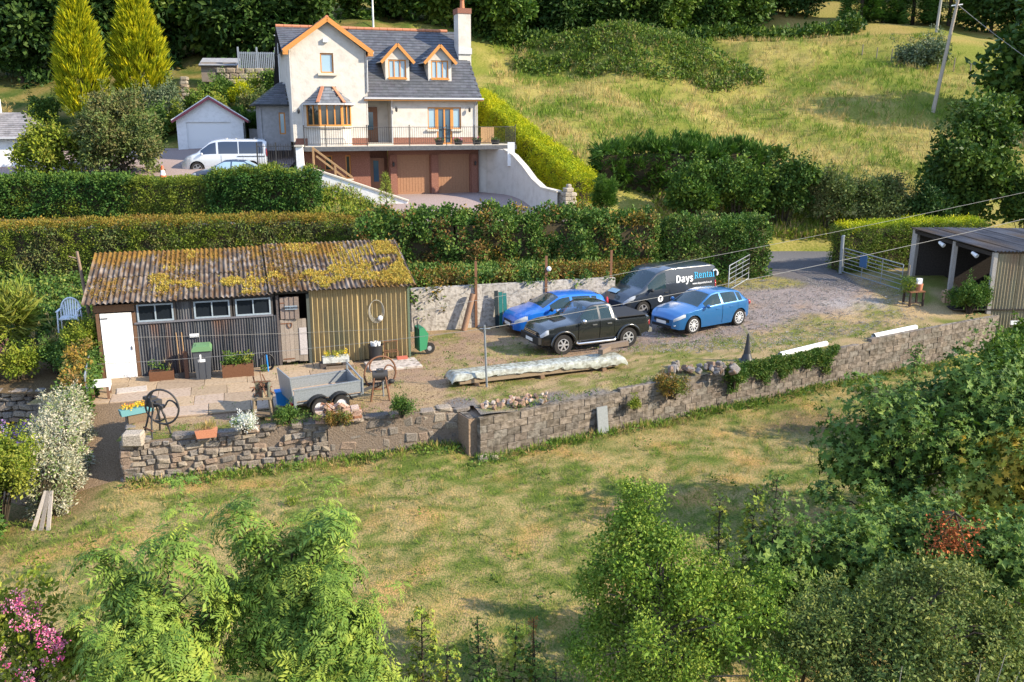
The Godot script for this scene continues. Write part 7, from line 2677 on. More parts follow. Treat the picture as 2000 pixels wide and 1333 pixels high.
# ---------------------------------------------------------------- plants
func make_clumps() -> void:
	clump_round("leaf_small", 16, 0.55, 0.3, [[0.06, 0.10, 0.02], [0.075, 0.115, 0.025], [0.05, 0.085, 0.02]])
	clump_round("leaf_lime", 16, 0.55, 0.32, [[0.19, 0.23, 0.025], [0.15, 0.2, 0.025], [0.22, 0.24, 0.04]])
	clump_round("laurel", 16, 0.6, 0.3, [[0.035, 0.075, 0.018], [0.045, 0.085, 0.02], [0.06, 0.095, 0.02], [0.028, 0.06, 0.018]])
	clump_round("privet", 20, 0.42, 0.22, [[0.10, 0.125, 0.018], [0.085, 0.11, 0.02], [0.12, 0.135, 0.02]])
	clump_round("privet_top", 20, 0.42, 0.22, [[0.24, 0.17, 0.03], [0.17, 0.15, 0.025], [0.2, 0.13, 0.03], [0.13, 0.13, 0.025]])
	clump_round("golden", 22, 0.5, 0.13, [[0.46, 0.44, 0.015], [0.40, 0.42, 0.015], [0.28, 0.34, 0.018]])
	clump_round("ivy", 15, 0.55, 0.42, [[0.06, 0.10, 0.022], [0.085, 0.125, 0.028], [0.045, 0.08, 0.02], [0.13, 0.145, 0.035]])
	clump_round("ivy_dry", 14, 0.55, 0.3, [[0.2, 0.12, 0.04], [0.16, 0.13, 0.045], [0.25, 0.17, 0.035], [0.1, 0.12, 0.03]])
	clump_round("olive", 18, 0.5, 0.26, [[0.12, 0.13, 0.045], [0.095, 0.115, 0.04], [0.145, 0.14, 0.055], [0.08, 0.1, 0.03]])
	clump_round("mid", 16, 0.6, 0.34, [[0.055, 0.095, 0.02], [0.07, 0.11, 0.022], [0.045, 0.08, 0.018], [0.085, 0.12, 0.022]])
	clump_round("dark", 16, 0.6, 0.32, [[0.022, 0.045, 0.012], [0.03, 0.055, 0.015], [0.04, 0.065, 0.016]])
	clump_round("wood_leaf", 15, 0.62, 0.42, [[0.04, 0.07, 0.016], [0.055, 0.085, 0.018], [0.075, 0.105, 0.02], [0.03, 0.055, 0.014]])
	clump_round("wood_light", 15, 0.62, 0.42, [[0.09, 0.125, 0.022], [0.11, 0.14, 0.025], [0.07, 0.105, 0.02]])
	clump_round("grey_leaf", 16, 0.5, 0.24, [[0.10, 0.12, 0.07], [0.13, 0.14, 0.085], [0.075, 0.095, 0.05]])
	clump_round("birch", 20, 0.34, 0.2, [[0.105, 0.15, 0.02], [0.125, 0.17, 0.025], [0.085, 0.13, 0.02], [0.15, 0.18, 0.03]], 0.5)
	clump_round("goat", 18, 0.38, 0.2, [[0.10, 0.115, 0.03], [0.12, 0.135, 0.035], [0.085, 0.105, 0.03], [0.15, 0.155, 0.045]])
	clump_round("clematis", 22, 0.5, 0.18, [[0.42, 0.4, 0.3], [0.36, 0.35, 0.24], [0.27, 0.28, 0.15], [0.13, 0.17, 0.05]])
	clump_round("white_flower", 16, 0.45, 0.3, [[0.75, 0.74, 0.7], [0.7, 0.7, 0.66], [0.12, 0.16, 0.04]])
	clump_round("flower_pink", 14, 0.55, 0.45, [[0.62, 0.1, 0.26], [0.55, 0.16, 0.28], [0.72, 0.3, 0.4]])
	clump_round("flower_yellow", 12, 0.6, 0.5, [[0.7, 0.5, 0.03], [0.75, 0.6, 0.08]])
	clump_round("flower_orange", 12, 0.6, 0.5, [[0.7, 0.24, 0.03], [0.65, 0.16, 0.03]])
	clump_round("flower_purple", 12, 0.6, 0.5, [[0.4, 0.16, 0.5], [0.5, 0.28, 0.58]])
	clump_round("plum_leaf", 14, 0.55, 0.3, [[0.17, 0.08, 0.08], [0.22, 0.12, 0.1]])
	clump_round("red_leaf", 16, 0.5, 0.22, [[0.32, 0.09, 0.035], [0.26, 0.07, 0.03], [0.38, 0.13, 0.05]], 0.6)
	clump_round("stonecrop", 9, 0.8, 0.6, [[0.46, 0.33, 0.07], [0.38, 0.26, 0.05], [0.36, 0.3, 0.06], [0.46, 0.38, 0.1]], -0.6)
	clump_round("moss", 7, 0.8, 0.6, [[0.19, 0.1, 0.03], [0.27, 0.16, 0.04], [0.12, 0.075, 0.03], [0.3, 0.21, 0.05]], -0.6)
	clump_maple("sycamore", 7, 0.36, [[0.06, 0.095, 0.022], [0.075, 0.115, 0.025], [0.04, 0.07, 0.018], [0.1, 0.135, 0.03]])
	clump_maple("sycamore_young", 7, 0.42, [[0.16, 0.19, 0.03], [0.12, 0.16, 0.03], [0.2, 0.21, 0.03]])
	clump_maple("sycamore_gold", 7, 0.42, [[0.3, 0.22, 0.03], [0.2, 0.2, 0.03], [0.12, 0.15, 0.03]])
	clump_ash("ash", 6, [[0.115, 0.16, 0.03], [0.135, 0.18, 0.032], [0.09, 0.135, 0.028], [0.165, 0.195, 0.035]])
	for q in [["grit", [[0.34, 0.3, 0.29], [0.24, 0.21, 0.2], [0.45, 0.42, 0.4]]], ["litter", [[0.3, 0.2, 0.13], [0.42, 0.31, 0.2], [0.2, 0.14, 0.09]]]]:
		var list := []
		for v in 3:
			var c := Clump.new()
			for i in 9:
				var a := rng.randf() * TAU
				var o := Vector3(cos(a), 0, sin(a)) * sqrt(rng.randf())
				var sz := rng.randf_range(0.03, 0.1)
				for s in [1.0, -1.0]:
					var d: Vector3 = Vector3(cos(a * 7.0), 0.5, sin(a * 7.0)) * s
					d.y = 0.5
					c.leaf(o - d * sz * 0.5, d.normalized(), d.cross(Vector3.UP).normalized(), sz * 1.2, sz * 1.4, 0.3, rng.randf())
			c.tints(q[1], rng, 0.3)
			list.append(c)
		K[q[0]] = list
	clump_spray("conifer", 18, 0.9, 0.14, 0.6, [[0.05, 0.095, 0.018], [0.065, 0.11, 0.02], [0.04, 0.075, 0.016]])
	clump_spray("gold_conifer", 18, 1.0, 0.14, 0.5, [[0.40, 0.38, 0.014], [0.31, 0.33, 0.016], [0.22, 0.26, 0.016]])
	clump_spray("fern", 10, 1.2, 0.16, 1.3, [[0.15, 0.18, 0.03], [0.19, 0.21, 0.04]])
	clump_spray("straw", 8, 1.0, 0.07, 0.8, [[0.42, 0.32, 0.14], [0.36, 0.27, 0.11], [0.28, 0.24, 0.08]])
	clump_spray("grass", 8, 1.0, 0.09, 0.9, [[0.12, 0.165, 0.025], [0.10, 0.14, 0.022], [0.16, 0.19, 0.035]])

func far_tree(called: String, kind: String, h: float, r: Vector3, boughs: int, per: int, size: float) -> Node3D:
	var t := thing(called, "tree", "tree")
	var b := MB.new()
	var cs := crown(b, kind, Vector3(0, r.y * 0.98, 0), r, boughs, r.x * 0.42, per, size, -1.1, 0.35)
	var w := MB.new()
	wood(w, Vector3(0, -0.5, 0), Vector3(0, h * 0.8, 0), 0.22, cs, 3, 0.2)
	part(t, "trunk", w, M.bark)
	part(t, "crown", b, M.leaf)
	return t

func near_tree(called: String, label: String, cat: String, base: Vector3, o: Vector3, r: Vector3, kind: String, boughs: int, br: float, per: int, size: float, trunk_r: float, low2 := -0.7, bark: Material = null, up := 0.5) -> Node3D:
	var t := thing(called, label, cat, base)
	var b := MB.new()
	var cs := crown(b, kind, o - base, r, boughs, br, per, size, low2, up)
	var w := MB.new()
	wood(w, Vector3(0, -0.3, 0), o - base + Vector3(0, r.y * 0.6, 0), trunk_r, cs, 1, 0.12)
	part(t, "trunk", w, bark if bark else M.bark)
	part(t, "crown", b, M.leaf)
	return t

# slender upright sapling: a stem with leaves in whorls
func sapling(label: String, at: Vector3, h: float, kind: String, size: float, lean := Vector3.ZERO, r := 0.22) -> Node3D:
	var t := thing("sycamore_sapling", label, "sapling", at, 0.0, "young sycamores below the yard")
	var w := MB.new()
	w.tube([Vector3(0, -0.2, 0), lean * 0.5 + Vector3(0, h * 0.5, 0), lean + Vector3(0, h, 0)], [0.03, 0.02, 0.008], 5)
	var b := MB.new()
	var y := h * 0.3
	while y < h:
		var f := y / h
		for k in 4:
			var a := rng.randf() * TAU
			var rr := r * (1.15 - f * 0.75) * rng.randf_range(0.6, 1.2)
			var p := lean * f + Vector3(cos(a) * rr, y, sin(a) * rr)
			w.tube([lean * f + Vector3(0, y - 0.06, 0), p], [0.008, 0.005], 3, false)
			put(b, kind, p, Vector3(cos(a), 0.8, sin(a)), size * (1.15 - f * 0.5))
		y += 0.11
	part(t, "stem", w, M.bark)
	part(t, "leaves", b, M.leaf)
	return t

func build_plants() -> void:
	# ---- foreground
	near_tree("ash_tree", "young ash tree with feathery leaves at the bottom left", "tree", Vector3(-5.0, -2.6, -11.0), Vector3(-4.95, 0.75, -11.0), Vector3(1.1, 1.65, 0.9), "ash", 36, 0.34, 11, 0.29, 0.06)
	near_tree("ash_tree", "taller young ash tree right of the other ash at the bottom", "tree", Vector3(-3.3, -2.5, -11.9), Vector3(-3.3, 0.6, -11.9), Vector3(1.35, 2.0, 1.0), "ash", 50, 0.34, 11, 0.29, 0.07)
	near_tree("ash_tree", "low ash growth in front of the two ash trees at the bottom edge", "tree", Vector3(-4.2, -2.7, -10.2), Vector3(-4.2, -0.6, -10.4), Vector3(2.1, 1.0, 0.7), "ash", 40, 0.34, 11, 0.29, 0.05)
	near_tree("ash_tree", "narrow-leaved ash shoots right of the taller ash at the bottom", "tree", Vector3(-2.3, -2.4, -12.0), Vector3(-2.3, -0.35, -11.8), Vector3(0.55, 1.2, 0.5), "ash", 18, 0.28, 10, 0.26, 0.05)
	var t := near_tree("rose_bush", "pink flowering bush in the bottom left corner", "bush", Vector3(-6.9, -2.4, -11.4), Vector3(-6.9, 0.2, -11.4), Vector3(0.85, 1.6, 0.9), "leaf_lime", 20, 0.42, 16, 0.16, 0.05)
	var b := MB.new()
	for q in [Vector3(-6.4, 1.15, -10.9), Vector3(-6.25, 0.95, -10.8), Vector3(-7.1, 0.8, -10.7), Vector3(-6.7, 1.3, -11.0), Vector3(-6.35, -0.2, -10.4), Vector3(-6.55, -0.45, -10.3), Vector3(-7.0, 0.35, -10.6), Vector3(-7.0, 0.2, -10.5), Vector3(-6.9, 1.45, -11.2), Vector3(-6.5, 0.6, -10.5)]:
		for i in 20:
			put(b, "flower_pink", q + rdir() * rng.randf() * 0.24 - t.position, Vector3.UP + rdir(), 0.055)
	part(t, "flowers", b, M.leaf)
	t = near_tree("weeping_birch", "bright green fine-leaved birch at the bottom centre right", "tree", Vector3(2.3, -2.3, -13.0), Vector3(2.45, 0.0, -13.0), Vector3(2.0, 1.9, 1.3), "birch", 64, 0.42, 34, 0.19, 0.07, -0.75, M.birchbark)
	near_tree("weeping_birch", "tall yellow-green birch top rising over the lawn at right of centre", "tree", Vector3(2.15, -2.0, -13.8), Vector3(2.15, 1.1, -13.7), Vector3(0.55, 1.25, 0.5), "birch", 16, 0.28, 24, 0.17, 0.05, -0.75, M.birchbark)
	near_tree("grey_willow", "dull olive goat willow filling the bottom right corner", "tree", Vector3(6.1, -2.2, -12.4), Vector3(6.2, -0.1, -12.5), Vector3(2.1, 1.5, 1.2), "goat", 60, 0.42, 32, 0.17, 0.07)
	near_tree("grey_willow", "smaller olive willow left of the corner willow at the bottom", "tree", Vector3(4.6, -2.2, -12.9), Vector3(4.75, -0.3, -12.6), Vector3(0.85, 1.1, 0.8), "goat", 16, 0.4, 30, 0.16, 0.05)
	near_tree("grey_willow", "olive willow shoots along the bottom edge left of the corner", "tree", Vector3(5.3, -2.4, -11.2), Vector3(5.4, -0.85, -11.3), Vector3(1.7, 0.8, 0.6), "goat", 30, 0.38, 28, 0.15, 0.05)
	near_tree("grey_willow", "willow scrub low at the right edge of the bottom", "tree", Vector3(8.2, -2.2, -12.8), Vector3(8.2, -0.6, -12.8), Vector3(1.3, 1.2, 1.0), "goat", 34, 0.42, 28, 0.17, 0.05)
	near_tree("dark_scrub", "dark leafy scrub at the bottom centre between birch and ash", "bush", Vector3(-0.4, -2.4, -11.6), Vector3(-0.3, -1.5, -11.7), Vector3(1.9, 0.9, 0.7), "mid", 42, 0.32, 20, 0.16, 0.04)
	near_tree("sycamore_tree", "young leafy sycamore between the birch and the olive willow", "tree", Vector3(4.6, -2.0, -14.6), Vector3(4.6, -0.3, -14.6), Vector3(0.95, 1.5, 0.8), "sycamore", 26, 0.36, 14, 0.24, 0.06)
	near_tree("sycamore_tree", "bushy sycamore behind the olive willow left of the red branch", "tree", Vector3(6.2, -2.0, -15.2), Vector3(6.2, -0.4, -15.2), Vector3(1.3, 1.3, 0.9), "sycamore", 30, 0.4, 14, 0.25, 0.06)
	# bare pale twigs in the willow
	t = thing("dead_shrub", "bare pale dead shrub standing in the olive willow", "shrub", Vector3(5.5, -2.2, -11.0))
	b = MB.new()
	for i in 26:
		var p := Vector3(rng.randf_range(-0.6, 1.4), 0, rng.randf_range(-0.3, 0.4))
		var e := p * Vector3(1.35, 1, 1.2) + Vector3(rng.randf_range(-0.2, 0.2), rng.randf_range(1.6, 2.75), 0)
		b.tube([p, p.lerp(e, 0.5) + rdir() * 0.06, e], [0.014, 0.01, 0.004], 4, false)
	part(t, "twigs", b, M.palebark)
	near_tree("sycamore_tree", "broad-leaved sycamore thicket on the right below the wall", "tree", Vector3(8.8, -1.9, -19.2), Vector3(8.8, 0.25, -19.3), Vector3(2.1, 2.0, 1.4), "sycamore", 54, 0.5, 16, 0.3, 0.08)
	near_tree("sycamore_tree", "taller sycamore behind the thicket near the right edge", "tree", Vector3(10.7, -1.8, -20.2), Vector3(10.9, 0.55, -20.2), Vector3(1.9, 2.3, 1.4), "sycamore", 50, 0.5, 16, 0.3, 0.08)
	near_tree("sycamore_tree", "sycamore with yellowing leaves at the right edge", "tree", Vector3(10.9, -2.0, -17.2), Vector3(10.5, 0.2, -17.4), Vector3(1.4, 1.8, 1.2), "sycamore_gold", 28, 0.5, 14, 0.28, 0.08)
	near_tree("sycamore_tree", "low sycamore growth between the thicket and the willow", "tree", Vector3(7.4, -2.1, -16.0), Vector3(7.5, -0.5, -16.2), Vector3(2.1, 1.5, 1.0), "sycamore", 44, 0.45, 14, 0.27, 0.06)
	near_tree("sycamore_tree", "dark sycamore low at the right edge above the willow", "tree", Vector3(9.4, -2.1, -15.0), Vector3(9.0, -0.3, -15.0), Vector3(1.6, 1.5, 1.0), "sycamore", 36, 0.45, 14, 0.26, 0.06)
	near_tree("hazel_bush", "dense dark green bush at the right edge below the barn", "bush", Vector3(14.6, -1.6, -24.6), Vector3(14.6, 0.4, -24.6), Vector3(1.8, 1.9, 1.4), "mid", 34, 0.55, 24, 0.26, 0.06)
	near_tree("hazel_bush", "lighter green bush beside the wall end at the right edge", "bush", Vector3(17.4, -1.7, -29.0), Vector3(17.6, 0.0, -29.0), Vector3(1.2, 1.5, 1.2), "wood_light", 18, 0.5, 22, 0.26, 0.06)
	near_tree("hazel_bush", "tall leafy bush beyond the right edge below the wall end", "bush", Vector3(15.6, -1.8, -21.5), Vector3(15.6, 0.2, -21.5), Vector3(1.9, 1.9, 1.7), "mid", 30, 0.6, 22, 0.3, 0.07)
	near_tree("sycamore_tree", "sycamore beyond the right edge beside the willow scrub", "tree", Vector3(13.0, -2.1, -17.0), Vector3(13.0, 0.2, -17.0), Vector3(1.7, 2.0, 1.6), "sycamore", 30, 0.55, 14, 0.32, 0.08)
	t = thing("dead_branch", "rust red dead branch hanging in the sycamores", "branch", Vector3(7.75, 1.0, -14.4))
	b = MB.new()
	for i in 46:
		var a := rng.randf() * TAU
		var rr := rng.randf() * 0.5
		put(b, "red_leaf", Vector3(cos(a) * rr, -rng.randf() * 0.6 + 0.25 - rr * 0.3, sin(a) * rr * 0.5), Vector3(cos(a), -0.8, 0), 0.14)
	part(t, "dead_leaves", b, M.leaf_dull)
	b = MB.new()
	for i in 8:
		b.tube([Vector3(0, 0.3, 0), Vector3(rng.randf_range(-0.5, 0.5), rng.randf_range(-0.4, 0.3), rng.randf_range(-0.2, 0.2))], [0.02, 0.006], 4)
	part(t, "twigs", b, M.bark)
	var sap := [[Vector3(4.75, -1.9, -14.9), 3.65, "sycamore", "tallest sycamore spire above the willow", 0.2], [Vector3(4.35, -1.9, -15.0), 3.4, "sycamore_young", "pale topped sycamore spire left of the tallest", 0.19], [Vector3(3.9, -1.9, -15.1), 3.15, "sycamore_young", "slim sycamore spire above the birch", 0.18], [Vector3(4.95, -1.9, -14.3), 2.9, "sycamore", "bushy sycamore spire in front of the tallest one", 0.26],
		[Vector3(-1.5, -2.0, -13.0), 2.3, "sycamore_young", "yellow-green sycamore shoot right of the ash trees", 0.17], [Vector3(-1.1, -2.1, -12.6), 1.9, "sycamore_young", "bright yellow leaved shoot at the bottom centre", 0.17], [Vector3(-0.55, -2.0, -13.2), 1.9, "sycamore", "dark sycamore shoot left of the bottom centre line", 0.18], [Vector3(0.0, -2.0, -13.2), 1.85, "sycamore_young", "leafy shoot at the bottom just left of the birch", 0.18], [Vector3(-0.3, -2.1, -12.5), 1.5, "sycamore", "low shoot at the bottom edge below the lawn", 0.2], [Vector3(0.4, -2.05, -13.0), 1.7, "sycamore", "dark shoot touching the birch on its left", 0.2],
		[Vector3(-1.8, -2.1, -12.3), 1.7, "sycamore_young", "lime leaved shoot against the right side of the ash", 0.19], [Vector3(-0.85, -2.1, -12.0), 1.55, "sycamore_young", "low lime shoot in the dark scrub at the bottom", 0.2], [Vector3(0.75, -2.05, -12.4), 1.6, "sycamore", "broad leaved shoot in front of the birch at the bottom", 0.22],
		[Vector3(11.8, -1.5, -25.0), 3.05, "sycamore", "single tall sycamore sapling in front of the block wall", 0.24]]
	for s in sap:
		sapling(s[3], s[0], s[1], s[2], s[4], Vector3(rng.randf_range(-0.1, 0.1), 0, 0), 0.34)
	t = thing("dock_stalk", "red-brown seeding dock stalk at the bottom edge of the lawn", "plant", Vector3(0.35, -2.0, -13.6))
	b = MB.new()
	for i in 26:
		put(b, "red_leaf", Vector3(rng.randf_range(-0.06, 0.06), rng.randf_range(0.7, 1.7), rng.randf_range(-0.06, 0.06)), Vector3.UP, 0.06)
	part(t, "seed_head", b, M.leaf_dull)
	b = MB.new()
	b.tube([Vector3(0, 0, 0), Vector3(0.02, 1.7, 0)], [0.02, 0.008], 5)
	part(t, "stem", b, M.bark)
	t = thing("lawn_weed", "small green weed tuft alone on the lawn", "plant", Vector3(-5.4, low(-5.4, 20.2), -20.2))
	b = MB.new()
	for i in 9:
		put(b, "leaf_lime", Vector3(rng.randf_range(-0.12, 0.12), 0.08 + rng.randf() * 0.12, rng.randf_range(-0.1, 0.1)), Vector3.UP, 0.1)
	part(t, "leaves", b, M.leaf)
	b = MB.new()
	b.tube([Vector3(0, -0.05, 0), Vector3(0, 0.15, 0)], [0.012], 4)
	part(t, "stem", b, M.bark)
	# ---- left garden
	t = thing("clematis_fence", "fence smothered in pale fluffy clematis beside the path", "climber", Vector3.ZERO)
	hedge(t, [[-12.2, -0.7, -23.4, 1.5, 0.3], [-11.75, -1.1, -21.6, 1.7, 0.4], [-11.05, -1.5, -19.7, 1.5, 0.35]], "clematis", M.leaf, 52.0, 0.16, 0.25)
	t = thing("ivy_fence", "ivy covered fence beside the garden gate", "climber", Vector3.ZERO)
	hedge(t, [[-13.3, 0.0, -26.6, 1.25, 0.3], [-12.6, -0.1, -24.8, 1.1, 0.34], [-12.2, -0.5, -23.5, 1.25, 0.3]], "ivy", M.leaf, 55.0, 0.15, 0.25, "ivy_dry")
	t = thing("ivy_column", "tall yellow-green ivy column left of the white door", "climber", Vector3(-13.35, 0.0, -26.95))
	bush(t, Vector3(0, 1.05, 0), Vector3(0.5, 1.0, 0.45), "leaf_lime", M.leaf, 36, 0.28, 14, 0.14)
	t = thing("lime_shrub", "bright lime green leafy shrub at the left edge beside the clematis", "bush", Vector3(-12.1, -1.3, -19.3))
	bush(t, Vector3(0, 1.05, 0), Vector3(1.05, 1.3, 1.2), "leaf_lime", M.leaf, 46, 0.36, 22, 0.16)
	t = thing("dark_shrub", "darker leafy shrub below the lime shrub at the left edge", "bush", Vector3(-11.9, -1.5, -17.9))
	bush(t, Vector3(0, 0.65, 0), Vector3(0.8, 0.75, 0.8), "ivy", M.leaf, 22, 0.32, 18, 0.16)
	t = thing("flower_clump", "purple and yellow flowers in front of the garden wall", "flowers", Vector3(-13.6, -1.25, -22.9))
	b = MB.new()
	for i in 150:
		var p := Vector3(rng.randf_range(-0.9, 0.7), rng.randf_range(0.1, 1.15), rng.randf_range(-0.5, 0.6))
		put(b, ["leaf_lime", "leaf_small", "flower_purple", "flower_yellow", "white_flower", "leaf_lime", "leaf_small"][rng.randi() % 7] if p.y > 0.7 else "leaf_small", p, Vector3.UP + rdir() * 0.5, 0.12)
	part(t, "blooms", b, M.leaf)
	b = MB.new()
	for i in 14:
		b.tube([Vector3(rng.randf_range(-0.8, 0.6), 0, rng.randf_range(-0.4, 0.5)), Vector3(rng.randf_range(-0.8, 0.6), 0.9, rng.randf_range(-0.4, 0.5))], [0.012, 0.006], 4)
	part(t, "stems", b, M.bark)
	var beds := [["fern_shrub", "tall yellow-green ferny shrub left of the plastic chair", Vector3(-16.7, 0.3, -28.8), Vector3(0.9, 1.0, 0.8), "fern", 0.42], ["plum_shrub", "dusky plum leaved shrub above the garden wall", Vector3(-15.9, 0.15, -26.3), Vector3(0.3, 0.6, 0.3), "plum_leaf", 0.15], ["yellow_shrub", "yellow leaved shrub above the garden wall beside the plum one", Vector3(-15.2, 0.1, -26.4), Vector3(0.45, 0.55, 0.35), "leaf_lime", 0.17], ["green_shrub", "dark green shrub under the plastic chair", Vector3(-14.3, 0.1, -27.0), Vector3(0.65, 0.6, 0.6), "leaf_small", 0.16], ["orange_shrub", "orange flowering shrub at the left edge above the garden wall", Vector3(-17.6, 0.2, -27.8), Vector3(0.4, 0.9, 0.5), "flower_orange", 0.12], ["edge_shrub", "green shrub at the left edge over the garden wall", Vector3(-17.0, 0.1, -26.6), Vector3(0.7, 0.7, 0.5), "leaf_small", 0.18], ["seed_shrub", "pale grassy seed heads left of the ivy column", Vector3(-14.6, 0.2, -27.6), Vector3(0.4, 0.5, 0.3), "straw", 0.25]]
	for s in beds:
		t = thing(s[0], s[1], "bush", s[2])
		bush(t, Vector3(0, s[3].y * 0.9, 0), s[3], s[4], M.leaf, 18, s[3].x * 0.45, 14, s[5])
	# ---- plants on the terrace
	t = thing("white_flower_bush", "bush of white flowers on the terrace wall below the scrap stand", "bush", Vector3(-7.0, 0.0, -21.95))
	bush(t, Vector3(0, 0.22, 0), Vector3(0.4, 0.24, 0.28), "white_flower", M.leaf, 14, 0.18, 14, 0.09)
	t = thing("green_weed", "bright green leafy weed on the stone wall right of the bricks", "plant", Vector3(-3.05, 0.0, -23.3))
	bush(t, Vector3(0, 0.24, 0), Vector3(0.28, 0.26, 0.22), "leaf_small", M.leaf, 10, 0.16, 14, 0.1)
	t = thing("yellow_weeds", "yellowing weeds growing over the brick pile front", "plant", Vector3(-4.8, 0.0, -22.62))
	bush(t, Vector3(0, 0.14, 0), Vector3(0.55, 0.16, 0.14), "ivy_dry", M.leaf, 16, 0.14, 12, 0.08)
	t = thing("lush_weeds", "clump of green weeds between the scrap stand and the bricks", "plant", Vector3(-6.0, 0.0, -22.75))
	bush(t, Vector3(0, 0.18, 0), Vector3(0.42, 0.2, 0.25), "leaf_small", M.leaf, 12, 0.17, 12, 0.1)
	# ---- wall ivy
	t = thing("wall_ivy", "ivy hanging over the block wall under the long white pipe", "ivy", Vector3.ZERO)
	b = MB.new()
	for i in 900:
		var u := rng.randf_range(9.3, 14.4)
		var d := absf(fn.get_noise_2d(u * 16.0, 3.0)) * 1.3 + (0.25 if u < 13.2 else 0.05)
		if u > 13.4 and u < 14.4:
			d += 0.5 * (1.0 - absf(u - 13.8) / 0.6)
		var y := 0.12 - rng.randf() * d
		put(b, "ivy", Vector3(-0.89 + u * 0.861 + 0.03, y, -23.43 - u * 0.508 + 0.07 + rng.randf() * 0.08), Vector3(0.5, 0.5, 0.86), 0.12)
	part(t, "leaves", b, M.leaf)
	t = thing("wall_bush", "scrubby dry bush sprouting from the block wall left of the spike", "bush", Vector3(5.0, -0.3, -26.75))
	bush(t, Vector3(0, 0.1, 0), Vector3(0.75, 0.38, 0.3), "ivy_dry", M.leaf, 16, 0.22, 12, 0.12)
	t = thing("wall_bush", "dark tuft hanging on the block wall below the spike", "bush", Vector3(7.3, -0.35, -28.05))
	bush(t, Vector3(0, 0.1, 0), Vector3(0.42, 0.4, 0.28), "ivy", M.leaf, 14, 0.2, 12, 0.12)
	t = thing("wall_weed", "small weed growing from a joint of the block wall", "plant", Vector3(3.75, -0.5, -25.95))
	bush(t, Vector3(0, 0.0, 0.05), Vector3(0.14, 0.18, 0.1), "leaf_lime", M.leaf, 8, 0.1, 8, 0.09)
	t = thing("barn_shrub", "leafy green shrub in front of the barn side wall", "bush", Vector3(19.15, 0.0, -36.5))
	bush(t, Vector3(0, 0.6, 0), Vector3(0.75, 0.6, 0.5), "mid", M.leaf, 22, 0.3, 16, 0.17)
	# ---- bank and ivy behind the cars
	t = thing("bank_ivy", "ivy and dry creeper on the bank above the concrete wall", "ivy", Vector3.ZERO)
	b = MB.new()
	for i in 5200:
		var x := rng.randf_range(-4.6, 9.6)
		var lim := 33.7 + (x + 3.4) * 0.311
		var zf := lim + 0.1 + pow(rng.randf(), 0.8) * (4.6 - maxf(0.0, x - 4.0) * 0.25)
		var y := maxf(ground_y(x, zf), (1.75 if x < 4.0 and zf > lim else -5.0)) + rng.randf() * 0.25
		var hang := 0.0
		if x < 4.0 and zf < lim + 0.4:
			hang = maxf(0.0, fn.get_noise_2d(x * 22.0, 9.0) * 1.0 + (0.55 if x < -2.6 else -0.02))
			y -= rng.randf() * hang * 1.6
			if hang > 0.0:
				zf = lim - 0.16
		put(b, "ivy_dry" if fn2.get_noise_2d(x * 8.0, zf * 8.0) + rng.randf() * 0.3 > 0.22 else "ivy", Vector3(x, y, -zf), Vector3(0.1, 1, 0.7), rng.randf_range(0.16, 0.28))
	part(t, "leaves", b, M.leaf)
	t = thing("ivy_hedge", "long ragged ivy hedge on the bank behind the cars", "hedge", Vector3.ZERO)
	hedge(t, [[-6.4, 1.6, -38.0, 2.15, 0.7], [-2.5, 1.7, -38.2, 2.2, 0.75], [2.0, 1.7, -39.2, 2.15, 0.75], [6.2, 1.4, -40.0, 2.3, 0.7]], "ivy", M.leaf, 44.0, 0.23, 0.6, "", "ivy_dry")
	t = thing("ivy_hedge", "tall ivy hedge beside the open gate behind the van", "hedge", Vector3.ZERO)
	hedge(t, [[6.9, 0.9, -40.3, 2.6, 0.55], [9.5, 0.7, -40.9, 2.75, 0.6], [11.6, 0.55, -41.4, 2.85, 0.6]], "ivy", M.leaf, 46.0, 0.22, 0.3, "", "olive")
	t = thing("clipped_hedge", "clipped yellow topped hedge right of the lane mouth", "hedge", Vector3.ZERO)
	hedge(t, [[15.5, 0.9, -41.9, 2.15, 0.6], [18.5, 0.9, -43.0, 2.2, 0.7], [23.0, 1.0, -44.2, 2.1, 0.7]], "privet", M.leaf, 50.0, 0.2, 0.15, "golden")
	# ---- lower hedge behind the shed
	t = thing("shed_hedge", "long clipped hedge with browned top behind the shed", "hedge", Vector3.ZERO)
	hedge(t, [[-26.0, 1.2, -37.6, 2.2, 1.0], [-20.0, 1.35, -38.1, 2.25, 1.05], [-13.0, 1.5, -39.2, 2.2, 1.1], [-9.0, 1.6, -39.8, 2.1, 1.0], [-6.6, 1.6, -40.0, 1.85, 0.8]], "privet", M.leaf, 60.0, 0.19, 0.12, "privet_top", "olive")
	t = thing("bed_shrubs", "dark ivy bank left of the shed end", "ivy", Vector3.ZERO)
	b = MB.new()
	for i in 1500:
		var x := rng.randf_range(-25.0, -13.6)
		var zf := rng.randf_range(29.0, 37.0)
		put(b, "ivy", Vector3(x, 0.05 + 0.1 * (zf - 25.4) + rng.randf() * 0.6, -zf), Vector3.UP + rdir() * 0.4, 0.24)
	part(t, "leaves", b, M.leaf)
	# ---- upper hedges
	t = thing("laurel_hedge", "glossy dark laurel hedge along the lane on the left", "hedge", Vector3.ZERO)
	hedge(t, [[-36.0, 2.55, -45.6, 2.35, 0.8], [-27.0, 2.6, -46.0, 2.35, 0.85], [-19.6, 2.6, -46.2, 2.4, 0.85]], "laurel", M.leaf, 42.0, 0.25, 0.22, "mid", "privet")
	t = thing("privet_hedge", "yellow-green clipped section in the middle of the upper hedge", "hedge", Vector3.ZERO)
	hedge(t, [[-19.5, 2.6, -46.2, 2.35, 0.8], [-15.2, 2.6, -46.3, 2.3, 0.8]], "privet", M.leaf, 60.0, 0.2, 0.12)
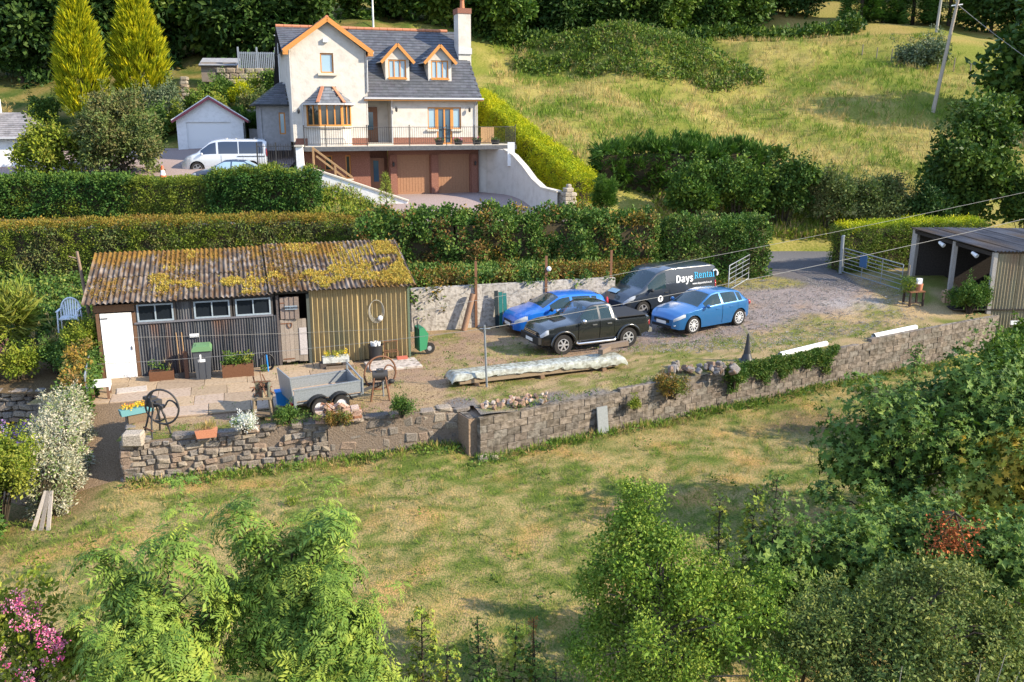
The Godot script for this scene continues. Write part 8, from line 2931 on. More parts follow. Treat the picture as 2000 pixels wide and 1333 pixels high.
	t = thing("holly_hedge", "dark rounded holly end of the upper hedge by the house", "hedge", Vector3.ZERO)
	hedge(t, [[-15.2, 2.6, -46.3, 2.6, 0.9], [-12.5, 2.65, -46.4, 2.75, 0.95], [-10.2, 2.7, -46.5, 2.6, 0.85]], "laurel", M.leaf, 46.0, 0.24, 0.3, "privet")
	t = thing("verge_weeds", "yellow-green rough weeds on the verge below the sloping wall", "weeds", Vector3.ZERO)
	b = MB.new()
	for i in 1500:
		var x := rng.randf_range(-10.2, -5.0)
		var zf := rng.randf_range(45.0, 48.8)
		if in_drive(x, zf):
			continue
		put(b, ["leaf_lime", "leaf_lime", "fern", "straw", "mid"][rng.randi() % 5], Vector3(x, ground_y(x, zf) + rng.randf() * 0.7, -zf), Vector3.UP + rdir() * 0.4, rng.randf_range(0.16, 0.3))
	part(t, "leaves", b, M.leaf)
	t = thing("verge_conifer", "slim young conifer in front of the lower door", "tree", Vector3(-6.75, 3.3, -48.2))
	b = MB.new()
	for i in 60:
		var f := i / 60.0
		var a := i * 2.4
		put(b, "fern", Vector3(cos(a) * 0.35 * (1.0 - f), 0.2 + f * 1.6, sin(a) * 0.35 * (1.0 - f)), Vector3(cos(a), 0.8, sin(a)), 0.2)
	part(t, "crown", b, M.leaf)
	b = MB.new()
	b.tube([Vector3(0, -0.2, 0), Vector3(0, 1.8, 0)], [0.03, 0.01], 5)
	part(t, "trunk", b, M.bark)
	t = thing("golden_hedge", "bright golden conifer hedge climbing beside the house", "hedge", Vector3.ZERO)
	hedge(t, [[-2.3, 7.7, -63.5, 2.1, 0.6], [-0.1, 6.0, -58.0, 2.1, 0.65], [2.2, 4.25, -53.0, 2.1, 0.7], [4.0, 2.9, -48.7, 2.05, 0.7]], "golden", M.leaf, 60.0, 0.22, 0.15)
	t = thing("hedge_end", "dark green rounded bush closing the golden hedge", "bush", Vector3(4.8, 2.6, -47.3))
	bush(t, Vector3(0, 1.25, 0), Vector3(0.75, 1.25, 0.7), "conifer", M.leaf, 36, 0.34, 16, 0.24)
	# ---- shrubs across the lane
	t = thing("conifer_hedge", "dark green conifer hedge at the foot of the field", "hedge", Vector3.ZERO)
	hedge(t, [[5.0, 3.6, -52.0, 2.7, 0.9], [9.0, 3.3, -52.4, 3.1, 1.1], [12.5, 3.2, -53.0, 3.3, 1.1], [14.6, 3.0, -53.3, 3.2, 0.9]], "conifer", M.leaf, 16.0, 0.5, 0.8)
	var shrubs := [["bright green shrub behind the lane mouth left of the others", 9.9, 48.6, 1.6, 1.9, "mid"], ["mid green shrub second from the left across the lane", 12.3, 48.9, 1.8, 2.2, "mid"], ["tall green shrub with a pointed top across the lane", 14.9, 49.3, 1.5, 2.5, "wood_leaf"], ["dark tangled shrub with bare twigs across the lane", 17.6, 49.4, 1.8, 2.2, "olive"], ["olive brambly shrub left of the big tree", 20.3, 49.2, 1.7, 2.0, "olive"], ["dark shrub under the big tree", 22.6, 48.6, 1.4, 1.7, "dark"], ["shrub at the right edge behind the barn", 28.0, 48.5, 1.8, 2.2, "wood_leaf"]]
	for s in shrubs:
		var gy := ground_y(s[1], s[2])
		t = thing("lane_shrub", s[0], "bush", Vector3(s[1], gy - 0.2, -s[2]))
		bush(t, Vector3(0, s[4] * 0.85, 0), Vector3(s[3], s[4], 1.2), s[5], M.leaf, 34, 0.55, 20, 0.34)
	t = far_tree("lane_tree", "wood_leaf", 7.8, Vector3(2.4, 4.0, 2.1), 60, 26, 0.42)
	t.set_meta("label", "big dark broadleaf tree beyond the barn below the leaning pole")
	t.position = Vector3(25.2, 1.5, -50.0)
	b = MB.new()
	t = thing("lane_verge", "yellow grassy bank across the lane mouth", "grass", Vector3.ZERO, 0.0)
	t.set_meta("kind", "stuff")
	for i in 1700:
		var x := rng.randf_range(8.0, 24.0)
		var zf := 48.2 + rng.randf() * 3.0
		put(b, ["straw", "straw", "grass", "leaf_lime"][rng.randi() % 4], Vector3(x, ground_y(x, zf) + 0.1, -zf), Vector3.UP + rdir() * 0.3, rng.randf_range(0.3, 0.55))
	part(t, "blades", b, M.leaf_dull)
	# ---- upper left garden
	t = near_tree("apple_tree", "broad olive green fruit tree behind the upper hedge", "tree", Vector3(-21.0, 4.4, -48.9), Vector3(-21.0, 6.75, -48.9), Vector3(2.7, 2.5, 1.9), "olive", 66, 0.75, 24, 0.34, 0.13, -0.8)
	near_tree("apple_tree", "smaller yellow-green tree beside the cottage", "tree", Vector3(-25.0, 4.3, -48.4), Vector3(-24.3, 6.0, -48.3), Vector3(2.0, 1.9, 1.5), "leaf_lime", 40, 0.6, 20, 0.32, 0.1, -0.8)
	for k in 2:
		var h: float = [8.4, 7.6][k]
		t = thing("golden_conifer", ["tall narrow golden conifer on the left", "broader golden conifer right of the narrow one"][k], "tree", [Vector3(-26.9, 8.0, -58.0), Vector3(-24.0, 9.0, -60.0)][k])
		b = MB.new()
		for i in 900:
			var f := pow(rng.randf(), 0.85)
			var a := rng.randf() * TAU
			var rr: float = [1.35, 1.6][k] * (sin(clampf(f * 0.9 + 0.22, 0, 1) * PI) * 0.75 + 0.25 * (1.0 - f)) * rng.randf_range(0.72, 1.08)
			put(b, "gold_conifer", Vector3(cos(a) * rr, f * h, sin(a) * rr), Vector3(cos(a) * 0.55, 1.0, sin(a) * 0.55), 0.55)
		part(t, "crown", b, M.leaf)
		b = MB.new()
		b.tube([Vector3(0, -0.4, 0), Vector3(0, h * 0.9, 0)], [0.2, 0.05], 7)
		part(t, "trunk", b, M.bark)
	var ups := [["grey-green shrub right of the golden conifers", Vector3(-21.9, 9.2, -58.6), Vector3(1.3, 1.4, 1.0), "grey_leaf"], ["bright yellow-green rounded shrub above the garage roof", Vector3(-19.0, 8.3, -58.6), Vector3(0.85, 0.95, 0.8), "leaf_lime"], ["golden shrub in the terrace bed", Vector3(-18.0, 9.4, -61.0), Vector3(0.7, 0.9, 0.6), "golden"], ["upright green shrub before the deck fence", Vector3(-16.0, 9.6, -62.0), Vector3(0.55, 1.2, 0.5), "leaf_small"], ["green shrub against the house gable corner", Vector3(-14.5, 8.8, -60.5), Vector3(0.9, 1.1, 0.7), "mid"], ["low dark spreading conifer behind the garage roof", Vector3(-16.6, 7.2, -57.2), Vector3(1.5, 0.6, 0.9), "conifer"], ["dark shrub below the golden conifers", Vector3(-25.2, 8.0, -56.4), Vector3(1.3, 0.9, 0.9), "dark"], ["round green shrub on the lawn bank at the left", Vector3(-29.8, 8.2, -58.5), Vector3(0.9, 0.9, 0.8), "leaf_small"], ["yellow brushy shrub over the cottage roof", Vector3(-31.6, 7.6, -56.0), Vector3(1.0, 1.2, 0.7), "straw"], ["lime shrub between the grey shrub and the pier", Vector3(-21.0, 8.4, -57.6), Vector3(0.6, 0.7, 0.6), "leaf_lime"], ["mixed shrub under the pier by the garage", Vector3(-22.6, 7.8, -56.4), Vector3(1.2, 0.9, 0.8), "mid"], ["pale shrub in the bed right of the golden one", Vector3(-16.9, 9.0, -60.2), Vector3(0.8, 0.6, 0.6), "olive"], ["green shrub behind the terrace wall", Vector3(-19.6, 9.2, -60.8), Vector3(0.9, 0.8, 0.7), "mid"], ["lime shrub in front of the terrace wall", Vector3(-17.3, 9.2, -62.4), Vector3(0.8, 0.8, 0.6), "leaf_lime"], ["green shrub against the terrace wall left end", Vector3(-19.6, 9.2, -62.6), Vector3(0.8, 0.7, 0.6), "leaf_small"], ["olive shrub between house wing and deck fence", Vector3(-14.6, 9.2, -58.6), Vector3(0.8, 0.8, 0.6), "olive"], ["dark bank shrub right of the white garage", Vector3(-15.2, 7.6, -57.8), Vector3(1.0, 0.8, 0.6), "mid"], ["tall grey-green shrub left of the stone pier", Vector3(-22.9, 9.2, -60.2), Vector3(1.2, 1.5, 0.8), "olive"], ["light green shrub above the apple tree", Vector3(-20.4, 8.4, -59.4), Vector3(0.9, 0.8, 0.6), "wood_light"]]
	for s in ups:
		var p: Vector3 = s[1]
		p.y = ground_y(p.x, -p.z) - 0.1
		t = thing("garden_shrub", s[0], "bush", p)
		bush(t, Vector3(0, s[2].y * 0.9, 0), s[2], s[3], M.leaf, 22, s[2].x * 0.42, 16, 0.3)
	# ---- woods and field trees: a few prototypes, then copies
	var protos := []
	protos.append(far_tree("broadleaf_tree", "wood_leaf", 9.5, Vector3(3.6, 5.0, 3.4), 54, 17, 0.85))
	protos.append(far_tree("broadleaf_tree", "wood_light", 8.5, Vector3(3.3, 4.4, 3.2), 50, 17, 0.8))
	protos.append(far_tree("broadleaf_tree", "dark", 11.0, Vector3(3.4, 5.8, 3.2), 56, 17, 0.85))
	protos.append(far_tree("broadleaf_tree", "mid", 9.0, Vector3(3.0, 4.7, 3.0), 50, 17, 0.8))
	t = thing("spruce_tree", "tree", "tree")
	b = MB.new()
	for i in 620:
		var f := pow(rng.randf(), 1.2)
		var a := rng.randf() * TAU
		var rr := 2.6 * (1.02 - f) * rng.randf_range(0.6, 1.05)
		put(b, "conifer", Vector3(cos(a) * rr, 0.6 + f * 11.5, sin(a) * rr), Vector3(cos(a), 0.15, sin(a)), 0.8)
	part(t, "crown", b, M.leaf)
	b = MB.new()
	b.tube([Vector3(0, -0.5, 0), Vector3(0, 11.5, 0)], [0.25, 0.05], 7)
	part(t, "trunk", b, M.bark)
	protos.append(t)
	var used := [false, false, false, false, false]
	var ord := ["first", "second", "third", "fourth", "fifth", "sixth", "seventh", "eighth", "ninth", "tenth", "eleventh", "twelfth", "thirteenth", "fourteenth", "fifteenth", "sixteenth", "seventeenth", "eighteenth", "nineteenth", "twentieth"]
	var rows := [
		["tree from the left in the dark wood at the top left", [[-36, 68, 2, 1.0], [-32.5, 69, 2, 1.05], [-29.5, 71, 0, 1.0], [-26.5, 72, 2, 1.1], [-23.0, 73, 3, 1.0], [-20.0, 72, 2, 1.0], [-17.3, 74, 2, 1.05], [-22, 80, 1, 1.1], [-30, 82, 2, 1.2], [-38, 80, 2, 1.2]]],
		["tree from the left in the wood behind the house", [[-14.5, 88, 3, 1.0], [-10.5, 90, 0, 1.0], [-7.5, 91, 1, 1.0], [-4.0, 92, 0, 1.05], [-1.0, 90, 3, 1.0]]],
		["tree from the left in the wood along the field top", [[2.0, 96, 1, 0.85], [4.5, 95, 2, 0.85], [7.5, 97, 2, 0.85], [10.5, 98, 0, 0.9], [13.5, 99, 2, 0.9], [16.5, 101, 1, 0.9], [19.0, 103, 0, 0.9], [22.0, 103, 3, 0.9], [25.5, 105, 0, 0.95], [29.0, 116, 2, 0.8], [33.0, 118, 0, 0.8], [37.0, 118, 2, 0.85]]],
		["tree from the left in the dark wood at the top right", [[41.5, 112, 4, 0.9], [44.5, 113, 4, 1.0], [48.5, 114, 4, 1.05], [52.0, 112, 4, 1.1], [56.0, 110, 2, 1.0], [60.0, 108, 2, 1.1]]],
		["tree from the left in the far wood on the skyline slope", [[-12, 130, 0, 1.3], [-4, 128, 2, 1.3], [4, 130, 0, 1.3], [12, 132, 2, 1.3], [20, 134, 0, 1.3], [28, 136, 2, 1.3], [36, 138, 0, 1.3], [44, 138, 2, 1.3], [52, 138, 0, 1.3], [60, 136, 2, 1.3], [-24, 110, 2, 1.3], [-34, 106, 0, 1.3], [-44, 100, 2, 1.3], [68, 130, 2, 1.3]]]]
	for r in rows:
		for i in r[1].size():
			var q: Array = r[1][i]
			var p := Vector3(q[0], hill(q[0], q[1]) - 0.3, -q[1])
			var label: String = ord[i] + " " + r[0]
			var pr: Node3D = protos[q[2]]
			var o := pr
			if used[q[2]]:
				o = copy_of(pr, label, p, rng.randf() * 360.0, Vector3(1, rng.randf_range(0.85, 1.05), 1) * q[3])
			else:
				used[q[2]] = true
				pr.position = p
				pr.scale = Vector3.ONE * q[3]
				pr.set_meta("label", label)
			o.set_meta("group", "trees on the slope above the house and field")
	var big := copy_of(protos[0], "huge dark evergreen mass at the right edge above the field", Vector3(41.0, hill(41.0, 72.0) - 0.6, -72.0), 40.0, Vector3(1.3, 1.05, 1.2))
	big = copy_of(protos[2], "dark bush at the right edge below the huge evergreen", Vector3(43.0, hill(43.0, 68.0) - 1.5, -68.0), 80.0, Vector3(1.1, 0.6, 1.1))
	t = thing("field_bush", "round grey-green bush standing alone on the upper field", "bush", Vector3(40.5, hill(40.5, 92.0), -92.0))
	bush(t, Vector3(0, 0.9, 0), Vector3(3.0, 1.4, 2.2), "grey_leaf", M.leaf, 34, 0.8, 20, 0.5)
	# brambles on the mound
	t = thing("bramble_mound", "green bramble thicket on the field mound", "brambles", Vector3.ZERO)
	b = MB.new()
	for i in 4600:
		var a := rng.randf() * TAU
		var rr := sqrt(rng.randf())
		var x := 11.5 + cos(a) * rr * 12.0
		var zf := 86.0 + sin(a) * rr * 7.0
		if fn.get_noise_2d(x * 4.0, zf * 4.0) + 0.62 - rr * 0.55 + rng.randf_range(-0.3, 0.15) < 0.0:
			continue
		put(b, ["wood_light", "privet", "wood_light", "olive", "privet"][rng.randi() % 5], Vector3(x, hill(x, zf) + rng.randf() * 0.25, -zf), Vector3.UP + rdir() * 0.5, rng.randf_range(0.35, 0.6))
	part(t, "leaves", b, M.leaf)
	# scrubby hedge line below the woods
	t = thing("field_scrub", "band of low scrub along the foot of the upper wood", "scrub", Vector3.ZERO)
	b = MB.new()
	for i in 1300:
		var x := rng.randf_range(-4.0, 40.0)
		var zf := 90.0 + maxf(0.0, x - 2.0) * 0.45 + rng.randf() * 3.0
		put(b, ["wood_leaf", "dark", "wood_light"][rng.randi() % 3], Vector3(x, hill(x, zf) + rng.randf() * 1.0, -zf), Vector3.UP + rdir() * 0.5, rng.randf_range(0.5, 0.9))
	part(t, "leaves", b, M.leaf)

func build_grass() -> void:
	var b := MB.new()
	for i in 24000:
		var x := rng.randf_range(-13.0, 16.0)
		var zf := 13.0 + rng.randf() * 22.0
		if zf > wall_zf(x) - 0.12 or (x < -10.0 and zf > 19.5):
			continue
		var t := fn.get_noise_2d(x * 5.0, zf * 5.0) * 1.5 + 0.45 + rng.randf_range(-0.35, 0.35)
		put(b, "straw" if t > 0.5 else "grass", Vector3(x, low(x, zf), -zf), Vector3.UP + rdir() * 0.4, rng.randf_range(0.06, 0.15))
	for i in 1600:
		var x := rng.randf_range(-9.8, 19.5)
		var zf := wall_zf(x) - 0.06 - pow(rng.randf(), 2.0) * 0.5
		put(b, ["grass", "grass", "straw", "leaf_small"][rng.randi() % 4], Vector3(x, low(x, zf), -zf), Vector3.UP + rdir() * 0.3, rng.randf_range(0.1, 0.26))
	for i in 420:
		var x := rng.randf_range(-11.0, 14.0)
		var zf := rng.randf_range(14.0, wall_zf(x) - 0.3)
		put(b, ["leaf_small", "grass", "litter"][rng.randi() % 3], Vector3(x, low(x, zf), -zf), Vector3.UP, rng.randf_range(0.08, 0.2))
	single("lawn_grass", b, M.leaf_dull, "short sun-dried grass of the lower lawn", "grass", "", "stuff")
	b = MB.new()
	for i in 9000:
		var x := rng.randf_range(-2.0, 46.0)
		var zf := 55.0 + pow(rng.randf(), 1.3) * 46.0
		var t := fn.get_noise_2d(x * 2.2, zf * 1.6) * 1.3 + 0.5 + 0.3 * (1.0 - smoothstep(56.0, 84.0, zf)) + rng.randf_range(-0.4, 0.4)
		put(b, "straw" if t > 0.5 else "grass", Vector3(x, hill(x, zf), -zf), Vector3.UP + rdir() * 0.3, rng.randf_range(0.3, 0.6))
	single("meadow_grass", b, M.leaf_dull, "long seeding grass of the hillside field", "grass", "", "stuff")
	b = MB.new()
	for i in 5200:
		var x := rng.randf_range(-9.5, 19.5)
		var zf := wall_zf(x) + 0.15 + pow(rng.randf(), 1.5) * 9.0
		var n := fn2.get_noise_2d(x * 5.0 + 500.0, zf * 5.0) + fn.get_noise_2d(x * 25.0 + 50.0, zf * 25.0) * 0.5
		if n < -0.02 or zf > 34.5:
			continue
		put(b, ["straw", "grass", "grass", "leaf_small"][rng.randi() % 4], Vector3(x, yard_y(x, zf), -zf), Vector3.UP + rdir() * 0.4, rng.randf_range(0.05, 0.13))
	single("yard_weeds", b, M.leaf_dull, "thin weeds and dry grass growing through the yard", "weeds", "", "stuff")
	b = MB.new()
	for i in 5200:
		var x := rng.randf_range(2.0, 17.0)
		var zf := rng.randf_range(30.5, 40.5)
		if zf < wall_zf(x) + 1.6 or (x < 9.0 and zf > 37.5):
			continue
		put(b, "grit", Vector3(x, yard_y(x, zf), -zf), Vector3.UP, rng.randf_range(0.25, 0.5))
	for i in 2600:
		var x := rng.randf_range(-9.0, 4.0)
		var zf := rng.randf_range(22.0, 33.0)
		if zf < wall_zf(x) + 0.3:
			continue
		put(b, "litter", Vector3(x, yard_y(x, zf), -zf), Vector3.UP, rng.randf_range(0.2, 0.4))
	single("yard_gravel", b, M.leaf_dull, "loose chippings and litter on the yard", "gravel", "", "stuff")
func make_materials() -> void:
	mat("lawn", [[0.0, 0.3, 0.42, 0.2], [0.36, 0.52, 0.66, 0.4], [0.5, 0.82, 0.84, 0.66], [0.62, 1.0, 0.93, 0.78], [1.0, 1.0, 0.92, 0.8]], 1.9, 0.95, 0.045, 6, 1.0, true)
	mat("meadow", [[0.0, 0.42, 0.5, 0.25], [0.42, 0.75, 0.8, 0.5], [0.58, 0.98, 0.95, 0.8], [1.0, 1.0, 0.97, 0.85]], 4.0, 0.95, 0.03, 6, 0.6, true)
	mat("gravel", [[0.0, 0.35, 0.32, 0.3], [0.38, 0.62, 0.58, 0.55], [0.5, 0.85, 0.83, 0.8], [0.62, 1.0, 0.99, 0.97], [1.0, 1.0, 1.0, 1.0]], 1.6, 0.95, 0.06, 5, 1.0, true)
	mat("tarmac", [[0.0, 0.07, 0.068, 0.07], [0.5, 0.115, 0.11, 0.11], [1.0, 0.17, 0.165, 0.16]], 2.0, 0.9, 0.04, 5)
	mat("blockpave", [[0.0, 0.2, 0.15, 0.13], [0.4, 0.28, 0.21, 0.19], [0.6, 0.33, 0.255, 0.23], [1.0, 0.4, 0.315, 0.285]], 1.6, 0.85, 0.04, 5, 0.3)
	mat("block", [[0.0, 0.3, 0.29, 0.27], [0.36, 0.52, 0.5, 0.47], [0.52, 0.85, 0.83, 0.8], [0.66, 1.0, 0.98, 0.95], [1.0, 1.0, 1.0, 1.0]], 2.3, 0.95, 0.02, 7, 0.6, true)
	mat("stone", [[0.0, 0.28, 0.27, 0.25], [0.36, 0.55, 0.53, 0.5], [0.5, 0.82, 0.8, 0.76], [0.66, 1.0, 0.97, 0.93], [1.0, 1.0, 1.0, 1.0]], 0.8, 0.93, 0.03, 6, 0.8, true)
	mat("earth", [[0.0, 0.5, 0.46, 0.42], [0.5, 0.85, 0.82, 0.8], [1.0, 1.0, 1.0, 1.0]], 1.4, 0.95, 0.03, 6, 0.8, true)
	mat("concrete", [[0.0, 0.35, 0.34, 0.33], [0.36, 0.62, 0.6, 0.58], [0.5, 0.92, 0.91, 0.9], [1.0, 1.0, 1.0, 1.0]], 2.8, 0.9, 0.025, 6, 0.3, true)
	mat("flag", [[0.0, 0.5, 0.47, 0.44], [0.45, 0.85, 0.83, 0.8], [1.0, 1.0, 1.0, 1.0]], 1.8, 0.9, 0.03, 6, 0.3, true)
	mat("sheet", [[0.0, 0.55, 0.53, 0.52], [0.5, 0.9, 0.9, 0.9], [1.0, 1.0, 1.0, 1.0]], 0.9, 0.92, 0.04, 6, 0.5, true)
	mat("tin", [[0.0, 0.6, 0.58, 0.56], [0.5, 0.92, 0.92, 0.92], [1.0, 1.0, 1.0, 1.0]], 1.2, 0.6, 0.03, 6, 0.0, true)
	mat("oldwood", [[0.0, 0.5, 0.48, 0.46], [0.5, 0.88, 0.87, 0.86], [1.0, 1.0, 1.0, 1.0]], 0.7, 0.9, 0.03, 6, 0.4, true)
	mat("darkwood", [[0.0, 0.03, 0.026, 0.023], [1.0, 0.06, 0.052, 0.046]], 1.0, 0.95)
	mat("oldpine", [[0.0, 0.28, 0.17, 0.085], [1.0, 0.46, 0.3, 0.16]], 0.9, 0.85)
	mat("bark", [[0.0, 0.035, 0.028, 0.02], [1.0, 0.1, 0.08, 0.058]], 0.4, 0.95, 0.04, 5, 0.6)
	mat("palebark", [[0.0, 0.26, 0.22, 0.19], [1.0, 0.44, 0.39, 0.34]], 0.4, 0.95)
	mat("birchbark", [[0.0, 0.06, 0.05, 0.04], [0.5, 0.12, 0.1, 0.08], [1.0, 0.2, 0.17, 0.14]], 0.4, 0.9)
	mat("twigs", [[0.0, 0.5, 0.5, 0.5], [1.0, 1.0, 1.0, 1.0]], 0.6, 0.98, 0.04, 5, 0.0, true)
	mat("render", [[0.0, 0.42, 0.385, 0.345], [0.34, 0.49, 0.455, 0.41], [0.5, 0.53, 0.495, 0.45], [1.0, 0.57, 0.535, 0.49]], 5.0, 0.92, 0.012, 7, 0.2)
	mat("whiterender", [[0.0, 0.66, 0.65, 0.64], [0.5, 0.78, 0.775, 0.77], [1.0, 0.82, 0.815, 0.81]], 3.0, 0.9, 0.02, 6)
	mat("rendergrey", [[0.0, 0.2, 0.2, 0.21], [1.0, 0.32, 0.32, 0.33]], 3.0, 0.9, 0.02, 6)
	mat("brick", [[0.0, 0.13, 0.06, 0.045], [0.45, 0.22, 0.1, 0.07], [0.6, 0.27, 0.13, 0.095], [1.0, 0.36, 0.2, 0.15]], 0.9, 0.9, 0.03, 5, 0.3)
	mat("brickred", [[0.0, 0.36, 0.1, 0.07], [1.0, 0.46, 0.15, 0.1]], 0.4, 0.9)
	mat("cedar", [[0.0, 0.24, 0.115, 0.058], [0.5, 0.3, 0.15, 0.075], [1.0, 0.35, 0.18, 0.095]], 1.2, 0.6, 0.02, 6)
	mat("oak", [[0.0, 0.42, 0.165, 0.032], [0.5, 0.5, 0.205, 0.042], [1.0, 0.56, 0.25, 0.06]], 0.8, 0.55, 0.02, 6)
	mat("darkoak", [[0.0, 0.15, 0.06, 0.025], [1.0, 0.24, 0.1, 0.04]], 0.8, 0.5)
	mat("slate", [[0.0, 0.55, 0.55, 0.56], [0.5, 0.88, 0.88, 0.88], [0.68, 1.0, 1.0, 1.0], [1.0, 1.0, 1.0, 1.0]], 2.5, 0.6, 0.02, 6, 0.2, true)
	mat("slab", [[0.0, 0.06, 0.064, 0.072], [1.0, 0.13, 0.135, 0.145]], 2.0, 0.85)
	mat("stonecream", [[0.0, 0.46, 0.41, 0.34], [1.0, 0.6, 0.55, 0.47]], 1.2, 0.88, 0.03, 5)
	mat("clay", [[0.0, 0.34, 0.13, 0.07], [0.5, 0.44, 0.185, 0.105], [1.0, 0.52, 0.25, 0.15]], 0.7, 0.85, 0.03, 5)
	mat("rust", [[0.0, 0.09, 0.045, 0.03], [0.5, 0.17, 0.085, 0.05], [1.0, 0.25, 0.14, 0.085]], 0.35, 0.85, 0.03, 5)
	mat("iron", [[0.0, 0.018, 0.018, 0.019], [1.0, 0.05, 0.045, 0.042]], 0.4, 0.6, 0.03, 4)
	mat("galv", [[0.0, 0.15, 0.165, 0.175], [0.5, 0.22, 0.24, 0.255], [1.0, 0.3, 0.32, 0.335]], 0.8, 0.45, 0.03, 5, 0.0, false, 0.25)
	mat("plyfloor", [[0.0, 0.26, 0.19, 0.14], [1.0, 0.45, 0.35, 0.27]], 0.9, 0.85)
	mat("whitepaint", [[0.0, 0.76, 0.77, 0.79], [1.0, 0.82, 0.825, 0.84]], 1.5, 0.5)
	mat("greypaint", [[0.0, 0.2, 0.25, 0.3], [1.0, 0.34, 0.4, 0.44]], 0.8, 0.7)
	mat("fencegrey", [[0.0, 0.17, 0.2, 0.24], [1.0, 0.26, 0.29, 0.33]], 1.0, 0.8)
	mat("slategrey", [[0.0, 0.16, 0.175, 0.18], [1.0, 0.25, 0.265, 0.27]], 0.8, 0.7)
	mat("redpaint", [[0.0, 0.22, 0.045, 0.06], [1.0, 0.3, 0.07, 0.09]], 0.8, 0.6)
	mat("polythene", [[0.0, 0.12, 0.11, 0.08], [0.36, 0.19, 0.18, 0.14], [0.5, 0.27, 0.27, 0.22], [0.62, 0.35, 0.36, 0.31], [1.0, 0.44, 0.46, 0.42]], 2.6, 0.2, 0.025, 4)
	mat("hose", [[0.0, 0.34, 0.32, 0.27]], 1.0, 0.6)
	mat("wire", [[0.0, 0.26, 0.25, 0.23]], 1.0, 0.6)
	mat("gutter", [[0.0, 0.45, 0.45, 0.46]], 1.0, 0.55)
	mat("plasticwhite", [[0.0, 0.76, 0.76, 0.76]], 1.0, 0.4)
	mat("plasticchair", [[0.0, 0.7, 0.73, 0.76]], 1.0, 0.4)
	mat("plasticblack", [[0.0, 0.02, 0.021, 0.024]], 1.0, 0.45)
	mat("bingrey", [[0.0, 0.055, 0.06, 0.07]], 1.0, 0.5)
	mat("bingreen", [[0.0, 0.12, 0.24, 0.11]], 1.0, 0.5)
	mat("blueplastic", [[0.0, 0.01, 0.2, 0.55]], 1.0, 0.4)
	mat("barrowgreen", [[0.0, 0.03, 0.2, 0.09]], 1.0, 0.45)
	mat("tealpaint", [[0.0, 0.1, 0.25, 0.27]], 1.0, 0.6)
	mat("bluesign", [[0.0, 0.03, 0.09, 0.2]], 1.0, 0.5)
	mat("coneorange", [[0.0, 0.75, 0.11, 0.03]], 1.0, 0.5)
	mat("vinylwhite", [[0.0, 0.8, 0.8, 0.8]], 1.0, 0.4)
	mat("vinylblue", [[0.0, 0.02, 0.36, 0.62]], 1.0, 0.4)
	mat("stickerblue", [[0.0, 0.2, 0.33, 0.45]], 1.0, 0.4)
	mat("plateW", [[0.0, 0.7, 0.7, 0.68]], 1.0, 0.4)
	mat("plateY", [[0.0, 0.7, 0.5, 0.05]], 1.0, 0.4)
	mat("tyre", [[0.0, 0.022, 0.021, 0.02], [1.0, 0.045, 0.042, 0.04]], 0.4, 0.85)
	mat("carblack", [[0.0, 0.012, 0.012, 0.013]], 1.0, 0.7)
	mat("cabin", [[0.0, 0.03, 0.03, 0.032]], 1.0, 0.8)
	mat("steelrim", [[0.0, 0.2, 0.2, 0.21]], 1.0, 0.45, 0.02, 5, 0.0, false, 0.4)
	mat("alloy", [[0.0, 0.5, 0.5, 0.51]], 1.0, 0.35, 0.02, 5, 0.0, false, 0.6)
	mat("alloybright", [[0.0, 0.72, 0.72, 0.73]], 1.0, 0.35, 0.02, 5, 0.0, false, 0.4)
	mat("chrome", [[0.0, 0.62, 0.62, 0.63]], 1.0, 0.18, 0.02, 5, 0.0, false, 0.9)
	leafmat("leaf", 0.5, 0.26)
	leafmat("leaf_dull", 0.85, 0.22)
	glass("shedglass", 0.012, 0.016, 0.022, 0.12)
	M.shedglass.metallic_specular = 0.35
	glass("glassdark", 0.03, 0.035, 0.035)
	glass("glassblue", 0.05, 0.1, 0.15)
	glass("glasspale", 0.26, 0.38, 0.46)
	glass("glassnavy", 0.02, 0.035, 0.07)
	glass("carglass", 0.03, 0.06, 0.065, 0.03, 0.45)
	glass("lampglass", 0.45, 0.47, 0.5, 0.08)
	glass("redglass", 0.4, 0.02, 0.02, 0.08)
	paint("bluepaint", 0.022, 0.13, 0.33, 0.3, 0.35)
	paint("brightblue", 0.01, 0.14, 0.55, 0.3, 0.25)
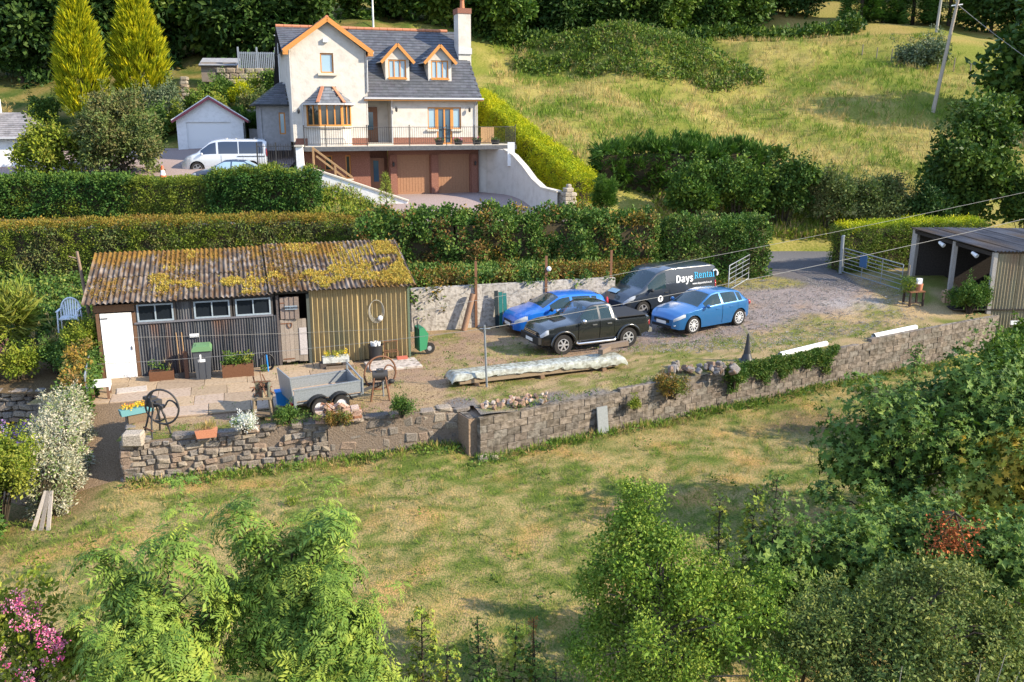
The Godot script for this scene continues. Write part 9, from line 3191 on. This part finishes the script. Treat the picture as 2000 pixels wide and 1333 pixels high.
	paint("blackpaint", 0.011, 0.013, 0.014, 0.25, 0.0, 1.0)
	paint("vanpaint", 0.018, 0.024, 0.034, 0.3, 0.0, 1.0)
	paint("silverpaint", 0.58, 0.6, 0.63, 0.3, 0.3)
	paint("navypaint", 0.03, 0.05, 0.1, 0.3, 0.2)

func _ready() -> void:
	# camera
	var cam := Camera3D.new()
	cam.name = "camera"
	cam.position = Vector3(0, 8, 0)
	cam.rotation_degrees = Vector3(-14.07, 0, 0)
	cam.fov = 41.92
	cam.near = 0.1
	cam.far = 1000.0
	add_child(cam)
	cam.current = true
	# sky
	var env := Environment.new()
	var sky := Sky.new()
	var sm := ProceduralSkyMaterial.new()
	sm.sky_top_color = Color(0.5, 0.6, 0.76)
	sm.sky_horizon_color = Color(0.86, 0.88, 0.89)
	sm.sky_curve = 0.16
	sm.ground_bottom_color = Color(0.3, 0.33, 0.22)
	sm.ground_horizon_color = Color(0.55, 0.6, 0.55)
	sm.sky_energy_multiplier = 1.2
	sky.sky_material = sm
	env.background_mode = Environment.BG_SKY
	env.sky = sky
	env.tonemap_mode = Environment.TONE_MAPPER_LINEAR
	env.tonemap_exposure = 2.0
	env.sdfgi_enabled = true
	env.ssao_enabled = true
	env.ssil_enabled = true
	var we := WorldEnvironment.new()
	we.name = "environment"
	we.environment = env
	add_child(we)
	# sun: low on the right, a little towards the camera
	var sun := DirectionalLight3D.new()
	sun.name = "sun"
	sun.light_energy = 1.6
	sun.light_color = Color(1.0, 0.945, 0.845)
	sun.light_angular_distance = 0.5
	sun.shadow_enabled = true
	add_child(sun)
	var to_sun := Vector3(0.846, 0.495, 0.198)
	sun.look_at_from_position(to_sun * 100.0, Vector3.ZERO)
	rng.seed = 20240817
	fn.seed = 11
	fn.frequency = 0.05
	fn2.seed = 5
	fn2.frequency = 0.05
	make_materials()
	make_clumps()
	build_ground()
	build_yard()
	build_walls()
	build_house()
	build_outbuildings()
	build_shed()
	build_cars()
	build_props()
	build_upper_garden()
	build_plants()
	build_grass()
